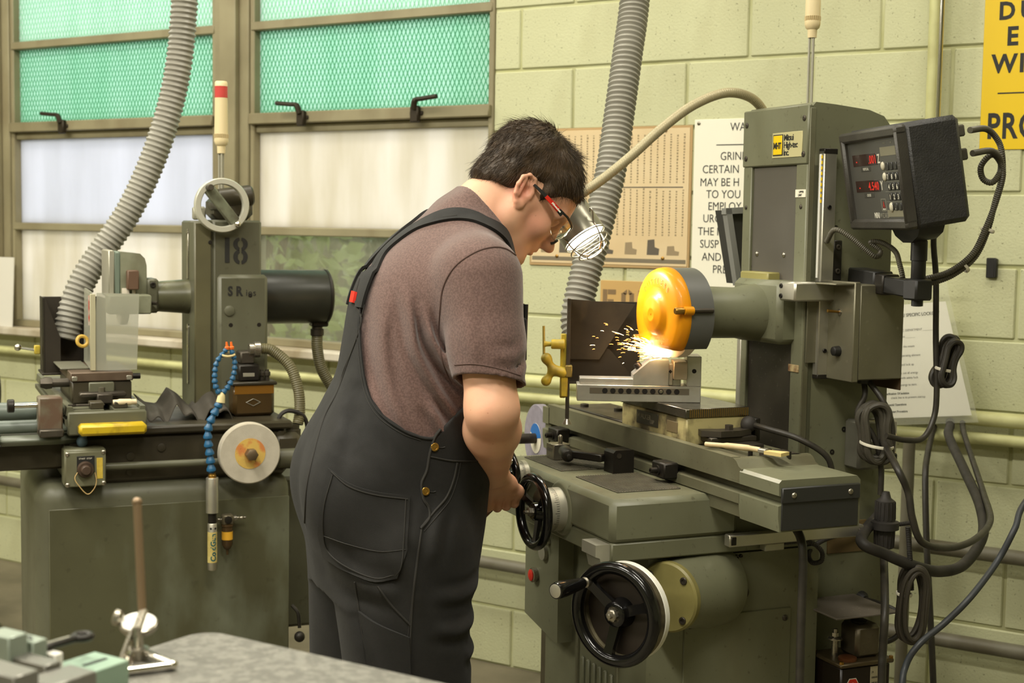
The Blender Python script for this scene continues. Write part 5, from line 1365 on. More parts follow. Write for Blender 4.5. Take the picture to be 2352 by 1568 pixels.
b = MB(); b.tube(spl([gp(0.118, -0.010, -0.004), gp(0.116, -0.0125, -0.014), gp(0.112, -0.014, -0.020)], 4), 0.0028, 8); b.tube(spl([gp(0.118, 0.010, -0.004), gp(0.116, 0.0125, -0.014), gp(0.112, 0.014, -0.020)], 4), 0.0028, 8); b.build('nose_pad', BLACKP, sg_)
lettering('temple_mark', 'Milwaukee', 0.0062, WHITEP, sg_, gp(0.041, -0.0885, 0.0265), HX, HZ, 0.0002, 0.0002)
# ================================================================== left surface grinder
LO = Vector((-2.935, -1.684, 0))
def lw(p):
    c, s_ = math.cos(MA), math.sin(MA)
    return (LO[0] + c * p[0] - s_ * p[1], LO[1] + s_ * p[0] + c * p[1], p[2])
K = thing('surface_grinder', 'old dark green surface grinder numbered 18 standing by the windows', 'grinder', LO, MA)
def rbox(x0, x1, y0, y1, z0, z1, r, seg=5):
    """box with rounded upright corners and rounded top edge"""
    b = MB(); rings = []
    def plan(ins, z):
        pts = []
        rr = max(r - ins * 0.0, 0.001)
        for (cx, cy, a0) in ((x1 - r, y1 - r, 0), (x0 + r, y1 - r, PI / 2), (x0 + r, y0 + r, PI), (x1 - r, y0 + r, 1.5 * PI)):
            for k in range(seg + 1):
                a = a0 + PI / 2 * k / seg; pts.append((cx + (rr - ins) * math.cos(a), cy + (rr - ins) * math.sin(a), z))
        return pts
    rings.append(plan(0, z0)); rings.append(plan(0, z1 - r))
    for k in range(1, seg + 1):
        a = PI / 2 * k / seg; rings.append(plan(r * (1 - math.cos(a)) * 0.98, z1 - r + r * math.sin(a)))
    n = len(rings[0]); V = [p for r_ in rings for p in r_]; Fc = []
    for i in range(len(rings) - 1):
        for k in range(n): Fc.append((i * n + k, i * n + (k + 1) % n, (i + 1) * n + (k + 1) % n, (i + 1) * n + k))
    Fc.append(tuple(range(n))[::-1]); Fc.append(tuple(range((len(rings) - 1) * n, len(rings) * n)))
    b.add(V, Fc); return b
kb = rbox(-0.55, 0.0, -0.02, 0.652, 0.0, 0.842, 0.05).build('base', OLDGREEN, K)
MB().box(-0.0015, 0.0035, 0.012, 0.642, 0.05, 0.778, 0.002).build('front_panel', surf('scuffed base panel', (86, 85, 62), 0.42, rgb2=(74, 72, 52), scale=3, stain=(118, 122, 104), stain_scale=7, stain_amt=0.7, speck=(58, 54, 38), speck_scale=30, speck_amt=0.4), kb)
MB().box(-0.45, -0.012, 0.055, 0.64, 0.835, 0.965, 0.012).build('bed', OLDDARK, K)
MB().box(-0.40, 0.004, 0.10, 0.652, 0.962, 0.985, 0.006).build('bed_ledge', OLDDARK, K)
for p in ((0.30, 0.925), (0.22, 0.905), (0.22, 0.865), (0.62, 0.945)): MB().lathe((-0.013, p[0], p[1]), (1, 0, 0), [(0, 0.011), (0.004, 0.011), (0.005, 0.007), (0.005, 0)], 14).build('oil_plug', OLDDARK, K)
MB().cyl((0.018, 0.15, 0.886), (0.018, 0.66, 0.883), 0.0095, seg=16).build('conduit_tube', OLDGREEN, K)
MB().cyl((0.012, 0.605, 0.884), (0.012, 0.67, 0.884), 0.026, seg=20, bev=0.005).build('conduit_elbow', OLDGREEN, K)
# saddle tray at the operator's side
MB().box(-0.42, 0.0, -0.11, 0.10, 0.945, 0.972, 0.012).build('saddle_tray', surf('grey green tray', (112, 118, 104), 0.35, rgb2=(92, 94, 78), scale=8, stain=(70, 66, 50), stain_amt=0.5), K)
MB().box(-0.38, -0.05, -0.12, 0.06, 0.875, 0.945, 0.006).build('saddle_underside', OLDDARK, K)
for (z, r, y0, x) in ((1.023, 0.024, -0.30, -0.10), (0.992, 0.017, -0.32, -0.03)): MB().cyl((x, y0, z), (x, -0.005, z), r, seg=20, bev=0.004).build('feed_shaft', surf('grey blue paint %d' % int(z * 1000), (104, 112, 104), 0.35), K)
MB().cyl((0.0, -0.28, 0.955), (0.0, -0.105, 0.955), 0.021, seg=20, bev=0.003).build('chrome_shaft', CHROME, K)
MB().lathe((0.0, -0.185, 0.90), (0, -1, 0), [(0, 0.03), (0.012, 0.06), (0.03, 0.062), (0.05, 0.06)], 30).build('feed_dial', CHROME, K)
h = handwheel(K, (0.0, -0.27, 0.90), (0, -1, 0), 0.085, 0.012, 0.024, 'crossfeed_handwheel', 0.5, 0.07, 3, 0.3, CHROME)
sb_ = MB().box(-0.03, 0.028, -0.012, 0.047, 0.972, 1.072, 0.004).build('stop_bracket', surf('worn stop bracket', (112, 108, 90), 0.45, rgb2=(98, 78, 62), scale=20), K)
MB().box(0.0, 0.05, -0.012, 0.047, 0.972, 0.992, 0.003).build('bracket_foot', DSTEEL, sb_)
MB().cyl((0.0, -0.07, 1.05), (0.0, -0.012, 1.05), 0.007, seg=12).build('stop_rod', CHROME, sb_)
MB().cyl((0.0, -0.085, 1.05), (0.0, -0.068, 1.05), 0.017, seg=18, bev=0.002).build('rod_knob', BLACKOX, sb_)
# table
tp_ = [(0.062, 0.985), (0.052, 1.00), (0.052, 1.012), (0.066, 1.012), (0.066, 1.022), (0.055, 1.022), (0.058, 1.044), (0.072, 1.044), (0.075, 1.034), (0.15, 1.034), (0.15, 1.022), (0.175, 1.022), (0.175, 1.034), (0.240, 1.034), (0.242, 1.042), (0.254, 1.042), (0.254, 0.985)]
ktab = MB().prism(tp_, 0, -0.85, 0.02).build('table', OLDGREEN, K)
MB().box(0.012, 0.034, 0.058, 0.256, 0.972, 1.032, 0.004).build('table_end', OLDGREEN, ktab)
MB().box(0.030, 0.075, 0.082, 0.250, 0.975, 1.004, 0.007).build('yellow_bumper', surf('chipped yellow bumper', (206, 178, 36), 0.38, rgb2=(190, 160, 30), scale=8, stain=(70, 58, 34), stain_scale=26, stain_amt=0.8), ktab)
for y in (0.135, 0.195): MB().box(-0.05, 0.0, y - 0.017, y + 0.017, 1.034, 1.052, 0.002).build('slot_block', OLDDARK, ktab)
MB().cyl((-0.10, 0.062, 1.02), (-0.10, 0.03, 1.02), 0.010, seg=12).build('stop_dog', BLACKOX, ktab)
for x in (-0.06, -0.22): MB().box(x - 0.022, x + 0.022, 0.02, 0.054, 0.99, 1.045, 0.008).build('stop_dog', BLACKOX, ktab)
# column
kcol = MB()
kcol.box(-0.42, -0.20, 0.475, 0.612, 0.965, 1.528, 0.006); kcol.box(-0.40, -0.205, 0.424, 0.478, 0.985, 1.525, 0.005)
kcol = kcol.build('column', OLDGREEN, K)
MB().box(-0.207, -0.1985, 0.424, 0.470, 0.99, 1.52, 0.003).build('front_way_cover', surf('way cover green', (94, 90, 64), 0.4, rgb2=(82, 78, 56), scale=6), kcol)
for (z0, z1) in ((1.36, 1.49), (1.06, 1.22)):
    MB().lathe((-0.30, 0.4235, z1), (0, -1, 0), [(0, 0.012), (0.002, 0.012), (0.002, 0)], 14).box(-0.312, -0.288, 0.4215, 0.4245, z0, z1, 0.001).build('way_slot', STEEL, kcol)
mb_ = MB().box(-0.21, -0.178, 0.484, 0.626, 0.985, 1.376, 0.010).build('gear_cover', OLDGREEN, kcol)
MB().lathe((-0.178, 0.516, 1.275), (1, 0, 0), [(0, 0.015), (0.004, 0.014), (0.006, 0.009), (0.006, 0)], 20).build('cover_plug', OLDGREEN, mb_)
for p in ((0.575, 1.318), (0.52, 1.235), (0.60, 1.235)): MB().lathe((-0.1785, p[0], p[1]), (1, 0, 0), [(0, 0.006), (0.001, 0.006), (0.001, 0)], 12).build('hole', BLACKOX, mb_)
MB().lathe((-0.199, 0.467, 1.465), (1, 0, 0), [(0, 0.006), (0.004, 0.005), (0.004, 0)], 12).build('cover_screw', BLACKOX, kcol)
# stencilled 18 with the stencil breaks cut in the figures
def stencil(txt, o, size, sx, parent, name, bold=0.004, gap=None):
    return lettering(name, txt, size, INK, parent, o, (0, 1, 0), (0, 0, 1), bold, 0.0003, 1.05, sx)
MB().box(-0.1995, -0.1988, 0.508, 0.521, 1.409, 1.479, 0).build('stencil_figure', INK, kcol)
b = MB()
for (cz_, rz) in ((1.461, 0.0185), (1.4255, 0.0205)):
    for sg in (-1, 1):
        pts_o = []; pts_i = []
        for k in range(13):
            a = math.radians(-84 + 168 * k / 12); pts_o.append((0.552 + sg * (0.0015 + 0.019 * math.cos(a)), cz_ + rz * math.sin(a))); pts_i.append((0.552 + sg * (0.0015 + 0.0065 * math.cos(a)), cz_ + rz * 0.55 * math.sin(a)))
        b.prism([(p[0], p[1]) for p in pts_o + pts_i[::-1]], 0, -0.1995, -0.1988)
b.build('stencil_figure', INK, kcol, smooth=0)
stencil('S R', (-0.1775, 0.512, 1.318), 0.036, 0.80, mb_, 'stencil_letters', 0.0016)
stencil('ios', (-0.1775, 0.562, 1.317), 0.026, 0.95, mb_, 'painted_letters', 0.0)
# top bearing and elevating handwheel
MB().box(-0.40, -0.24, 0.49, 0.60, 1.525, 1.60, 0.02).build('elevating_head', OLDDARK, kcol)
MB().cyl((-0.26, 0.50, 1.585), (-0.26, 0.60, 1.60), 0.03, seg=20, bev=0.006).build('elevating_bearing', OLDDARK, kcol)
MB().cyl((-0.30, 0.494, 1.568), (-0.18, 0.494, 1.568), 0.014, seg=14).build('elevating_shaft', DSTEEL, kcol)
MB().box(-0.30, -0.27, 0.435, 0.47, 1.527, 1.565, 0.005).build('switch_box', ALUP, kcol)
HWM = surf('silver wheel paint', (196, 194, 178), 0.35, 0.3)
ehw = bpy.data.objects.new('elevating_handwheel', None); COL.objects.link(ehw); ehw.parent = K
c_ = np.array([-0.175, 0.494, 1.568])
MB().lathe(c_ - (0.012, 0, 0), (1, 0, 0), [(0.001, 0.073), (0.004, 0.0755), (0.020, 0.0755), (0.024, 0.073), (0.024, 0.060), (0.020, 0.058), (0.004, 0.058), (0.001, 0.060), (0.001, 0.073)], 56).build('rim', HWM, ehw)
u_ = np.array([0, 0.62, -0.78]); v_ = np.array([0, 0.78, 0.62])
bb_ = MB(); M4 = Matrix(((1, 0, 0, c_[0]), (0, v_[1], u_[1], c_[1]), (0, v_[2], u_[2], c_[2]), (0, 0, 0, 1)))
bb_.box(-0.006, 0.012, -0.016, 0.016, -0.062, 0.062, 0.004, M=M4); bb_.build('spoke', surf('chipped green spoke', (112, 116, 94), 0.45, rgb2=(78, 74, 58), scale=25), ehw)
MB().cyl(c_ - u_ * 0.062 + (0.01, 0, 0), c_ - u_ * 0.062 + (0.045, 0, 0), 0.0085, seg=14, bev=0.001).build('rim_bolt', DSTEEL, ehw)
MB().ball(c_ + u_ * 0.066 + (0.018, 0, 0), 0.0095).build('rim_ball', CHROME, ehw)
# spindle, guard, motor
MB().lathe((-0.30, 0.43, 1.310), (0, -1, 0), [(0, 0.050), (0.01, 0.049), (0.10, 0.042)], 32).build('spindle_nose', surf('worn spindle green', (92, 92, 68), 0.3, rgb2=(76, 74, 54), scale=10, stain=(150, 146, 120), stain_scale=20, stain_amt=0.4), K)
kc = MB().box(-0.345, -0.25, 0.302, 0.334, 1.266, 1.362, 0.006).build('spindle_clamp', OLDGREEN, K)
fastener(kc, (-0.249, 0.318, 1.345), (1, 0, 0), 0.008, 0.004, BLACKOX)
MB().cyl((-0.25, 0.30, 1.295), (-0.22, 0.325, 1.295), 0.005, seg=10).build('clamp_screw', DSTEEL, kc)
gm = surf('worn guard paint', (132, 134, 112), 0.42, rgb2=(108, 108, 84), scale=14, stain=(84, 72, 54), stain_scale=12, stain_amt=0.6)
kg = MB().prism([(0.232, 1.268), (0.232, 1.436), (0.285, 1.431), (0.298, 1.418), (0.303, 1.398), (0.303, 1.268)], 0, -0.40, -0.26).build('wheel_guard', gm, K)
MB().box(-0.41, -0.262, 0.200, 0.216, 1.310, 1.440, 0.003).build('guard_cover', ALUP, kg)
MB().box(-0.405, -0.265, 0.214, 0.234, 1.272, 1.437, 0.005).build('guard_flange', surf('blue green flange', (112, 124, 110), 0.4), kg)
MB().box(-0.258, -0.225, 0.246, 0.277, 1.332, 1.386, 0.003).build('coolant_block', surf('rusty block', (96, 72, 54), 0.6), kg)
MB().cyl((-0.24, 0.265, 1.30), (-0.24, 0.265, 1.334), 0.005, seg=10).build('coolant_pin', STEEL, kg)
MB().box(-0.262, -0.18, 0.190, 0.303, 1.268, 1.320, 0.003).build('shield_bracket', gm, kg)
MB().lathe((-0.32, 0.235, 1.30), (0, 1, 0), [(0, 0.02), (0, 0.07), (0.02, 0.07), (0.02, 0.02)], 40).build('grinding_wheel', ABRASIVE, K)
mot = MB().lathe((-0.31, 0.60, 1.307), (0, 1, 0), [(0, 0.079), (0.02, 0.079), (0.222, 0.079), (0.232, 0.077), (0.238, 0.072), (0.240, 0.066), (0.240, 0)], 48).build('motor', surf('black motor enamel', (50, 50, 42), 0.32, rgb2=(38, 38, 31), scale=6, stain=(84, 82, 64), stain_scale=5, stain_amt=0.4), K)
MB().lathe((-0.31, 0.826, 1.307), (0, 1, 0), [(0, 0.0805), (0.006, 0.0805)], 48).build('motor_band', BLACKOX, mot)
MB().box(-0.33, -0.29, 0.785, 0.835, 1.218, 1.24, 0.004).build('terminal_boss', BLACKOX, mot)
MB().lathe((-0.31, 0.805, 1.222), (0, 0, -1), [(0, 0.016), (0.01, 0.016), (0.012, 0.020), (0.03, 0.020), (0.032, 0.015)], 16).build('conduit_nut', DSTEEL, mot)
def hose_ridged(pts, r, pitch, depth, seg=20, per=4, shape='sin'):
    P = resample(spl(pts, 14), pitch / per); k = np.arange(len(P))
    prof = np.sin(2 * PI * k / per) if shape == 'sin' else np.where(k % per < per / 2, 1.0, -1.0)
    b = MB(); b.tube(P, r + depth * prof, seg); return b
OLIVEH = surf('olive flexible conduit', (104, 98, 68), 0.42, rgb2=(88, 82, 56), scale=10)
hose_ridged([(-0.31, 0.805, 1.195), (-0.31, 0.806, 1.15), (-0.31, 0.82, 1.09), (-0.31, 0.86, 1.02), (-0.31, 0.90, 0.93), (-0.31, 0.90, 0.80), (-0.32, 0.86, 0.66), (-0.40, 0.70, 0.62)], 0.0165, 0.006, 0.0006).build('motor_conduit', OLIVEH, K)
# switch box with start knob
jb = MB().box(-0.02, 0.05, 0.047, 0.150, 0.842, 0.940, 0.005).build('switch_enclosure', surf('grey green enclosure', (112, 112, 88), 0.4, rgb2=(98, 97, 74), scale=8), K)
MB().box(0.048, 0.055, 0.048, 0.149, 0.843, 0.934, 0.003).build('enclosure_lid', surf('enclosure lid', (116, 116, 92), 0.4, rgb2=(100, 98, 76), scale=10, stain=(84, 72, 48), stain_amt=0.5), jb)
for (y, z) in ((0.054, 0.928), (0.143, 0.930), (0.054, 0.849), (0.143, 0.850)): fastener(jb, (0.055, y, z), (1, 0, 0), 0.006, 0.003, STEEL, 'pan')
MB().box(0.0545, 0.056, 0.077, 0.121, 0.878, 0.922, 0.0005).build('legend_plate', INK, jb)
lettering('legend', 'START  STOP', 0.0055, TAPE, jb, (0.0563, 0.082, 0.914), (0, 1, 0), (0, 0, 1), 0, 0.0001)
MB().lathe((0.055, 0.098, 0.888), (1, 0, 0), [(0, 0.021), (0.006, 0.021), (0.012, 0.0185), (0.012, 0.013), (0.022, 0.012), (0.024, 0.010), (0.024, 0)], 28).build('start_knob', surf('brown knob', (74, 58, 46), 0.45, rgb2=(60, 46, 36), scale=30), jb)
MB().box(0.0545, 0.0557, 0.126, 0.141, 0.862, 0.916, 0.0003).build('yellow_label', surf('faded yellow label', (206, 180, 74), 0.5, rgb2=(190, 160, 60), scale=60, speck=(60, 50, 30), speck_scale=160, speck_amt=0.8), jb)
MB().tube(spl([(0.062, 0.078, 0.882), (0.064, 0.071, 0.868), (0.066, 0.078, 0.852), (0.066, 0.100, 0.826), (0.066, 0.116, 0.836), (0.064, 0.124, 0.856), (0.062, 0.121, 0.880)], 6), 0.0013, 6).build('rubber_band', surf('tan band', (190, 160, 106), 0.6), jb)
# oiler on the column, conduit, junction casting
oi = MB().box(-0.175, -0.105, 0.512, 0.628, 0.985, 1.078, 0.010).build('oil_tank', surf('amber oil tank', (70, 54, 30), 0.2, rgb2=(50, 38, 22), scale=5), K)
MB().box(-0.18, -0.100, 0.506, 0.634, 1.072, 1.082, 0.003).build('tank_rim', OLDDARK, oi)
MB().box(-0.17, -0.112, 0.528, 0.588, 1.082, 1.130, 0.005).build('pump_head', BLACKOX, oi)
MB().box(-0.1125, -0.111, 0.540, 0.572, 1.096, 1.106, 0.0003).build('pump_label', ALUP, oi)
MB().box(-0.1055, -0.1045, 0.515, 0.625, 1.048, 1.072, 0.0003).build('oil_level', surf('oil level amber', (122, 84, 30), 0.2), oi)
b = MB()
for k in range(4):
    a0, a1 = k * PI / 2, (k + 1) * PI / 2
    p = np.array([-0.1035, 0.567 + 0.020 * math.cos(a0), 1.025 + 0.010 * math.sin(a0)]); q = np.array([-0.1035, 0.567 + 0.020 * math.cos(a1), 1.025 + 0.010 * math.sin(a1)]); b.tube([p, q], 0.0007, 5)
b.build('diamond_mark', ALUP, oi)
for y in (0.598, 0.614): MB().lathe((-0.14, y, 1.082), (0, 0, 1), [(0, 0.007), (0.012, 0.007), (0.013, 0.010), (0.022, 0.010), (0.026, 0.006), (0.03, 0.006)], 10).build('oil_fitting', DSTEEL, oi)
MB().box(-0.18, -0.12, 0.535, 0.575, 1.13, 1.165, 0.004).build('conduit_box', DSTEEL, kcol)
MB().lathe((-0.13, 0.560, 1.170), (0, 1, 0), [(0, 0.018), (0.012, 0.018), (0.014, 0.023), (0.03, 0.023), (0.034, 0.017)], 12).build('conduit_nut', STEEL, kcol)
hose_ridged([(-0.13, 0.59, 1.172), (-0.125, 0.625, 1.166), (-0.10, 0.668, 1.125), (-0.08, 0.688, 1.06), (-0.07, 0.690, 1.0), (-0.06, 0.682, 0.965)], 0.0150, 0.006, 0.0006).build('flexible_conduit', OLIVEH, K)
jc = MB(); jc.lathe((-0.06, 0.668, 0.965), (0, 0, -1), [(-0.002, 0.018), (0.012, 0.018), (0.014, 0.022), (0.03, 0.022), (0.04, 0.03), (0.10, 0.03), (0.12, 0.024)], 16); jc.box(-0.12, 0.0, 0.60, 0.68, 0.85, 0.95, 0.015)
jc.build('junction_casting', OLDDARK, K)
MB().tube(spl([(-0.05, 0.625, 0.955), (-0.05, 0.628, 0.99), (-0.05, 0.655, 1.005), (-0.06, 0.70, 0.985), (-0.08, 0.715, 0.93), (-0.08, 0.70, 0.90)], 6), 0.006, 8).build('short_hose', RUBBER, K)
# side cabinet seen at the right of the base and its clamp lever
MB().box(-0.50, -0.16, 0.652, 0.80, 0.36, 0.80, 0.01).build('side_cover', OLDGREEN, K)
lv = MB().tube(spl([(0.0, 0.652, 0.47), (0.015, 0.665, 0.45), (0.02, 0.668, 0.41)], 5), 0.005, 8).ball((0.02, 0.668, 0.385), 0.015).build('clamp_lever', BLACKOX, K)

# ---- loose things on and around the left grinder
def ethings(name, label, cat, o, group=None): return thing(name, label, cat, lw(o), MA, group)
# magnetic chuck (bolted down, but its own unit)
ck = ethings('magnetic_chuck', 'brown topped magnetic chuck clamped on the table of grinder 18', 'chuck', (-0.12, 0.085, 1.034))
MB().box(-0.30, 0.0, 0.0, 0.155, 0.0, 0.060, 0.004).build('body', OLDDARK, ck); MB().box(-0.30, 0.004, -0.003, 0.158, 0.060, 0.084, 0.002).build('top_plate', surf('brown chuck edge', (104, 88, 72), 0.45, 0.3, rgb2=(88, 72, 58), scale=16), ck)
for y in (0.0, 0.141): MB().box(0.003, 0.0055, y, y + 0.014, 0.062, 0.074, 0.001).build('edge_clip', ALU, ck)
MB().cyl((-0.06, -0.05, 0.052), (-0.06, 0.0, 0.052), 0.012, seg=14).build('pole_shaft', DSTEEL, ck); MB().lathe((-0.06, -0.045, 0.052), (0, -1, 0), [(0, 0.016), (0.016, 0.018), (0.03, 0.012), (0.03, 0)], 6).build('pole_knob', DSTEEL, ck)
MB().cyl((-0.05, 0.155, 0.066), (-0.05, 0.185, 0.066), 0.008, seg=12).build('end_screw', BLACKOX, ck)
MB().box(0.0, 0.012, 0.042, 0.108, 0.015, 0.058, 0.003).build('clamp_plate', OLDGREEN, ck)
cl_ = MB().box(0.01, 0.045, 0.016, 0.135, 0.022, 0.034, 0.003).box(0.02, 0.06, 0.058, 0.098, 0.006, 0.032, 0.003).build('toe_clamp', DSTEEL, ck)
fastener(ck, (0.03, 0.073, 0.034), (0, 0, 1), 0.009, 0.012, STEEL, 'hex', 'clamp_bolt')
MB().box(-0.28, -0.08, -0.02, 0.055, 0.0845, 0.089, 0.001).build('back_stop', surf('grey stop plate', (112, 110, 94), 0.4), ck)
# acrylic shield standing on the chuck front
m, nt, bs = newmat('scratched acrylic'); bs.inputs['Base Color'].default_value = lin(178, 178, 160); bs.inputs['Roughness'].default_value = 0.22; bs.inputs['Alpha'].default_value = 0.5
ACR = m
sh_ = ethings('acrylic_shield', 'cloudy acrylic splash shield hanging from the wheel guard of grinder 18', 'shield', (-0.15, 0.14, 1.12))
MB().prism([(0.0, 0.0), (0.014, 0.208), (0.020, 0.208), (0.125, 0.205), (0.118, 0.0)], 0, 0.0, 0.004).build('front_sheet', ACR, sh_, smooth=0)
MB().prism([(-0.16, 0.012), (0.0, 0.0), (0.0, 0.21), (-0.14, 0.215)], 1, -0.002, 0.003).build('side_sheet', ACR, sh_, smooth=0)
MB().box(0.002, 0.008, -0.004, 0.010, 0.0, 0.205, 0.001, M=Matrix.Shear('XZ', 4, (0.0, 0.0))).build('edge_strip', surf('edge glue', (176, 170, 140), 0.5), sh_)
MB().box(-0.022, -0.018, -0.005, -0.0025, 0.12, 0.20, 0).build('warning_label', surf('red warning label', (196, 60, 46), 0.5, rgb2=(210, 190, 176), scale=60), sh_)
MB().torus((-0.05, -0.018, 0.075), (1, 0.2, 0.3), 0.014, 0.005, 20, 8).build('yellow_hook', surf('yellow hook', (196, 160, 70), 0.4), sh_)
# dust scoop behind
sc_ = ethings('dust_scoop', 'sooty open dust scoop under the hose of grinder 18', 'scoop', (-0.40, 0.04, 1.09))
MB().prism([(0.0, 0.0), (0.0, 0.212), (0.004, 0.212), (0.045, 0.10), (0.045, 0.0)], 0, -0.04, 0.0).build('side_plate', SCOOP, sc_); MB().box(-0.12, -0.112, 0.0, 0.17, 0.0, 0.21, 0.001).build('back_plate', SCOOP, sc_)
MB().box(-0.12, 0.0, 0.165, 0.17, 0.0, 0.21, 0.001).build('side_plate', SCOOP, sc_); MB().box(-0.12, 0.0, 0.0, 0.004, 0.0, 0.212, 0.001).build('side_plate', SCOOP, sc_); MB().box(-0.12, 0.004, -0.006, 0.17, -0.006, 0.0, 0.001).build('floor_plate', SCOOP, sc_)
MB().box(-0.06, -0.04, -0.022, -0.006, 0.05, 0.075, 0.002).build('clamp_block', YELLOWC, sc_); MB().tube([(-0.05, -0.02, 0.062), (-0.05, -0.065, 0.070)], 0.004, 8).ball((-0.05, -0.066, 0.070), 0.010).build('clamp_handle', CHROME, sc_)
# dust hose
hz = hose_ridged([(-0.47, 0.105, 1.18), (-0.48, 0.13, 1.28), (-0.49, 0.165, 1.36), (-0.50, 0.215, 1.435), (-0.50, 0.29, 1.55), (-0.50, 0.355, 1.69), (-0.50, 0.405, 1.84), (-0.50, 0.435, 1.98), (-0.50, 0.452, 2.15), (-0.50, 0.46, 2.35), (-0.50, 0.465, 2.9), (-0.50, 0.465, 3.67)], 0.0375, 0.0155, 0.0026, 26, 5)
ho = ethings('dust_hose', 'grey ribbed dust hose rising over the left window', 'hose', (0, 0, 0)); hz.build('hose', HOSEM, ho)
# signal lamp
def signal_lamp(frame_w, o, s_, label, red):
    t = thing('signal_lamp', label, 'signal lamp', frame_w(o), MA)
    b = MB()
    for a in range(3):
        q = (0.006 * s_ * math.cos(a * 2.1), 0.006 * s_ * math.sin(a * 2.1)); b.cyl((q[0], q[1], 0), (q[0], q[1], 0.185 * s_), 0.0035 * s_, seg=8)
    b.build('pole', ALUP, t)
    MB().lathe((0, 0, 0.178 * s_), (0, 0, 1), [(0, 0.011 * s_), (0.02 * s_, 0.012 * s_), (0.024 * s_, 0.017 * s_), (0.034 * s_, 0.020 * s_), (0.042 * s_, 0.0195 * s_)], 24).build('socket', CREAM, t)
    ring = MB()
    for k in range(24):
        a = 2 * PI * k / 24; c = (0.0185 * s_ * math.cos(a), 0.0185 * s_ * math.sin(a)); ring.box(c[0] - 0.0014 * s_, c[0] + 0.0014 * s_, c[1] - 0.0014 * s_, c[1] + 0.0014 * s_, 0.220 * s_, 0.231 * s_)
    ring.cyl((0, 0, 0.22 * s_), (0, 0, 0.231 * s_), 0.0172 * s_, seg=20); ring.build('vent_ring', surf('tan vents', (196, 176, 130), 0.5), t)
    if red:
        MB().lathe((0, 0, 0.231 * s_), (0, 0, 1), [(0, 0.0190 * s_), (0.10 * s_, 0.0175 * s_)], 28).build('body', CREAM, t)
        b = MB(); b.lathe((0, 0, 0.331 * s_), (0, 0, 1), [(x_ * 0.0045 * s_, (0.0178 + 0.0004 * (x_ % 2)) * s_) for x_ in range(8)], 28); b.build('red_lens', surf('red lens', (196, 74, 70), 0.25), t)
        MB().lathe((0, 0, 0.3625 * s_), (0, 0, 1), [(0, 0.0178 * s_), (0.011 * s_, 0.0174 * s_), (0.014 * s_, 0.015 * s_), (0.014 * s_, 0)], 28).build('cap', CREAM, t)
    else:
        MB().lathe((0, 0, 0.231 * s_), (0, 0, 1), [(0, 0.0190 * s_), (0.22 * s_, 0.0180 * s_), (0.224 * s_, 0.016 * s_), (0.224 * s_, 0)], 28).build('body', CREAM, t)
    return t
signal_lamp(lw, (-0.29, 0.517, 1.535), 1.02, 'cream signal lamp with a red lens on grinder 18', True)
signal_lamp(mw, (-0.225, 0.60, 1.797), 0.90, 'plain cream signal lamp on the column of the right grinder', False)
# rubber way cover lying in waves
rv = ethings('rubber_cover', 'wavy black rubber way cover beside the column of grinder 18', 'way cover', (-0.24, 0.262, 0.985))
V = []; Fc = []; nx, ny = 9, 44
zz = np.interp(np.linspace(0, 1, ny), np.linspace(0, 1, 9), [0.060, 0.035, 0.030, 0.075, 0.055, 0.020, 0.055, 0.070, 0.030])
for i in range(nx):
    for j in range(ny):
        V.append((0.17 * i / (nx - 1), 0.24 * j / (ny - 1), zz[j] * (1 - 0.25 * i / nx) - 0.02 * (i / (nx - 1)) ** 2 + 0.012 * math.sin(j * 0.75 + 0.3 * i) * (i / nx)))
for i in range(nx - 1):
    for j in range(ny - 1): Fc.append((i * ny + j, i * ny + j + 1, (i + 1) * ny + j + 1, (i + 1) * ny + j))
V = np.array(V); o_ = len(V); V = np.concatenate([V, V - (0, 0, 0.004)]); Fc += [tuple(o_ + x for x in reversed(f)) for f in Fc]
rim = list(range(ny)) + [i * ny + ny - 1 for i in range(1, nx)] + [(nx - 1) * ny + j for j in range(ny - 2, -1, -1)] + [i * ny for i in range(nx - 2, 0, -1)]
Fc += [(rim[a], rim[(a + 1) % len(rim)], rim[(a + 1) % len(rim)] + o_, rim[a] + o_) for a in range(len(rim))]
b = MB(); b.add(V, Fc); b.build('rubber_sheet', surf('grey dusty rubber', (74, 69, 60), 0.7, rgb2=(60, 55, 47), scale=9), rv, smooth=60)
# small things on the near table end
st_ = ethings('dressing_stick', 'pale dressing stick on the table end of grinder 18', 'dressing stick', (-0.01, 0.205, 1.041)); MB().tube(spl([(0, -0.028, 0.008), (0.004, -0.01, 0.009), (0, 0.012, 0.008), (-0.004, 0.03, 0.008)], 5), [0.007] * 4 + [0.0085] * 8 + [0.007] * 4, 10).build('stick', surf('cream dressing stick', (226, 206, 168), 0.7), st_)
sp_ = ethings('spanner', 'small flat spanner on the table end of grinder 18', 'spanner', (-0.015, 0.105, 1.0415)); MB().box(-0.006, 0.006, -0.03, 0.03, 0.0, 0.005, 0.001).build('shank', DSTEEL, sp_); MB().lathe((0, -0.03, 0), (0, 0, 1), [(0, 0.011), (0.005, 0.011), (0.005, 0)], 6).build('head', DSTEEL, sp_); MB().box(-0.013, 0.012, 0.024, 0.050, 0.0, 0.006, 0.002).build('jaw', DSTEEL, sp_)
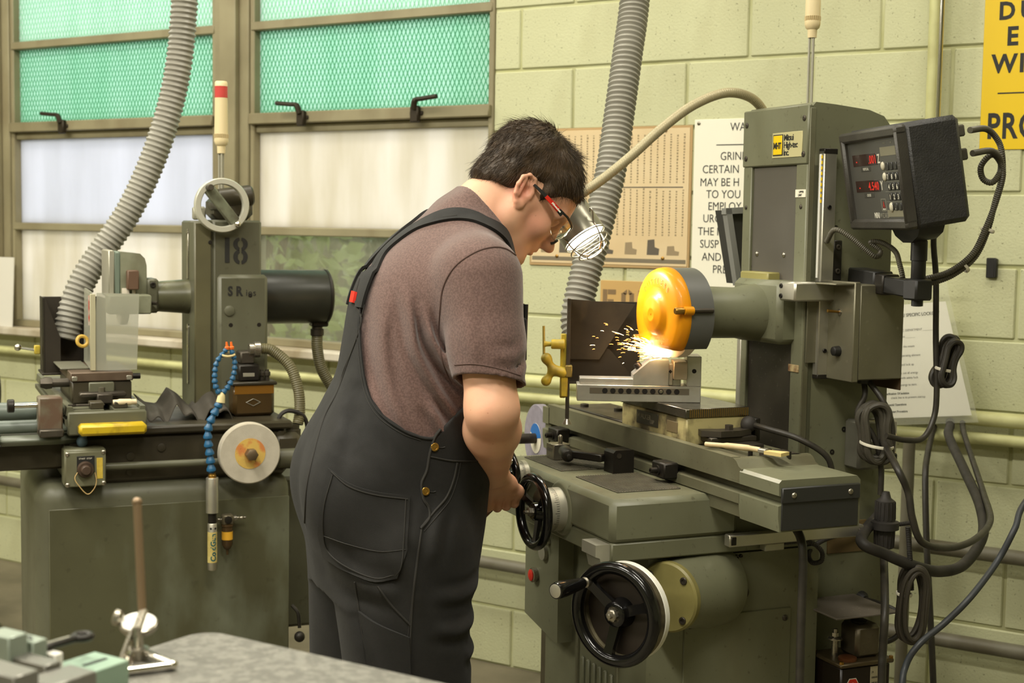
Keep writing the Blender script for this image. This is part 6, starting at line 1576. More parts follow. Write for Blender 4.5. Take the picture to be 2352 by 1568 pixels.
# spare grinding wheel hung on the bed
sw = ethings('spare_wheel', 'round grey grinding wheel with yellow paper label hung on grinder 18', 'grinding wheel', (0.04, 0.522, 0.908))
MB().lathe((-0.015, 0, 0), (1, 0, 0), [(0, 0.016), (0, 0.078), (0.003, 0.082), (0.028, 0.082), (0.031, 0.079), (0.031, 0.016)], 72).build('disc', ABRASIVE, sw)
MB().lathe((0.0162, 0, 0), (1, 0, 0), [(0, 0.016), (0, 0.041), (0.0008, 0.041), (0.0008, 0.016)], 48).build('paper_label', surf('yellow orange label', (214, 178, 92), 0.6, rgb2=(206, 130, 70), scale=22, cov=0.56, soft=0.05, speck=(70, 60, 40), speck_scale=170, speck_amt=0.7), sw)
MB().lathe((-0.055, 0, 0), (1, 0, 0), [(0, 0.0155), (0.075, 0.0155), (0.076, 0.016), (0.10, 0.016), (0.102, 0.013), (0.102, 0)], 6).build('hanging_bolt', surf('brown steel bolt', (104, 88, 66), 0.45, 0.4), sw)
# cold air gun with jointed hose and filter
cg = ethings('cold_air_gun', 'silver cold air gun with blue jointed hose hanging on grinder 18', 'air gun', (0.055, 0.421, 0.60))
MB().lathe((0, 0, 0.155), (0, 0, 1), [(0, 0.0165), (0.092, 0.0165), (0.094, 0.0155)], 28).build('muffler', ALU, cg); MB().lathe((0, 0, 0.12), (0, 0, 1), [(0, 0.011), (0.04, 0.011)], 20).build('neck', BLACKOX, cg)
tb_ = MB().lathe((0, 0, 0), (0, 0, 1), [(0, 0.010), (0.003, 0.0125), (0.125, 0.0125), (0.127, 0.011)], 24).build('tube_body', ALU, cg)
MB().lathe((0, 0, 0.022), (0, 0, 1), [(0, 0.0128), (0.082, 0.0128)], 24).build('wrap_label', surf('cream wrap label', (206, 190, 120), 0.5, rgb2=(180, 160, 90), scale=40), tb_)
# the words run up the tube
V_, F_ = text_mb('ColdGun', 0.020, 0.0003, 0.0006)
V_ = np.array(V_); a_ = (V_[:, 1] - 0.007) / 0.0131
Wt = np.stack([0.0131 * np.cos(-a_) , -0.0131 * np.sin(a_), 0.026 + V_[:, 0]], 1)
b = MB(); b.add(Wt, F_); b.build('wrap_lettering', surf('teal print', (40, 120, 130), 0.5), tb_, smooth=0)
for a in (0.5, -0.5): MB().lathe((0.0115 * math.cos(a), 0.0115 * math.sin(a), 0.114), (math.cos(a), math.sin(a), 0), [(0, 0.003), (0.0015, 0.003), (0.0015, 0)], 10).build('vent_hole', INK, tb_)
MB().lathe((0, 0, 0.247), (0, 0, 1), [(0, 0.009), (0.004, 0.011), (0.008, 0.011), (0.010, 0.009), (0.014, 0.009)], 18).build('brass_nipple', BRASS, cg)
def joint_chain(pts, r0, r1, n, parent):
    P = resample(spl(pts, 10), np.linalg.norm(np.diff(np.array(spl(pts, 10)), axis=0), axis=1).sum() / n * 0.9999)
    for k in range(n):
        d = P[k + 1] - P[k]; l = np.linalg.norm(d); r = r0 + (r1 - r0) * k / max(1, n - 1)
        MB().lathe(P[k], d, [(0, r * 0.62), (l * 0.12, r * 0.66), (l * 0.22, r * 0.98), (l * 0.45, r * 1.0), (l * 0.62, r * 0.86), (l * 0.98, r * 0.58)], 16).build('hose_joint', BLUEP, parent)
joint_chain([(0, -0.002, 0.262), (0, -0.006, 0.31), (0, -0.012, 0.36), (0, -0.006, 0.395), (0, 0.012, 0.43), (0, 0.022, 0.452)], 0.0125, 0.0115, 9, cg)
MB().lathe((0, 0.022, 0.448), (0, 0.15, 1), [(0, 0.012), (0.016, 0.010), (0.026, 0.007), (0.028, 0.004)], 16).build('y_fitting', surf('ivory fitting', (216, 202, 152), 0.45), cg)
joint_chain([(0, 0.026, 0.472), (0, 0.040, 0.485), (0, 0.056, 0.515), (0, 0.060, 0.555), (0, 0.050, 0.588)], 0.0085, 0.007, 9, cg)
joint_chain([(0, 0.020, 0.472), (0, 0.009, 0.490), (0, 0.007, 0.52), (0, 0.012, 0.555), (0, 0.030, 0.578), (0, 0.040, 0.592)], 0.0085, 0.007, 9, cg)
MB().tube(spl([(0.004, 0.026, 0.574), (0.010, 0.040, 0.570), (0.004, 0.058, 0.574), (-0.006, 0.042, 0.580)], 5, True), 0.003, 8, True).build('tie_band', surf('ivory band', (206, 186, 132), 0.5), cg)
for y in (0.040, 0.052): MB().lathe((0, y, 0.588), (0, -0.1, 1), [(0, 0.006), (0.006, 0.007), (0.008, 0.004), (0.02, 0.0025)], 12).build('orange_nozzle', ORANGEP, cg)
af = ethings('air_filter', 'small brass air filter with amber bowl beside the cold air gun', 'air filter', (0.03, 0.466, 0.645))
MB().box(-0.013, 0.013, -0.016, 0.016, 0.070, 0.098, 0.004).build('head', surf('dull zinc', (112, 104, 84), 0.4, 0.5), af); MB().lathe((0, 0, 0.066), (0, 0, -1), [(-0.006, 0.0165), (0.0, 0.0165), (0.002, 0.0145), (0.05, 0.0145), (0.062, 0.008), (0.064, 0.004), (0.078, 0.003), (0.078, 0)], 20).build('bowl', surf('smoky amber bowl', (74, 56, 34), 0.2), af)
MB().lathe((0, 0, 0.052), (0, 0, -1), [(0, 0.0148), (0.022, 0.0148)], 20).build('bowl_label', surf('orange bowl label', (226, 170, 50), 0.5), af)
MB().lathe((0, 0.016, 0.086), (0, 1, 0), [(0, 0.008), (0.008, 0.008), (0.008, 0.005), (0.016, 0.005), (0.018, 0.0035), (0.024, 0.005), (0.026, 0.0035), (0.034, 0.004), (0.036, 0)], 12).build('hose_barb', STEEL, af); MB().lathe((0, -0.016, 0.084), (0, -1, 0), [(0, 0.005), (0.006, 0.005), (0.010, 0.006), (0.014, 0)], 12).build('side_plug', STEEL, af)
MB().lathe((0.012, 0, 0.085), (1, 0, 0), [(0, 0.010), (0.004, 0.010), (0.005, 0.006), (0.005, 0)], 16).build('gauge_plug', BLACKOX, af)
MB().lathe((-0.03, 0, 0.085), (1, 0, 0), [(0, 0.007), (0.02, 0.007)], 10).build('mount_nipple', DSTEEL, af)
sc2 = ethings('putty_lump', 'blue putty lump on the switch box of grinder 18', 'putty', (0.015, 0.095, 0.940)); MB().ball((0, 0, 0.014), 0.016, 14, 9, (0.8, 0.9, 1.0)).build('lower_lump', surf('blue grey putty', (76, 96, 106), 0.5), sc2); MB().ball((0, 0.003, 0.032), 0.012, 12, 8, (0.8, 0.85, 1.3)).build('upper_lump', surf('pale blue putty', (88, 110, 120), 0.5), sc2)
# ================================================================== things on and around the right grinder
def mthing(name, label, cat, o=(0, 0, 0), rot=0.0, group=None): return thing(name, label, cat, mw(o), MA + rot, group)
VR = math.atan2(0.913, 0.408)      # the vise and the scoop stand turned by this angle on the table
# ---- magnetic chuck
ck2 = mthing('magnetic_chuck', 'cream painted magnetic chuck under the steel vise', 'chuck', (-0.44, 0.25, 1.066))
CREAMW = surf('worn cream paint', (186, 174, 122), 0.5, rgb2=(84, 74, 52), scale=14, cov=0.52, soft=0.08, stain=(58, 50, 36), stain_scale=9, stain_amt=0.8)
MB().box(0, 0.300, 0.0, 0.155, -0.010, 0.050, 0.003).build('body', CREAMW, ck2)
MB().box(-0.004, 0.302, -0.004, 0.158, 0.050, 0.070, 0.0015).build('top_plate', CHUCKTOP, ck2)
b = MB()
for k in range(30): b.box(0.3015, 0.3028, 0.006 + k * 0.005, 0.0075 + k * 0.005, 0.0508, 0.069, 0)
o = b.build('pole_lamination', BRASS, ck2, smooth=0); o['kind'] = 'stuff'
np1 = MB().box(0.075, 0.175, -0.0012, 0.001, 0.012, 0.042, 0.0003).build('name_plate', surf('dark name plate', (50, 46, 38), 0.4), ck2)
lettering('plate_text', 'WALKER', 0.016, surf('plate print', (110, 104, 86), 0.5), np1, (0.080, -0.0016, 0.025), (1, 0, 0), (0, 0, 1), 0.0004, 0.0002); lettering('plate_text', 'LBP', 0.012, surf('plate print small', (104, 98, 82), 0.5), np1, (0.140, -0.0016, 0.018), (1, 0, 0), (0, 0, 1), 0.0003, 0.0002)
MB().box(0.215, 0.262, -0.001, 0.001, 0.012, 0.036, 0.0003).build('rating_plate', surf('brown rating plate', (112, 98, 70), 0.5), ck2)
MB().box(0.300, 0.345, 0.035, 0.15, 0.0, 0.012, 0.002).build('toe_lip', DSTEEL, ck2)
tc_ = MB().prism([(0.298, 0.03), (0.325, 0.022), (0.352, 0.055), (0.350, 0.105), (0.330, 0.145), (0.298, 0.15), (0.312, 0.10), (0.312, 0.07)], 2, 0.013, 0.026).build('toe_clamp', DSTEEL, ck2)
fastener(ck2, (0.330, 0.088, 0.026), (0, 0, 1), 0.010, 0.010, DSTEEL, 'hex', 'clamp_bolt')
MB().ball((0.318, 0.145, 0.034), 0.018, 16, 10).build('cord_boss', RUBBER, ck2)
MB().tube(spl([(0.322, 0.150, 0.034), (0.37, 0.160, 0.030), (0.43, 0.20, 0.015), (0.46, 0.25, -0.02), (0.46, 0.27, -0.07)], 6), 0.0065, 10).build('chuck_cord', CABLE, ck2)
# ---- toolmaker's vise
vs = mthing('toolmaker_vise', 'bright steel toolmaker vise holding a block under the grinding wheel', 'vise', (-0.339, 0.083, 1.136), VR)
VL = 0.276
vb = MB(); vb.box(0, VL, 0, 0.074, 0, 0.0365, 0.0012)
vbase = vb.build('base', VISEM, vs)
MB().box(0.006, 0.232, 0.010, 0.064, 0.0365, 0.0505, 0.001).build('slideway', VISEM, vbase)
MB().box(0.028, VL - 0.026, -0.0006, 0.004, 0.017, 0.031, 0.0006).build('recess_shade_strip', surf('recess shade steel', (120, 112, 96), 0.5, 0.5), vbase)  # flat strip, the shade of a recess is put into its colour
for k in range(10):
    x = 0.062 + k * 0.0178
    MB().lathe((x, -0.0012, 0.024), (0, 1, 0), [(0, 0.0062), (0.0009, 0.0062), (0.0009, 0)], 20).build('bolt_hole', surf('dark bore', (22, 18, 14), 0.7) if k == 0 else bpy.data.materials['dark bore'], vbase)
MB().lathe((0.187, -0.0016, 0.024), (0, -1, 0), [(-0.001, 0.0045), (0.0006, 0.004), (0.0016, 0)], 14).build('pull_pin', STEEL, vbase)
MB().prism([(0.1245, 0.0372), (0.1245, 0.060), (0.164, 0.0945), (0.2035, 0.0945), (0.2035, 0.0372)], 1, 0.002, 0.072).build('moving_jaw', VISEM, vs)
MB().lathe((0.140, 0.037, 0.0745), (-0.66, 0, 0.75), [(-0.01, 0.0085), (0.010, 0.0085), (0.011, 0.0078), (0.011, 0.0045), (0.004, 0.004), (0.004, 0)], 20).build('jaw_bolt', BLACKOX, vs)
MB().box(0.244, VL, 0.0, 0.074, 0.0365, 0.104, 0.0012).build('fixed_jaw', VISEM, vs)
MB().lathe((0.260, -0.0008, 0.071), (0, 1, 0), [(0, 0.005), (0.001, 0.005), (0.001, 0)], 18).build('jaw_hole', bpy.data.materials['dark bore'], vs)
wk = mthing('steel_workpiece', 'small tan steel block clamped in the vise jaws', 'workpiece', (-0.339, 0.083, 1.136), VR)
MB().box(0.2135, 0.2435, -0.014, 0.060, 0.0525, 0.0925, 0.001).build('block', surf('tan ground steel', (178, 162, 134), 0.45, 0.35), wk)
MB().box(0.2040, 0.2132, 0.004, 0.070, 0.0385, 0.0855, 0.001).build('parallel', VISEM, wk)
b = MB(); b.prism([(0.2035, 0.069), (0.2075, 0.0735), (0.2115, 0.069), (0.2075, 0.0645)], 1, 0.0028, 0.0042); b.build('diamond_notch', bpy.data.materials['dark bore'], wk, smooth=0)
# ---- sparks thrown from the wheel
sp0 = np.array([-0.247, 0.283, 1.2405])
SPK = emit('white hot spark', (255, 214, 150), 26.0); SPO = emit('orange spark', (255, 150, 60), 12.0)
sk = mthing('grinding_sparks', 'spray of glowing sparks flying left from the grinding wheel', 'sparks', sp0)
b1, b2 = MB(), MB(); rs = np.random.RandomState(5)
rd = np.array([-0.395 * 0.96, -0.918 * 0.96, 0.26])
for k in range(820):
    sd_ = abs(rs.normal()) * 0.036 if k < 720 else rs.uniform(0.03, 0.125) if k < 806 else rs.uniform(0.12, 0.19)
    d = unit(rd + np.array([0, 0, rs.normal() * 0.11 + (0.10 if rs.rand() < 0.25 else -0.03)]) + rs.normal(size=3) * 0.05)
    p = d * sd_; l = rs.uniform(0.008, 0.030) * (1.0 if k < 720 else 0.4)
    q = p + d * l + np.array([0, 0, -0.0015])
    (b1 if sd_ < 0.05 or rs.rand() < 0.25 else b2).tube([p, (p + q) / 2 + (0, 0, 0.0008), q], [0.0003, 0.00050, 0.00015] if sd_ < 0.06 else [0.0002, 0.00034, 0.0001], 4)
b1.build('hot_streak', SPK, sk, smooth=0)['kind'] = 'stuff'; b2.build('cooling_streak', SPO, sk, smooth=0)['kind'] = 'stuff'
l = bpy.data.lights.new('spark_glow', 'POINT'); l.energy = 0.5; l.color = (1.0, 0.72, 0.42); l.shadow_soft_size = 0.012
o = bpy.data.objects.new('spark_glow', l); COL.objects.link(o); o.parent = sk; o.location = (-0.03, -0.055, 0.022)
sk['kind'] = 'stuff'
# ---- saddle top things
MATM = surf('ribbed rubber mat', (92, 88, 72), 0.7, rgb2=(76, 72, 58), scale=30, bump=0.8, bump_scale=420)
mt1 = mthing('rubber_mat', 'ribbed rubber mat under the diamond dresser on the saddle', 'mat', (-0.55, 0.05, 0.977), 0, 'mats on the saddle')
mt2 = mthing('rubber_mat', 'empty ribbed rubber mat at the near end of the saddle', 'mat', (-0.270, 0.05, 0.977), 0, 'mats on the saddle')
def mat_mesh(L_, W_):
    b = MB(); b.box(0, L_, 0, W_, 0, 0.0022, 0.0006)
    for k in range(int(W_ / 0.006)): b.box(0.003, L_ - 0.003, 0.004 + k * 0.006, 0.006 + k * 0.006, 0.002, 0.0032)
    return b
mat_mesh(0.205, 0.135).build('mat_sheet', MATM, mt1, smooth=0); mat_mesh(0.198, 0.150).build('mat_sheet', MATM, mt2, smooth=0)
db = mthing('diamond_dresser', 'small steel block with a pointed pin on the saddle mat', 'dresser', (-0.517, 0.092, 0.9802))
MB().box(0, 0.042, 0, 0.042, 0, 0.036, 0.001).build('block', STEEL, db); MB().lathe((0.021, 0.026, 0.036), (0, 0, 1), [(0, 0.0055), (0.016, 0.0055), (0.019, 0.003), (0.021, 0)], 16).build('diamond_pin', STEEL, db)
b = MB()
for k in range(5): b.box(0.006 + k * 0.0055, 0.009 + k * 0.0055, -0.0004, 0.0006, 0.018, 0.026, 0)
b.build('engraving', surf('engraved grey', (84, 80, 72), 0.5), db, smooth=0)['kind'] = 'stuff'
df = mthing('fixture_block', 'dark steel fixture block with a round arm on the saddle', 'fixture', (-0.325, 0.147, 0.977))
MB().prism([(0.0, 0.0), (0.052, 0.0), (0.052, 0.046), (0.048, 0.052), (0.006, 0.052), (0.0, 0.046)], 0, 0.0, 0.045).build('block', BLACKOX, df)
MB().box(-0.10, 0.0, -0.012, 0.010, 0.020, 0.038, 0.003, M=Matrix.Rotation(math.radians(28), 4, 'Z')).build('arm', BLACKOX, df)
p_ = Matrix.Rotation(math.radians(28), 4, 'Z') @ Vector((-0.098, 0, 0))
MB().lathe((p_[0] - 0.03, p_[1] + 0.002, 0.030), (1, -0.25, -0.1), [(0, 0.012), (0.004, 0.015), (0.045, 0.015), (0.05, 0.012), (0.052, 0.006), (0.062, 0.006), (0.063, 0.004), (0.063, 0)], 22).build('arm_barrel', BLACKOX, df)
MB().lathe((0.0455, 0.014, 0.040), (1, 0, 0), [(0, 0.006), (0.001, 0.006), (0.001, 0.0045), (0.0004, 0)], 14).build('index_mark', DSTEEL, df)
# brush lying on the table
br_ = mthing('wooden_brush', 'pale wooden brush handle lying on the table edge', 'brush', (-0.030, 0.232, 1.071), 0.45)
MB().tube(spl([(0, 0, 0.006), (0.05, 0.002, 0.008), (0.10, 0.003, 0.009), (0.128, 0.004, 0.008)], 6), [0.005] * 6 + [0.0065] * 7 + [0.0055] * 6, 10).build('handle', WOOD, br_); MB().box(0.126, 0.145, -0.004, 0.012, 0.003, 0.012, 0.002).build('ferrule', ALU, br_)
MB().prism([(0.143, -0.006), (0.143, 0.014), (0.185, 0.022), (0.185, -0.010)], 2, 0.002, 0.009).build('bristles', surf('yellow bristles', (206, 184, 122), 0.8), br_)['kind'] = 'stuff'
# ---- right dust scoop on the table end, rod and yellow clamps
sc3 = mthing('dust_scoop', 'black open sheet steel dust scoop behind the sparks', 'scoop', (-0.530, 0.152, 1.156), VR)
MB().box(0.0, 0.175, 0.095, 0.099, 0.0, 0.188, 0.0005).build('back_plate', SCOOP, sc3)
MB().box(-0.0015, 0.0015, 0.0, 0.098, 0.0, 0.195, 0.0005).build('side_plate', surf('yellow edged sheet', (112, 100, 52), 0.5), sc3)
MB().prism([(0.0, 0.0), (0.16, 0.0), (0.16, 0.004), (0.10, 0.075), (0.0, 0.075)], 1, 0.060, 0.064).build('lower_plate', SCOOP, sc3)
MB().prism([(0.0, 0.195), (0.158, 0.184), (0.075, 0.05), (0.0, 0.05)], 1, 0.052, 0.056).build('baffle', surf('streaked scoop steel', (74, 65, 51), 0.5, 0.3, rgb2=(44, 38, 31), scale=7, stain=(150, 124, 90), stain_scale=5, stain_amt=0.7), sc3)
MB().box(0.0, 0.16, 0.0, 0.098, -0.004, 0.0, 0.0005).build('floor_plate', SCOOP, sc3)
fastener(sc3, (0.004, 0.03, 0.02), (0, -1, 0), 0.006, 0.01, DSTEEL, 'hex')
st2 = mthing('clamp_stand', 'thin steel rod with worn yellow clamps beside the dust scoop', 'clamp stand', (-0.462, 0.118, 1.066), VR)
MB().box(-0.0045, 0.0045, -0.0025, 0.0025, 0.0, 0.292, 0.0008).build('rod', DSTEEL, st2); MB().lathe((0, 0, 0), (0, 0, 1), [(0, 0.012), (0.004, 0.010), (0.012, 0.006)], 14).build('foot', STEEL, st2)
MB().box(-0.016, 0.0, -0.006, 0.012, 0.064, 0.120, 0.002).box(-0.018, -0.004, 0.004, 0.014, 0.06, 0.21, 0.002).build('yellow_bracket', YELLOWC, st2)
MB().cyl((-0.040, 0.0, 0.186), (-0.008, 0.0, 0.186), 0.0115, seg=20, bev=0.002).build('clamp_barrel', YELLOWC, st2); MB().lathe((-0.040, 0, 0.186), (-1, 0, 0), [(0, 0.005), (0.010, 0.006), (0.016, 0.008), (0.018, 0)], 12).build('screw_neck', YELLOWC, st2)
MB().cyl((-0.056, 0, 0.152), (-0.058, 0, 0.228), 0.0032, seg=10).build('tommy_bar', surf('half yellow bar', (168, 150, 76), 0.35, 0.3), st2)
s = SDF()
for (p0, p1, r0, r1) in (((-0.012, 0, 0.120), (-0.034, 0, 0.126), 0.013, 0.012), ((-0.034, 0, 0.126), (-0.050, 0, 0.152), 0.007, 0.010), ((-0.050, 0, 0.152), (-0.0505, 0, 0.153), 0.0115, 0.0115), ((-0.034, 0, 0.126), (-0.050, 0, 0.100), 0.007, 0.009), ((-0.050, 0, 0.100), (-0.0505, 0, 0.0995), 0.0105, 0.0105)): addc(s, p0, p1, r0, r1, 0.008)
V, Fq = surface_nets(lambda P, c=None: s(P, c), (-0.075, -0.03, 0.08), (0.01, 0.03, 0.175), 0.002)
mesh_np('star_knob', V, Fq, YELLOWC, st2)
MB().box(-0.006, 0.010, -0.010, 0.010, 0.110, 0.138, 0.002).build('slide_block', surf('brass slide', (150, 132, 72), 0.4, 0.4), st2)
# dust hose of the right grinder
hr = mthing('dust_hose', 'grey ribbed dust hose running down behind the lamp to the black scoop', 'hose')
hose_ridged([(-0.622, 0.232, 1.215), (-0.655, 0.231, 1.288), (-0.660, 0.240, 1.342), (-0.677, 0.272, 1.439), (-0.701, 0.316, 1.558), (-0.727, 0.357, 1.680), (-0.766, 0.397, 1.826), (-0.806, 0.437, 1.976), (-0.846, 0.475, 2.117), (-0.90, 0.52, 2.40), (-0.93, 0.55, 2.9), (-0.93, 0.55, 3.67)], 0.0375, 0.0140, 0.0026, 28, 5).build('hose', HOSEM, hr)
MB().lathe((-0.615, 0.226, 1.180), (-0.3, 0.05, 0.95), [(0, 0.043), (0.05, 0.043), (0.055, 0.039)], 26).build('hose_collar', BLACKOX, hr)
# ---- work lamp
WLP = [(-0.392, 0.610, 1.700), (-0.393, 0.602, 1.755), (-0.384, 0.578, 1.805), (-0.363, 0.524, 1.833), (-0.350, 0.450, 1.836), (-0.349, 0.366, 1.803), (-0.355, 0.290, 1.748), (-0.360, 0.220, 1.687), (-0.369, 0.163, 1.640), (-0.378, 0.112, 1.603), (-0.386, 0.070, 1.580)]
wl_ = mthing('work_lamp', 'lit gooseneck work lamp with wire cage in front of the man', 'lamp')
hose_ridged(WLP, 0.0112, 0.0055, 0.0004, 16).build('gooseneck', surf('beige gooseneck', (166, 156, 124), 0.4, 0.2), wl_)
MB().box(-0.408, -0.3685, 0.585, 0.635, 1.665, 1.704, 0.004).build('bracket', GREEN2, wl_)
LA = unit((0.50, 0.36, -0.79)); LC = np.array([-0.364, 0.106, 1.500]); LT = LC - LA * 0.092
SHM = surf('satin grey shade', (150, 146, 130), 0.32, 0.55)
MB().lathe(LT, LA, [(0.0, 0.012), (0.002, 0.030), (0.006, 0.044), (0.014, 0.0485), (0.092, 0.0510), (0.092, 0.0485), (0.080, 0.0475), (0.016, 0.0455), (0.010, 0.03), (0.008, 0.012), (0.0, 0.012)], 44).build('shade', SHM, wl_)
MB().lathe(LT, -LA, [(-0.004, 0.018), (0.012, 0.016), (0.018, 0.0135), (0.030, 0.0135)], 20).build('shade_neck', SHM, wl_)
MB().tube(spl([LT - LA * 0.026, LT - LA * 0.04, np.array(WLP[-1])], 5), 0.0115, 12).build('swivel', SHM, wl_)
MB().lathe(LC - LA * 0.022, LA, [(0, 0.046), (0.012, 0.042), (0.020, 0.026), (0.022, 0)], 36).build('bulb', emit('lit lamp bulb', (255, 250, 236), 22.0, (255, 255, 255)), wl_)
lx_, ly_, lz_ = frame_of(LA)
WIRE = surf('cage wire', (176, 170, 154), 0.3, 0.8)
for (t_, R_) in ((0.004, 0.050), (0.020, 0.047), (0.036, 0.036), (0.044, 0.020)): MB().torus(LC + LA * t_, LA, R_, 0.0016, 48, 6).build('cage_ring', WIRE, wl_)
for k in range(4):
    a = 0.4 + k * PI / 2; e_ = lx_ * math.cos(a) + ly_ * math.sin(a)
    MB().tube(spl([LC + e_ * 0.060 - LA * 0.030, LC + e_ * 0.067 - LA * 0.036, LC + e_ * 0.066 - LA * 0.024, LC + e_ * 0.053 - LA * 0.010, LC + e_ * 0.051 + LA * 0.004, LC + e_ * 0.047 + LA * 0.020, LC + e_ * 0.036 + LA * 0.036, LC + e_ * 0.019 + LA * 0.045], 5), 0.0017, 7).build('cage_wire', WIRE, wl_)
l = bpy.data.lights.new('work_lamp_light', 'SPOT'); l.energy = 7; l.spot_size = math.radians(115); l.spot_blend = 0.5; l.color = (1.0, 0.93, 0.80); l.shadow_soft_size = 0.04
o = bpy.data.objects.new('work_lamp_light', l); COL.objects.link(o); o.parent = wl_
o.matrix_local = Matrix.Translation(Vector(LC + LA * 0.004)) @ Vector(tuple(-LA)).to_track_quat('Z', 'Y').to_matrix().to_4x4()

# ---- digital readout on its arm
dw = unit((0.967, -0.253, 0)); dd_ = unit((0.253, 0.967, 0)); dv = np.array([0, 0, math.cos(0.175)]) - dd_ * math.sin(0.175); dn = np.cross(dv, dw)
DWd, DHt, DDp = 0.290, 0.207, 0.137
dO = np.array([0.220, 0.486, 1.730]) - dw * DWd - dv * DHt
dro = mthing('digital_readout', 'black digital readout box with red figures on a swivel arm', 'readout')
Rm = Matrix(((*md(dw),), (*md(dn),), (*md(dv),))).transposed().to_4x4()
dro.matrix_world = Matrix.Translation(mw(dO)) @ Rm
DSH = surf('black textured case', (50, 49, 47), 0.5, rgb2=(43, 42, 41), scale=30, bump=0.7, bump_scale=260)
DBZ = surf('worn bezel', (64, 61, 54), 0.45, rgb2=(50, 47, 42), scale=8, bump=0.3, bump_scale=300)
MB().box(-0.002, DWd + 0.003, 0.020, DDp, -0.002, DHt + 0.003, 0.010).build('case', DSH, dro)
bz = MB(); t_ = 0.022
bz.box(0, DWd, 0.0, 0.028, DHt - t_, DHt, 0.005); bz.box(0, DWd, 0.0, 0.028, 0, t_, 0.005); bz.box(0, t_ * 0.85, 0.0, 0.028, 0.01, DHt - 0.01, 0.005); bz.box(DWd - 0.010, DWd, 0.0, 0.028, 0.01, DHt - 0.01, 0.004)
bz.build('bezel', DBZ, dro)
fp_ = MB().box(0.015, DWd - 0.009, 0.0105, 0.022, 0.016, DHt - 0.016, 0.0).build('face_panel', surf('grey face panel', (72, 71, 66), 0.3), dro)
YF = 0.0103
def dtext(tx, x, z, size, mat, sx=1.0, bold=0.0, center=False): return lettering('face_lettering', tx, size, mat, fp_, (x, YF - 0.0003, z), (1, 0, 0), (0, 0, 1), bold, 0.0002, 1.0, sx, center)
PALE = surf('pale print', (196, 192, 176), 0.5); GREYP = surf('grey print', (128, 126, 112), 0.5)
for (z, tx, ax_, lb_) in ((0.134, '.001', 'Z', 'VERTICAL'), (0.079, '4.540', 'Y', 'CROSS')):
    MB().box(0.040, 0.165, YF - 0.0006, YF + 0.002, z, z + 0.024, 0.0003).build('display_window', SMOKED, fp_)
    lettering('display_digits', '-', 0.018, REDGLOW, fp_, (0.058, YF - 0.0010, z + 0.005), (1, 0, 0), (0, 0, 1), 0.0005, 0.0002)
    V_, F_ = text_mb(tx, 0.024, 0.0002, 0.0002, 1.05, 0.95)
    lettering('display_digits', tx, 0.024, REDGLOW, fp_, (0.160 - V_[:, 0].max(), YF - 0.0010, z + 0.0035), (1, 0, 0), (0, 0, 1), 0.0002, 0.0002, 1.05, 0.95)
    dtext(ax_, 0.168, z + 0.003, 0.026, PALE, 0.8, 0.0006)
    MB().box(0.078, 0.128, YF - 0.0004, YF + 0.001, z - 0.012, z - 0.002, 0.0002).build('axis_tag', surf('axis tag %s' % ax_, (58, 57, 52), 0.4), fp_); dtext(lb_, 0.103, z - 0.0095, 0.0075, PALE, 0.9, 0.0001, True)
for (z0, z1) in ((0.150, 0.168), (0.026, 0.040)): MB().box(0.186, 0.265, YF - 0.0004, YF + 0.001, z0, z1, 0.0002).build('speaker_strip', surf('strip %d' % int(z0 * 1000), (122, 118, 98), 0.5), fp_)
KEY = surf('key cap', (44, 43, 40), 0.4)
keys = [['', '', ''], ['7', '8', '9'], ['4', '5', '6'], ['1', '2', '3'], ['0', '.', '']]
for r, row in enumerate(keys):
    for c, kx in enumerate(row):
        x = 0.214 + c * 0.0195; z = 0.128 - r * 0.0205
        kk = MB().box(x - 0.0075, x + 0.0075, YF - 0.0022, YF + 0.001, z - 0.007, z + 0.008, 0.001).build('key', KEY, fp_)
        if kx: lettering('key_legend', kx, 0.014, PALE, kk, (x, YF - 0.0026, z - 0.0045), (1, 0, 0), (0, 0, 1), 0.0003, 0.0001, center=True)
for (x, z, s_) in ((0.194, 0.130, 1.0), (0.196, 0.108, 1.0), (0.212, 0.046, 1.1)): MB().ball((x, YF - 0.001, z), 0.0085 * s_, 14, 9, (0.85, 0.5, 1.05)).build('worn_spot', surf('rubbed bright spot %d' % int(x * 1000), (190, 184, 162), 0.3), fp_)
b = MB()
for z in (0.118, 0.0975, 0.077, 0.0565): b.box(0.188, 0.268, YF - 0.0003, YF + 0.001, z, z + 0.0007)
b.box(0.165, 0.25, YF - 0.0003, YF + 0.001, 0.1805, 0.1812); b.build('panel_line', GREYP, fp_, smooth=0)
for k, (tx, x, z) in enumerate((('INCH', 0.205, 0.174), ('ABS', 0.24, 0.174))): dtext(tx, x, z, 0.005, GREYP)
b = MB()
for (x0, x1, z0, z1) in ((0.160, 0.184, 0.062, 0.0632), (0.160, 0.184, 0.038, 0.0392), (0.160, 0.1612, 0.038, 0.063), (0.1828, 0.184, 0.038, 0.063)): b.box(x0, x1, YF - 0.0004, YF + 0.001, z0, z1)
b.build('logo_frame', GREYP, fp_, smooth=0); dtext('A', 0.172, 0.045, 0.018, surf('dull red print', (150, 40, 30), 0.5), 0.8, 0.0006, True); dtext('ANILAM', 0.172, 0.0405, 0.0042, PALE, 1, 0.0001, True)
dtext('MINI', 0.118, 0.024, 0.016, PALE, 0.8, 0.0004); dtext('WIZARD', 0.147, 0.024, 0.015, GREYP, 0.8, 0.0)
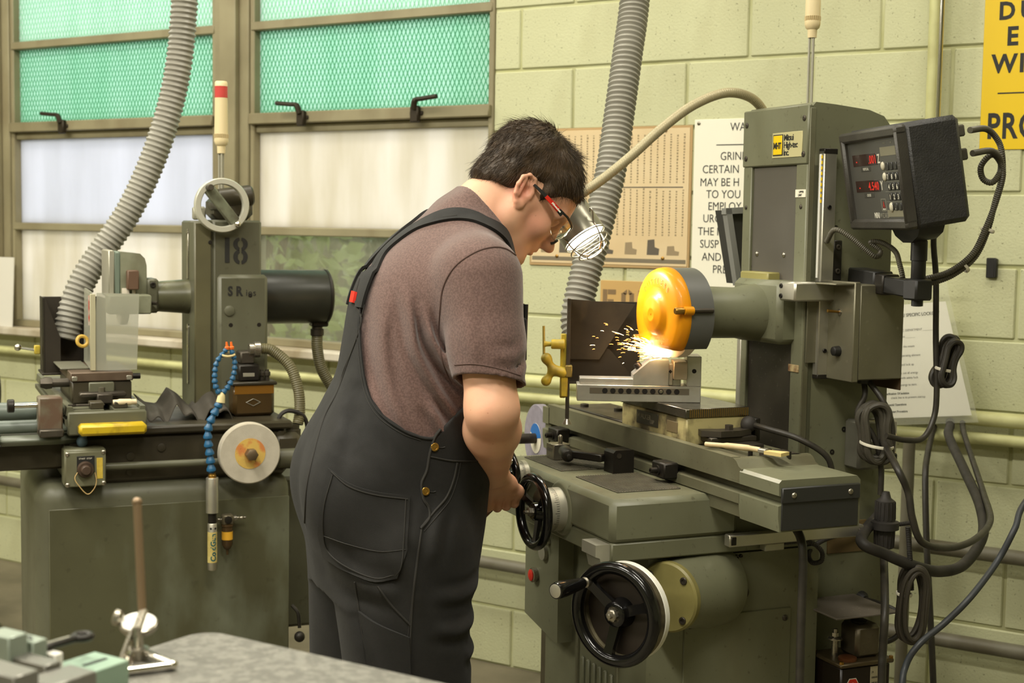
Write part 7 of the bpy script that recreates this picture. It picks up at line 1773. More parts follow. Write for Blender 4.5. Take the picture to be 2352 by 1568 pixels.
# mount, post, arm
MB().prism([(0.10, -0.002), (0.24, -0.002), (0.225, -0.020), (0.19, -0.034), (0.15, -0.034), (0.115, -0.020)], 1, 0.05, 0.105).build('yoke', BLACKP, dro)
for z in (0.176, 0.128): MB().box(0.20, 0.225, DDp - 0.002, DDp + 0.042, z - 0.012, z + 0.012, 0.003).build('connector', surf('connector grey %d' % int(z * 1000), (78, 74, 62), 0.5), dro)
arm = mthing('swivel_bracket', 'black square tube bracket and post carrying the digital readout', 'bracket')
pc_ = dO + dw * 0.17 + dn * 0.078 - dv * 0.03; px_, py_ = pc_[0], pc_[1]
MB().lathe((px_, py_, pc_[2]), (0, 0, -1), [(0, 0.012), (0.005, 0.017), (0.045, 0.017), (0.046, 0.015), (0.085, 0.015), (0.09, 0.012)], 24).build('post', BLACKP, arm)
zA = pc_[2] - 0.105
ab = MB(); ab.box(px_ - 0.022, px_ + 0.022, py_ - 0.022, py_ + 0.022, zA - 0.022, zA + 0.022, 0.004); ab.build('post_socket', BLACKP, arm)
MB().lathe((px_, py_, zA - 0.02), (0, 0, -1), [(0, 0.012), (0.014, 0.012), (0.015, 0.008), (0.015, 0)], 18).build('post_end', BLACKP, arm)
e0 = np.array([px_, py_, zA]); e1 = np.array([CX1 + 0.002, 0.66, zA + 0.012]); ex = unit(e1 - e0); ey = unit(np.cross((0, 0, 1), ex)); ez = np.cross(ex, ey); ln = np.linalg.norm(e1 - e0)
M4 = Matrix(((ex[0], ey[0], ez[0], e0[0]), (ex[1], ey[1], ez[1], e0[1]), (ex[2], ey[2], ez[2], e0[2]), (0, 0, 0, 1)))
MB().box(0.02, ln * 0.55, -0.017, 0.017, -0.018, 0.018, 0.003, M=M4).build('arm_tube', BLACKP, arm)
MB().box(ln * 0.42, ln * 0.60, -0.021, 0.021, -0.022, 0.022, 0.003, M=M4).build('arm_clamp', BLACKOX, arm)
for t_ in (0.45, 0.56): fastener(arm, e0 + ex * ln * t_ - ey * 0.021, -ey, 0.007, 0.006, DSTEEL)
MB().box(ln * 0.55, ln, -0.024, 0.024, -0.026, 0.026, 0.003, M=M4).build('wall_channel', BLACKP, arm)
# ---- control box hung on the side
cb_ = mthing('control_box', 'grey sheet metal control box with toggle beside the column', 'control box', (-0.104, 0.524, 1.203))
BOXM = surf('brushed sheet steel', (122, 118, 98), 0.4, 0.45, rgb2=(110, 106, 86), scale=8, speck=(150, 146, 126), speck_scale=60, speck_amt=0.35)
MB().box(0.0, 0.104, 0.062, 0.180, 0.0, 0.207, 0.003).build('case', BOXM, cb_)
MB().box(0.1035, 0.1065, 0.064, 0.178, 0.002, 0.205, 0.001).build('lid', BOXM, cb_)
b = MB(); b.box(0.0, 0.106, 0.048, 0.064, -0.004, 0.212, 0.002); b.box(0.0, 0.004, 0.0, 0.05, 0.03, 0.208, 0.001); b.box(0.0, 0.104, 0.0, 0.05, 0.205, 0.209, 0.001); b.build('hood', BOXM, cb_)
MB().tube([(0.055, 0.050, 0.145), (0.055, 0.016, 0.148)], [0.0025, 0.0035], 10).build('toggle', BRASS, cb_); MB().lathe((0.055, 0.050, 0.145), (0, -1, 0), [(0, 0.008), (0.004, 0.008), (0.005, 0.005)], 6).build('toggle_nut', STEEL, cb_)
MB().lathe((0.055, 0.050, 0.060), (0, -1, 0), [(0, 0.012), (0.016, 0.010), (0.018, 0.007), (0.018, 0)], 14).build('knob', BLACKP, cb_)
MB().box(0.0, 0.10, 0.180, 0.184, -0.025, 0.212, 0.001).build('back_bracket', surf('rusty bracket', (88, 70, 50), 0.6), cb_)
MB().cyl((0.06, 0.115, -0.012), (0.06, 0.115, 0.002), 0.014, seg=16).build('gland', BLACKP, cb_)
# ---- socket box on the column
so = mthing('socket_box', 'grey steel outlet box with cream sockets on the column side', 'outlet box', (CX1 + 0.001, 0.640, 0.995))
MB().box(0, 0.055, 0.0, 0.062, 0.0, 0.110, 0.006).build('case', surf('galvanised box', (112, 110, 98), 0.45, 0.4, rgb2=(98, 96, 84), scale=14), so); MB().box(0.006, 0.05, 0.060, 0.067, 0.002, 0.108, 0.002).box(0.010, 0.062, 0.058, 0.100, 0.0, 0.110, 0.004).build('cover', ALUP, so)
for z in (0.072, 0.030): MB().lathe((0.060, 0.080, z), (1, 0, 0), [(0, 0.017), (0.003, 0.017), (0.004, 0.015), (0.004, 0)], 24).build('socket', CREAM, so)
MB().box(0.064, 0.078, 0.072, 0.090, 0.020, 0.038, 0.003).build('plug', BLACKP, so)
for z in (0.055, 0.1): fastener(so, (0.062, 0.066, z), (1, 0, 0), 0.004, 0.002, STEEL, 'pan')
# ---- lubrication pump
pu = mthing('lubrication_pump', 'black lubrication pump with red hexagon label at the machine foot', 'pump', (-0.05, 0.535, 0.40))
MB().box(0.0, 0.10, 0.0, 0.130, 0.0, 0.190, 0.004).build('tank', surf('dark oil tank', (34, 26, 20), 0.25), pu); MB().box(-0.006, 0.106, -0.006, 0.136, 0.190, 0.200, 0.003).build('tank_lid', surf('bronze lid', (88, 76, 54), 0.35, 0.5), pu)
MB().box(0.02, 0.085, 0.050, 0.115, 0.200, 0.272, 0.008).build('pump_housing', surf('tarnished housing', (104, 96, 78), 0.3, 0.6, rgb2=(84, 76, 58), scale=10), pu); MB().lathe((0.05, 0.08, 0.272), (0, 0, 1), [(0, 0.018), (0.003, 0.018), (0.004, 0.014), (0.004, 0)], 18).build('housing_cap', BLACKOX, pu)
MB().lathe((0.045, 0.022, 0.200), (0, 0, 1), [(0, 0.008), (0.035, 0.007), (0.037, 0.016), (0.040, 0.016), (0.042, 0.005), (0.060, 0.005)], 16).lathe((0.045, 0.022, 0.244), (0, 0, 1), [(0, 0.008), (0.008, 0.008)], 6).build('breather', STEEL, pu)
MB().lathe((0.08, 0.03, 0.200), (0, 0, 1), [(0, 0.020), (0.006, 0.020), (0.008, 0.016), (0.008, 0)], 20).build('filler_cap', surf('copper cap', (112, 68, 40), 0.4, 0.5), pu)
for (x, y) in ((0.1, 0.0), (0.1, 0.13), (0.0, 0.0), (0.0, 0.13)): fastener(pu, (x, y, 0.200), (0, 0, 1), 0.005, 0.004, BRASS, 'hex')
hx = [(0.030 + 0.0155 * math.cos(a), 0.150 + 0.0155 * math.sin(a)) for a in [k * PI / 3 for k in range(6)]]
MB().prism([(0.030 + 0.0175 * math.cos(k * PI / 3), 0.150 + 0.0175 * math.sin(k * PI / 3)) for k in range(6)], 0, 0.1002, 0.1010).build('hexagon_border', TAPE, pu); MB().prism(hx, 0, 0.1008, 0.1014).build('hexagon_label', REDP, pu); MB().lathe((0.1012, 0.030, 0.150), (1, 0, 0), [(0, 0.006), (0.0006, 0.006), (0.0006, 0)], 18).build('hexagon_dot', TAPE, pu)
lbp = MB().box(0.1002, 0.1012, 0.076, 0.116, 0.080, 0.186, 0.0002).build('data_plate', surf('data plate', (170, 160, 132), 0.5), pu)
for k in range(7): lettering('plate_line', ('J B', 'GREASE ONLY USE', 'AMZ-III SPECIAL', 'Caution', 'USE SPECIFIED OIL', 'READ MANUAL', 'LUBE CORP')[k], 0.0055 if k < 6 else 0.009, INK, lbp, (0.1014, 0.079, 0.172 - k * 0.012), (0, 1, 0), (0, 0, 1), 0.0001, 0.0001, 1, 0.8)
MB().box(-0.06, 0.105, -0.02, 0.145, 0.298, 0.302, 0.001).build('dust_shelf', surf('gritty shelf', (104, 96, 86), 0.7, speck=(150, 142, 130), speck_amt=0.7), pu)
MB().tube(spl([(0.03, 0.115, 0.225), (0.04, 0.16, 0.215), (0.05, 0.19, 0.235), (0.04, 0.195, 0.275), (0.01, 0.175, 0.290), (-0.05, 0.165, 0.290)], 6), 0.006, 10).build('pump_cable', CABLE, pu)
MB().lathe((-0.062, 0.165, 0.290), (1, 0, 0), [(0, 0.018), (0.012, 0.016), (0.022, 0.009)], 16).build('cable_gland', BLACKP, pu)

# ================================================================== cords and hoses at the right
def cord(name, label, pts, r, mat, cat='cable', ridged=0.0, group=None, n=10):
    pts = [np.array(p, float) for p in pts]; o_ = pts[-1].copy()
    t = thing(name, label, cat, tuple(o_), 0, group)
    P = [p - o_ for p in pts]
    if ridged: hose_ridged(P, r, ridged, r * 0.09, 12, 4).build('sheath', mat, t)
    else: MB().tube(spl(P, n), r, 10).build('sheath', mat, t)
    return t, o_
GREYC = surf('grey corrugated sheath', (92, 88, 74), 0.45, rgb2=(78, 74, 62), scale=20)
MM = lambda L_: [mw(p) for p in L_]
def tie(t, o_, p, d, R, mat=TAPE): MB().torus(np.array(p) - o_, d, R, 0.0018, 24, 6, 2.0).build('cable_tie', mat, t)
t, o_ = cord('readout_cable', 'grey armoured cable from the upper connector of the readout', MM([(0.232, 0.665, 1.728), (0.195, 0.740, 1.735), (0.188, 0.778, 1.712), (0.188, 0.790, 1.680), (0.176, 0.802, 1.640), (0.165, 0.797, 1.590), (0.157, 0.787, 1.530), (0.152, 0.761, 1.474), (0.138, 0.719, 1.437), (0.120, 0.675, 1.418), (0.085, 0.655, 1.41), (0.02, 0.69, 1.40)]), 0.0062, GREYC, ridged=0.0042)
tie(t, o_, mw((0.157, 0.787, 1.530)), md((0.1, 0.3, 1)), 0.013); tie(t, o_, mw((0.145, 0.740, 1.452)), md((0.2, 0.9, 0.8)), 0.012)
cord('readout_cable', 'grey armoured cable looped once below the lower readout connector', MM([(0.236, 0.670, 1.682), (0.215, 0.735, 1.690), (0.203, 0.770, 1.676), (0.192, 0.782, 1.650), (0.186, 0.768, 1.628), (0.180, 0.748, 1.636), (0.186, 0.738, 1.662), (0.200, 0.756, 1.684), (0.196, 0.786, 1.650), (0.182, 0.784, 1.590), (0.166, 0.772, 1.530), (0.158, 0.749, 1.480), (0.142, 0.708, 1.444), (0.12, 0.668, 1.428), (0.08, 0.645, 1.42), (0.0, 0.68, 1.42)]), 0.0062, GREYC, ridged=0.0042)
cord('scale_cable', 'grey armoured cable curling on the column side under the readout', MM([(-0.088, 0.560, 1.500), (-0.050, 0.552, 1.526), (-0.025, 0.570, 1.514), (-0.006, 0.600, 1.486), (0.004, 0.622, 1.470), (-0.006, 0.642, 1.482), (-0.024, 0.628, 1.500), (0.0, 0.640, 1.500), (0.035, 0.648, 1.482), (0.055, 0.645, 1.455), (0.062, 0.648, 1.43), (0.05, 0.66, 1.41)]), 0.0055, GREYC, ridged=0.004)
# main cord with a hank
ca, o_ = cord('power_cord', 'black cord from the readout with a tied figure-eight hank', [(-0.862, -1.05, 1.56), (-0.884, -0.985, 1.503), (-0.878, -0.977, 1.423), (-0.871, -0.984, 1.291), (-0.863, -0.990, 1.177), (-0.865, -0.998, 1.120), (-0.877, -1.031, 1.080), (-0.900, -1.081, 1.079), (-0.93, -1.12, 1.09)], 0.0065, CABLE)
def hank(t, o_, c, ax_w, hgt, n, r, mat, seed, ang=0.0, waist=0.35, depth=0.02):
    rs = np.random.RandomState(seed)
    for k in range(n):
        a = 2 * PI * k / n; pts = []
        w_ = ax_w * rs.uniform(0.75, 1.1); h_ = hgt * rs.uniform(0.88, 1.08); dx = rs.uniform(-0.5, 0.5) * ax_w; dy = rs.uniform(-1, 1) * depth
        for q in range(14):
            u = 2 * PI * q / 14; x = w_ * math.sin(u) * (waist + (1 - waist) * abs(math.cos(u))) + dx * 0.6 * abs(math.cos(u)); z = h_ * math.cos(u)
            p = np.array([x * math.cos(ang) + z * math.sin(ang), 0, z * math.cos(ang) - x * math.sin(ang)])
            pts.append(np.array(c) - o_ + np.array(_r[:]) * p[0] + np.array(_h[:]) * (dy + depth * 0.4 * math.sin(u + a)) + np.array([0, 0, p[2]]))
        MB().tube(spl(pts, 4, True), r, 8, True).build('hank_loop', mat, t)
hank(ca, o_, (-0.848, -0.975, 1.243), 0.026, 0.052, 6, 0.0058, CABLE, 4, 0.25); tie(ca, o_, (-0.852, -0.978, 1.228), (0.2, 0, 1), 0.021)
cbm, o_ = cord('power_cord', 'black cords from the control box tied in a thick hank', MM([(-0.044, 0.639, 1.195), (-0.030, 0.632, 1.165), (-0.035, 0.618, 1.125), (-0.01, 0.635, 1.09), (0.0, 0.65, 1.05), (0.0, 0.66, 1.0), (0.0, 0.66, 0.95)]), 0.0065, CABLE)
hank(cbm, o_, mw((-0.005, 0.640, 1.085)), 0.038, 0.062, 9, 0.0068, surf('dusty black cord', (70, 66, 56), 0.5), 9, -0.12, 0.55, 0.018); tie(cbm, o_, mw((0.0, 0.645, 1.062)), (0.15, 0, 1), 0.036)
cord('power_cord', 'black cord joining the second gland to the thick hank', MM([(-0.034, 0.645, 1.195), (0.0, 0.655, 1.16), (0.015, 0.668, 1.12), (0.02, 0.672, 1.07), (0.012, 0.67, 1.03)]), 0.0065, CABLE)
pl = mthing('cord_connector', 'big black ribbed twist-lock connector hanging in the cord', 'connector', (0.008, 0.668, 0.83))
b = MB(); b.lathe((0, 0, 0.0), (0, 0, 1), [(0, 0.010), (0.004, 0.020), (0.045, 0.0225), (0.046, 0.031), (0.062, 0.031), (0.064, 0.0225), (0.108, 0.0205), (0.114, 0.012), (0.128, 0.008)], 28); b.build('shell', RUBBER, pl)
for k in range(16):
    a = 2 * PI * k / 16; c = (0.0215 * math.cos(a), 0.0215 * math.sin(a)); MB().cyl((c[0], c[1], 0.068), (c[0] * 0.96, c[1] * 0.96, 0.106), 0.0022, seg=6).build('grip_rib', RUBBER, pl); MB().cyl((c[0] * 0.93, c[1] * 0.93, 0.006), (c[0], c[1], 0.043), 0.0022, seg=6).build('grip_rib', RUBBER, pl)
cord('power_cord', 'black cord hanging from the twist-lock connector to the floor', [mw((0.008, 0.668, 0.832)), (-0.888, -1.22, 0.742), (-0.886, -1.23, 0.652), (-0.884, -1.236, 0.591), (-0.877, -1.24, 0.30), (-0.86, -1.22, 0.06), (-0.80, -1.12, 0.012), (-0.72, -0.95, 0.012)], 0.0085, CABLE)
dc, o_ = cord('armoured_cable', 'dark armoured cable coiled and hung low beside the connector', [(-0.876, -1.12, 0.90), (-0.874, -1.11, 0.85), (-0.872, -1.10, 0.80), (-0.870, -1.098, 0.76)], 0.0055, RUBBER, ridged=0.004)
hank(dc, o_, (-0.868, -1.095, 0.728), 0.033, 0.078, 7, 0.0052, surf('dark ribbed sheath', (58, 53, 44), 0.5), 21, 0.05, 0.8, 0.016); tie(dc, o_, (-0.885, -1.10, 0.75), (0.1, 0, 1), 0.016)
cord('air_hose', 'thick black hose sagging in a wide loop from the wall', [(-1.085, -0.045, 1.00), (-1.07, -0.10, 0.985), (-1.040, -0.217, 0.972), (-0.945, -0.413, 0.917), (-0.857, -0.600, 0.866), (-0.810, -0.752, 0.824), (-0.812, -0.899, 0.786), (-0.840, -0.988, 0.783), (-0.869, -1.087, 0.810), (-0.91, -1.147, 0.84), (-0.96, -1.17, 0.87), mw((-0.10, 0.745, 0.89))], 0.0125, RUBBER, 'hose')
cord('power_cord', 'black cord running beside the sagging hose and up to the hank', [(-1.05, -0.045, 1.00), (-1.035, -0.10, 0.988), (-1.004, -0.194, 0.975), (-0.940, -0.349, 0.931), (-0.864, -0.543, 0.889), (-0.795, -0.749, 0.862), (-0.785, -0.921, 0.850), (-0.812, -1.023, 0.846), (-0.842, -1.126, 0.872), (-0.858, -1.152, 0.926), (-0.868, -1.155, 0.980), (-0.89, -1.165, 1.03), mw((0.0, 0.66, 1.07))], 0.0078, CABLE)
cord('conduit', 'grey upright conduit behind the hanging cords', [(-1.178, -0.115, 0.945), (-1.178, -0.115, 0.50), (-1.178, -0.115, 0.0)], 0.017, PIPEG, 'pipe')
cord('power_cord', 'thin black cord hanging straight down in front of the conduit', [(-1.125, -0.06, 0.975), (-1.115, -0.12, 0.955), (-1.09, -0.24, 0.92), (-1.071, -0.319, 0.867), (-1.044, -0.377, 0.704), (-1.020, -0.41, 0.546), (-0.999, -0.43, 0.372), (-0.98, -0.44, 0.15), (-0.96, -0.42, 0.012), (-0.86, -0.36, 0.01), (-0.74, -0.36, 0.01)], 0.0085, CABLE)
cord('air_hose', 'blue grey air hose slanting down from the right edge', [(-0.16, -0.022, 1.78), (-0.17, -0.07, 1.76), (-0.24, -0.22, 1.60), (-0.40, -0.52, 1.34), (-0.55, -0.80, 1.12), (-0.657, -0.997, 0.972), (-0.669, -1.070, 0.913), (-0.696, -1.093, 0.845), (-0.725, -1.177, 0.785), (-0.767, -1.208, 0.731), (-0.804, -1.259, 0.691), (-0.824, -1.276, 0.647), (-0.822, -1.304, 0.592), (-0.82, -1.32, 0.35), (-0.80, -1.34, 0.08), (-0.72, -1.38, 0.012), (-0.5, -1.45, 0.012)], 0.0068, surf('blue grey hose', (54, 60, 66), 0.45, rgb2=(50, 48, 45), scale=4), 'hose')
cord('machine_cord', 'dark cord hanging from the table end of the right grinder', MM([(0.16, 0.32, 0.945), (0.20, 0.315, 0.92), (0.215, 0.312, 0.876), (0.215, 0.312, 0.75), (0.217, 0.312, 0.60), (0.22, 0.31, 0.30), (0.22, 0.32, 0.05), (0.20, 0.42, 0.012), (0.10, 0.60, 0.012)]), 0.0088, CABLE)
cord('armoured_cable', 'thin armoured cable looping out under the scale housing', MM([(0.0, 0.40, 0.862), (0.02, 0.455, 0.866), (0.045, 0.475, 0.852), (0.045, 0.478, 0.828), (0.015, 0.475, 0.818), (-0.03, 0.50, 0.83), (-0.06, 0.56, 0.845), (-0.085, 0.64, 0.848), (-0.09, 0.74, 0.855), (-0.05, 0.80, 0.87)]), 0.0050, RUBBER, ridged=0.004)
# coloured tail of the machine: brown hose seen below the man's hand
cord('coolant_hose', 'brown rubber hose curving down below the hand wheel', MM([(-0.62, 0.16, 0.93), (-0.66, 0.10, 0.90), (-0.68, 0.04, 0.85), (-0.70, -0.02, 0.78), (-0.74, -0.06, 0.66), (-0.80, -0.06, 0.45), (-0.82, -0.02, 0.20), (-0.80, 0.08, 0.012), (-0.7, 0.3, 0.012)]), 0.010, surf('brown rubber', (104, 70, 46), 0.5), 'hose')

# ================================================================== things on the wall
def wthing(name, label, cat, x, z, y=-0.006, group=None): return thing(name, label, cat, (x, y, z), 0, group)
XA, ZA = (1, 0, 0), (0, 0, 1)
# yellow sign
ys = wthing('yellow_sign', 'yellow enamel sign with black capitals at the right edge', 'sign', -1.045, 1.756)
MB().box(0, 0.45, -0.004, 0, 0, 0.62, 0.001).build('sign_plate', YELLOWS, ys)
for (tx, x, z, s_, sp_) in (('DU', 0.038, 0.357, 0.066, 1.45), ('E', 0.062, 0.286, 0.070, 1.2), ('WI', 0.026, 0.212, 0.070, 1.2), ('PRO', 0.018, 0.032, 0.098, 1.1)):
    lettering('sign_lettering', tx, s_, INK, ys, (x, -0.0045, z), XA, ZA, 0.0022, 0.0003, sp_, 0.9 if tx != 'PRO' else 0.72)
MB().box(0.044, 0.25, -0.0048, -0.004, 0.153, 0.1565, 0).build('sign_rule', INK, ys)
# white warning plaque
wp = wthing('warning_plaque', 'white plaque with black capitals half hidden behind the right grinder', 'sign', -1.918, 1.345)
MB().box(0, 0.42, -0.004, 0, 0, 0.518, 0.001).build('plaque', WHITEP, wp)
for (tx, x, z) in (('WA', 0.120, 0.481), ('GRIND', 0.089, 0.392), ('CERTAIN', 0.030, 0.352), ('MAY BE H', 0.023, 0.312), ('TO YOU', 0.045, 0.275), ('EMPLOY', 0.052, 0.238), ('URG', 0.036, 0.200), ('THE M', 0.020, 0.160), ('SUSP', 0.028, 0.121), ('AND', 0.036, 0.081), ('PRE', 0.073, 0.043)):
    lettering('plaque_lettering', tx, 0.036, INK, wp, (x, -0.0045, z), XA, ZA, -0.0001, 0.0003, 1.0, 0.84)
MB().box(0.075, 0.345, -0.0046, -0.004, 0.437, 0.440, 0).build('plaque_rule', INK, wp)
for (x, z) in ((0.014, 0.506), (0.014, 0.012)): fastener(wp, (x, -0.004, z), (0, -1, 0), 0.006, 0.003, STEEL, 'pan')
# wall chart
ch = wthing('wall_chart', 'yellowed chart of tool tables pinned to a board behind the lamp', 'chart', -2.506, 1.405)
BRD = surf('chart board', (180, 150, 104), 0.7)
MB().box(-0.008, 0.582, -0.006, 0, -0.010, 0.442, 0.002).build('board', BRD, ch)
m, nt, bs = newmat('yellowed paper'); Lk = nt.links
tc = nd(nt, 'ShaderNodeTexCoord'); nz = nd(nt, 'ShaderNodeTexNoise'); nz.inputs['Scale'].default_value = 5; nz.inputs['Detail'].default_value = 5; Lk.new(tc.outputs['Object'], nz.inputs['Vector'])
mx = nd(nt, 'ShaderNodeMix', data_type='RGBA'); mx.inputs[6].default_value = lin(226, 208, 170); mx.inputs[7].default_value = lin(206, 178, 132); Lk.new(nz.outputs[0], mx.inputs[0]); Lk.new(mx.outputs[2], bs.inputs['Base Color']); bs.inputs['Roughness'].default_value = 0.7
PAPER = m
cs = MB().box(0, 0.574, -0.0075, -0.0058, 0, 0.434, 0.0004).build('chart_sheet', PAPER, ch)
PRN = surf('faded print', (150, 132, 102), 0.7); PRD = surf('grey print ink', (96, 88, 76), 0.7)
b = MB(); rs = np.random.RandomState(8)
for (z0, z1) in ((0.262, 0.415), (0.095, 0.240)):
    for c in range(24):
        x = 0.02 + c * 0.0232; z = z0
        while z < z1:
            h_ = rs.uniform(0.003, 0.007); b.box(x, x + 0.004 + rs.uniform(0, 0.002), -0.0079, -0.0074, z, z + h_); z += h_ + 0.0035
b.build('table_column', PRN, cs, smooth=0)['kind'] = 'stuff'
MB().box(0.02, 0.555, -0.008, -0.0074, 0.247, 0.2505, 0).build('chart_rule', PRD, cs)
MB().box(0.004, 0.57, -0.008, -0.0074, 0.008, 0.021, 0).build('footer_band', surf('footer grey', (122, 112, 92), 0.7), cs)
for k, x in enumerate((0.06, 0.13, 0.20, 0.29, 0.375, 0.455, 0.525)):     # printed pictures of fixtures
    h_ = 0.03 + 0.01 * (k % 3)
    MB().prism([(x - 0.022, 0.034), (x + 0.020, 0.034), (x + 0.022, 0.034 + h_ * 0.4), (x + 0.006, 0.034 + h_ * 0.5), (x + 0.004, 0.034 + h_), (x - 0.020, 0.034 + h_ * 0.95)], 1, -0.0079, -0.0074).build('printed_picture', PRD if k % 2 else PRN, cs, smooth=0)
for (x, z) in ((0.09, 0.425), (0.49, 0.427), (0.10, 0.022), (0.49, 0.024)): fastener(ch, (x, -0.008, z), (0, -1, 0), 0.006, 0.003, BRASS, 'pan', 'pin')
# cardboard sign FOR
cd = wthing('cardboard_sign', 'brown cardboard with stencilled letters behind the amber guard', 'sign', -2.24, 1.238)
MB().box(0, 0.34, -0.006, 0, 0, 0.115, 0.001).build('card', surf('brown cardboard', (196, 160, 100), 0.75), cd)
STI = surf('stencil ink', (128, 104, 72), 0.7)
b = MB()
for (x0, x1, z0, z1) in ((0.010, 0.026, 0.004, 0.086), (0.028, 0.058, 0.070, 0.086), (0.028, 0.050, 0.040, 0.054)): b.box(x0, x1, -0.0066, -0.006, z0, z1)
for (x0, x1) in ((0.078, 0.094), (0.108, 0.124)): b.box(x0, x1, -0.0066, -0.006, 0.014, 0.076)
b.prism([(0.082, 0.076), (0.098, 0.088), (0.099, 0.074), (0.094, 0.070)], 1, -0.0066, -0.006); b.prism([(0.120, 0.076), (0.104, 0.088), (0.103, 0.074), (0.108, 0.070)], 1, -0.0066, -0.006)
for (x0, x1, z0, z1) in ((0.140, 0.156, 0.004, 0.086), (0.158, 0.178, 0.072, 0.086), (0.178, 0.190, 0.050, 0.080), (0.158, 0.178, 0.040, 0.052), (0.172, 0.188, 0.004, 0.038)): b.box(x0, x1, -0.0066, -0.006, z0, z1)
b.build('stencil_lettering', STI, cd, smooth=0)
# black clip
bc = wthing('wall_clip', 'small black bracket on the wall right of the readout', 'bracket', -1.010, 1.400)
MB().box(0, 0.026, -0.014, 0, 0, 0.056, 0.002).build('plate', BLACKP, bc); MB().box(0.022, 0.030, -0.018, 0, 0.002, 0.054, 0.002).build('lip', BLACKP, bc)
# document sleeve
ds = thing('document_sleeve', 'clear sleeve with a printed lockout procedure hung askew on the wall', 'document', (-1.298, -0.086, 0.965), 0)
tl = math.radians(12); DX = np.array([math.cos(tl), 0, math.sin(tl) * 0.35]); DX = unit((math.cos(0.10), 0, math.sin(0.10))); DZ = unit((-math.sin(0.25), 0, math.cos(0.25)))
DX = unit(np.array([0.985, 0, 0.12])); DZ = unit(np.array([-0.26, 0, 0.965]))
def dquad(u0, u1, v0, v1, y, t, name, mat, par):
    V = [np.array([0, yy, 0]) + DX * u + DZ * v for yy in (y, y - t) for (u, v) in ((u0, v0), (u1, v0), (u1, v1), (u0, v1))]
    b = MB(); b.add(V, [(0, 1, 2, 3), (7, 6, 5, 4), (0, 4, 5, 1), (1, 5, 6, 2), (2, 6, 7, 3), (3, 7, 4, 0)]); return b.build(name, mat, par, smooth=0)
m, nt, bs = newmat('clear sleeve film'); bs.inputs['Base Color'].default_value = lin(226, 226, 208); bs.inputs['Alpha'].default_value = 0.14; bs.inputs['Roughness'].default_value = 0.12
SLV = m
pg = dquad(0.030, 0.290, 0.02, 0.345, 0.0, 0.0008, 'page', surf('white page', (240, 237, 224), 0.6), ds); dquad(0.0, 0.305, 0.0, 0.425, -0.003, 0.0008, 'sleeve_film', SLV, ds); dquad(0.0, 0.305, 0.405, 0.413, -0.004, 0.001, 'red_strip', REDP, ds)
lines = [('GROUP COMPLIANCE/ SPECIFIC LOCKOUT', 0.310, 0.0125, 0.0004), ('PROCEDURE', 0.292, 0.0125, 0.0004), ('MANUFACTURING INC. DEPARTMENT ________', 0.268, 0.009, 0), ('________________ OPERATION ________', 0.250, 0.008, 0), ('will be to either lock the means', 0.222, 0.0092, 0), ('operation at the operating element', 0.196, 0.0092, 0), ('the off position and lock up', 0.170, 0.0092, 0), ('Use safety lock out all energy', 0.146, 0.0092, 0), ('plug in place with safety lock', 0.132, 0.0092, 0), ('Reduce all energy to zero', 0.112, 0.0092, 0), ('Verification Of Isolation', 0.088, 0.0085, 0.0003), ('check line is to prevent startup', 0.076, 0.0092, 0), ('Special Operations', 0.056, 0.0085, 0.0003), ('Restart Procedure', 0.036, 0.0085, 0.0003)]
for tx, v, s_, bo in lines:
    lettering('page_line', tx, s_, INK, pg, np.array([0, -0.0012, 0]) + DX * (0.060 if s_ > 0.0095 or s_ < 0.009 else 0.075) + DZ * v, DX, DZ if False else np.cross(np.cross(DX, DZ), DX), bo, 0.0001, 1.0, 0.85)
# white board leaning in the window corner
wbd = wthing('white_board', 'white card leaning on the sill in the far left window', 'card', -5.30, 1.057, -0.07)
MB().prism([(0.0, 0.0), (0.205, 0.0), (0.222, 0.30), (0.0, 0.30)], 1, 0.0, 0.004).build('card', surf('white card', (226, 222, 210), 0.6), wbd)
# wheel rack behind the saddle with a violet abrasive disc
gw = thing('abrasive_disc', 'violet grey abrasive disc with blue and white label behind the man', 'grinding wheel', (-1.93, -0.89, 0.965), math.radians(-38))
MB().lathe((0, -0.012, 0), (0, 1, 0), [(0, 0.016), (0, 0.088), (0.002, 0.090), (0.022, 0.090), (0.024, 0.088), (0.024, 0.016)], 64).build('disc', surf('violet grey abrasive', (146, 140, 150), 0.85, rgb2=(134, 128, 138), scale=60), gw)
MB().lathe((0, -0.0125, 0), (0, -1, 0), [(0, 0.014), (0, 0.040), (0.0008, 0.040), (0.0008, 0.014)], 40).build('white_label', TAPE, gw)
b = MB(); b.prism([(0.0395 * math.cos(a), 0.0395 * math.sin(a)) for a in np.linspace(0.15, PI - 0.35, 20)] + [(0.013 * math.cos(a), 0.013 * math.sin(a)) for a in np.linspace(PI - 0.35, 0.15, 12)], 1, -0.0142, -0.0132); b.build('blue_label', surf('blue label', (36, 104, 176), 0.5), gw)
MB().lathe((0, -0.06, 0), (0, 1, 0), [(0, 0.008), (0, 0.0135), (0.10, 0.0135), (0.10, 0.008)], 18).build('spindle', DSTEEL, gw)
rk = thing('wheel_rack', 'dark steel pedestal carrying the violet disc behind the right grinder', 'stand', (-1.93, -0.89, 0), math.radians(-38))
MB().box(-0.05, 0.05, 0.03, 0.13, 0.0, 0.90, 0.006).build('pedestal', OLDDARK, rk); MB().cyl((0, 0.02, 0.965), (0, 0.16, 0.965), 0.075, seg=28, bev=0.01).build('motor_body', surf('beige motor', (150, 142, 112), 0.5), rk); MB().box(-0.10, 0.10, -0.02, 0.18, 0.0, 0.02, 0.004).build('foot', OLDDARK, rk); MB().box(-0.04, 0.04, 0.03, 0.13, 0.89, 0.93, 0.004).build('cradle', OLDDARK, rk)
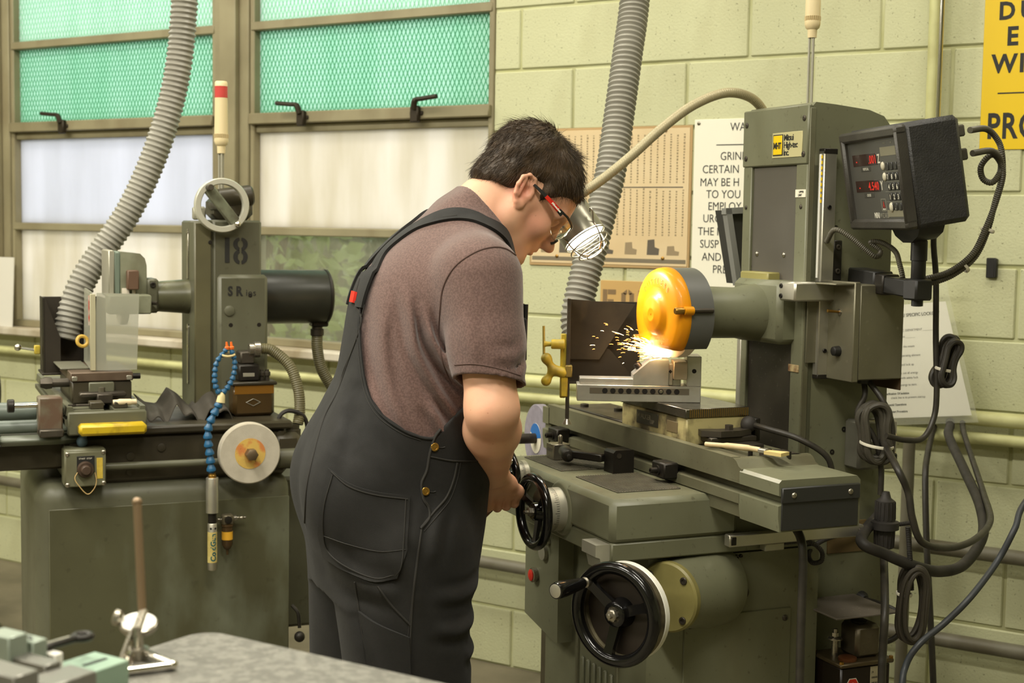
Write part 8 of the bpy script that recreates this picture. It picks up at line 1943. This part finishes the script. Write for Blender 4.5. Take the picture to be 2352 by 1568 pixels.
# ================================================================== foreground: granite plate and tools
PZ = 1.05
gp_ = thing('surface_plate', 'grey granite surface plate in the near corner', 'surface plate', (-1.16, -3.75, 0))
r_ = 0.03
poly = [(0.0, 0.0), (0.84, 0.0), (0.84, 0.84)] + [(r_ - r_ * math.sin(a), 0.84 - r_ + r_ * math.cos(a)) for a in np.linspace(0, PI / 2, 7)]
MB().prism(poly, 2, PZ - 0.13, PZ).build('granite_slab', GRANITE, gp_, smooth=30)
for (x, y) in ((0.08, 0.08), (0.76, 0.08), (0.08, 0.76), (0.76, 0.76)): MB().box(x - 0.025, x + 0.025, y - 0.025, y + 0.025, 0, PZ - 0.13, 0.003).build('stand_leg', OLDDARK, gp_)
MB().box(0.055, 0.785, 0.055, 0.785, PZ - 0.18, PZ - 0.131, 0.003).build('stand_frame', OLDDARK, gp_)
# dial indicator stand
di = thing('dial_indicator', 'dial indicator stand with brown rod and white face on the granite', 'indicator', (-1.118, -3.052, PZ))
MB().lathe((-0.024, 0.020, 0.0), (0, 0, 1), [(0, 0.013), (0.012, 0.013), (0.014, 0.007), (0.034, 0.006)], 18).build('base_post', STEEL, di)
MB().cyl((-0.045, 0.048, 0.032), (-0.072, 0.066, 0.158), 0.0047, seg=14).ball((-0.0722, 0.0662, 0.158), 0.0058, 12, 8).build('rod', surf('bronze rod', (140, 118, 92), 0.35, 0.5), di)
MB().cyl((-0.024, 0.020, 0.030), (-0.046, 0.050, 0.040), 0.006, seg=12).build('clamp_link', STEEL, di)
nrm_ = unit((0.20, -0.19, 0.96)); dc_ = np.array([-0.034, 0.032, 0.0335])
MB().lathe(dc_ - nrm_ * 0.006, nrm_, [(0, 0.018), (0.003, 0.0205), (0.008, 0.0205), (0.0095, 0.0185), (0.0095, 0.0175)], 36).build('dial_case', STEEL, di)
MB().lathe(dc_ + nrm_ * 0.0022, nrm_, [(0, 0.0185), (0.0014, 0.0185), (0.0014, 0)], 36).build('dial_face', surf('white dial', (240, 238, 230), 0.4), di)
MB().lathe(dc_ + np.array([-0.0135, -0.010, 0.006]), (-0.7, -0.5, 0.2), [(0, 0.005), (0.004, 0.009), (0.009, 0.009), (0.011, 0.006), (0.011, 0)], 18).build('clamp_knob', STEEL, di)
for (p, q) in (((-0.020, 0.022, 0.008), (0.038, 0.012, 0.006)), ((0.038, 0.012, 0.006), (0.012, -0.028, 0.005)), ((0.012, -0.028, 0.005), (-0.024, 0.012, 0.008))): MB().cyl(p, q, 0.0048, seg=12).build('foot_bar', CHROME, di)
MB().ball((0.038, 0.012, 0.006), 0.0058, 12, 8).build('bar_joint', CHROME, di)
MB().cyl((-0.028, 0.016, 0.03), (-0.020, -0.006, 0.006), 0.003, seg=10).build('stylus_arm', STEEL, di)
# gauge blocks and fixtures standing on the plate
def blk(name, label, cat, x0, x1, y0, y1, h, mat, extra=None):
    t = thing(name, label, cat, (x0, y0, PZ)); b = MB().box(0, x1 - x0, 0, y1 - y0, 0, h, 0.0012); b.build('block', mat, t); return t
PG = surf('pale green steel', (150, 160, 146), 0.35, 0.3); PG2 = surf('mint plate', (148, 172, 152), 0.4, 0.15); GB = surf('grey steel block', (132, 130, 122), 0.35, 0.6)
blk('parallel_block', 'pale green steel block furthest left on the granite', 'block', -1.155, -1.120, -3.215, -3.192, 0.07, PG)
t = blk('angle_block', 'pale green block with three small holes on the granite', 'block', -1.1535, -1.117, -3.189, -3.171, 0.06, PG)
for p in ((0.010, 0.006), (0.018, 0.011), (0.026, 0.006)): MB().lathe((p[0], p[1], 0.0602), (0, 0, 1), [(0, 0.0026), (0.0003, 0.0026), (0.0003, 0)], 12).build('hole', INK, t)
t = blk('vee_block', 'long grey steel block with dark sides on the granite', 'block', -1.136, -1.074, -3.210, -3.1905, 0.050, GB); MB().box(0.0, 0.062, -0.0006, 0.001, 0.014, 0.036, 0).build('dark_side', INK, t)  # flat dark strip on the side face, nothing is cut
blk('gauge_block', 'grey steel block nearest the mint plate on the granite', 'block', -1.072, -1.034, -3.235, -3.182, 0.045, GB)
t = blk('step_block', 'grey block with a brown side at the bottom left corner', 'block', -1.075, -1.018, -3.290, -3.262, 0.07, GB); MB().box(0.0, 0.057, -0.0008, 0.001, 0.004, 0.060, 0).build('brown_side', surf('plain brown side', (70, 42, 28), 0.5), t)  # brown sheet laid over the side face
t = blk('slotted_plate', 'mint green plate with one dark slot beside the dial indicator', 'plate', -1.135, -1.084, -3.156, -3.096, 0.025, PG2)
MB().box(0.026, 0.031, 0.020, 0.050, 0.0248, 0.0256, 0).build('slot', INK, t)
blk('white_block', 'white ceramic block between the mint plate and the spanner', 'block', -1.1345, -1.1095, -3.1690, -3.158, 0.044, surf('white ceramic', (236, 232, 222), 0.3))
sn = thing('ring_spanner', 'black ring spanner resting on the blocks at the left', 'spanner', (-1.128, -3.180, PZ + 0.0445), math.radians(88))
MB().box(0.0, 0.052, -0.005, 0.005, 0.0, 0.007, 0.002).build('shank', BLACKOX, sn); MB().torus((0.060, 0, 0.0035), (0, 0, 1), 0.0085, 0.0038, 28, 10).build('ring', BLACKOX, sn); MB().box(0.004, 0.044, -0.0015, 0.0015, 0.0068, 0.0076, 0).build('shank_recess', ALU, sn)

# pedestal grinder at the far left edge, beyond grinder 18
pg_ = thing('pedestal_grinder', 'pedestal grinder with grey wheel cut by the left edge', 'grinder', (-4.46, -0.96, 0), math.radians(-30))
MB().lathe((0, -0.02, 0.90), (0, 1, 0), [(0, 0.015), (0, 0.118), (0.003, 0.121), (0.03, 0.121), (0.033, 0.118), (0.033, 0.015)], 48).build('wheel', surf('dull grey wheel', (126, 122, 110), 0.8), pg_)
MB().cyl((0, 0.02, 0.90), (0, 0.26, 0.90), 0.075, seg=28, bev=0.012).build('motor', OLDDARK, pg_); MB().prism([(-0.07, 0.0), (0.07, 0.0), (0.05, 0.84), (-0.05, 0.84)], 1, 0.06, 0.20).build('pedestal', OLDDARK, pg_); MB().box(-0.14, 0.14, 0.0, 0.26, 0.0, 0.03, 0.006).build('foot', OLDDARK, pg_)
MB().tube(spl([(0.04, 0.06, 0.95), (0.14, 0.0, 0.965), (0.20, -0.06, 0.99), (0.26, -0.14, 1.05)], 6), 0.010, 10).build('hose', RUBBER, pg_)
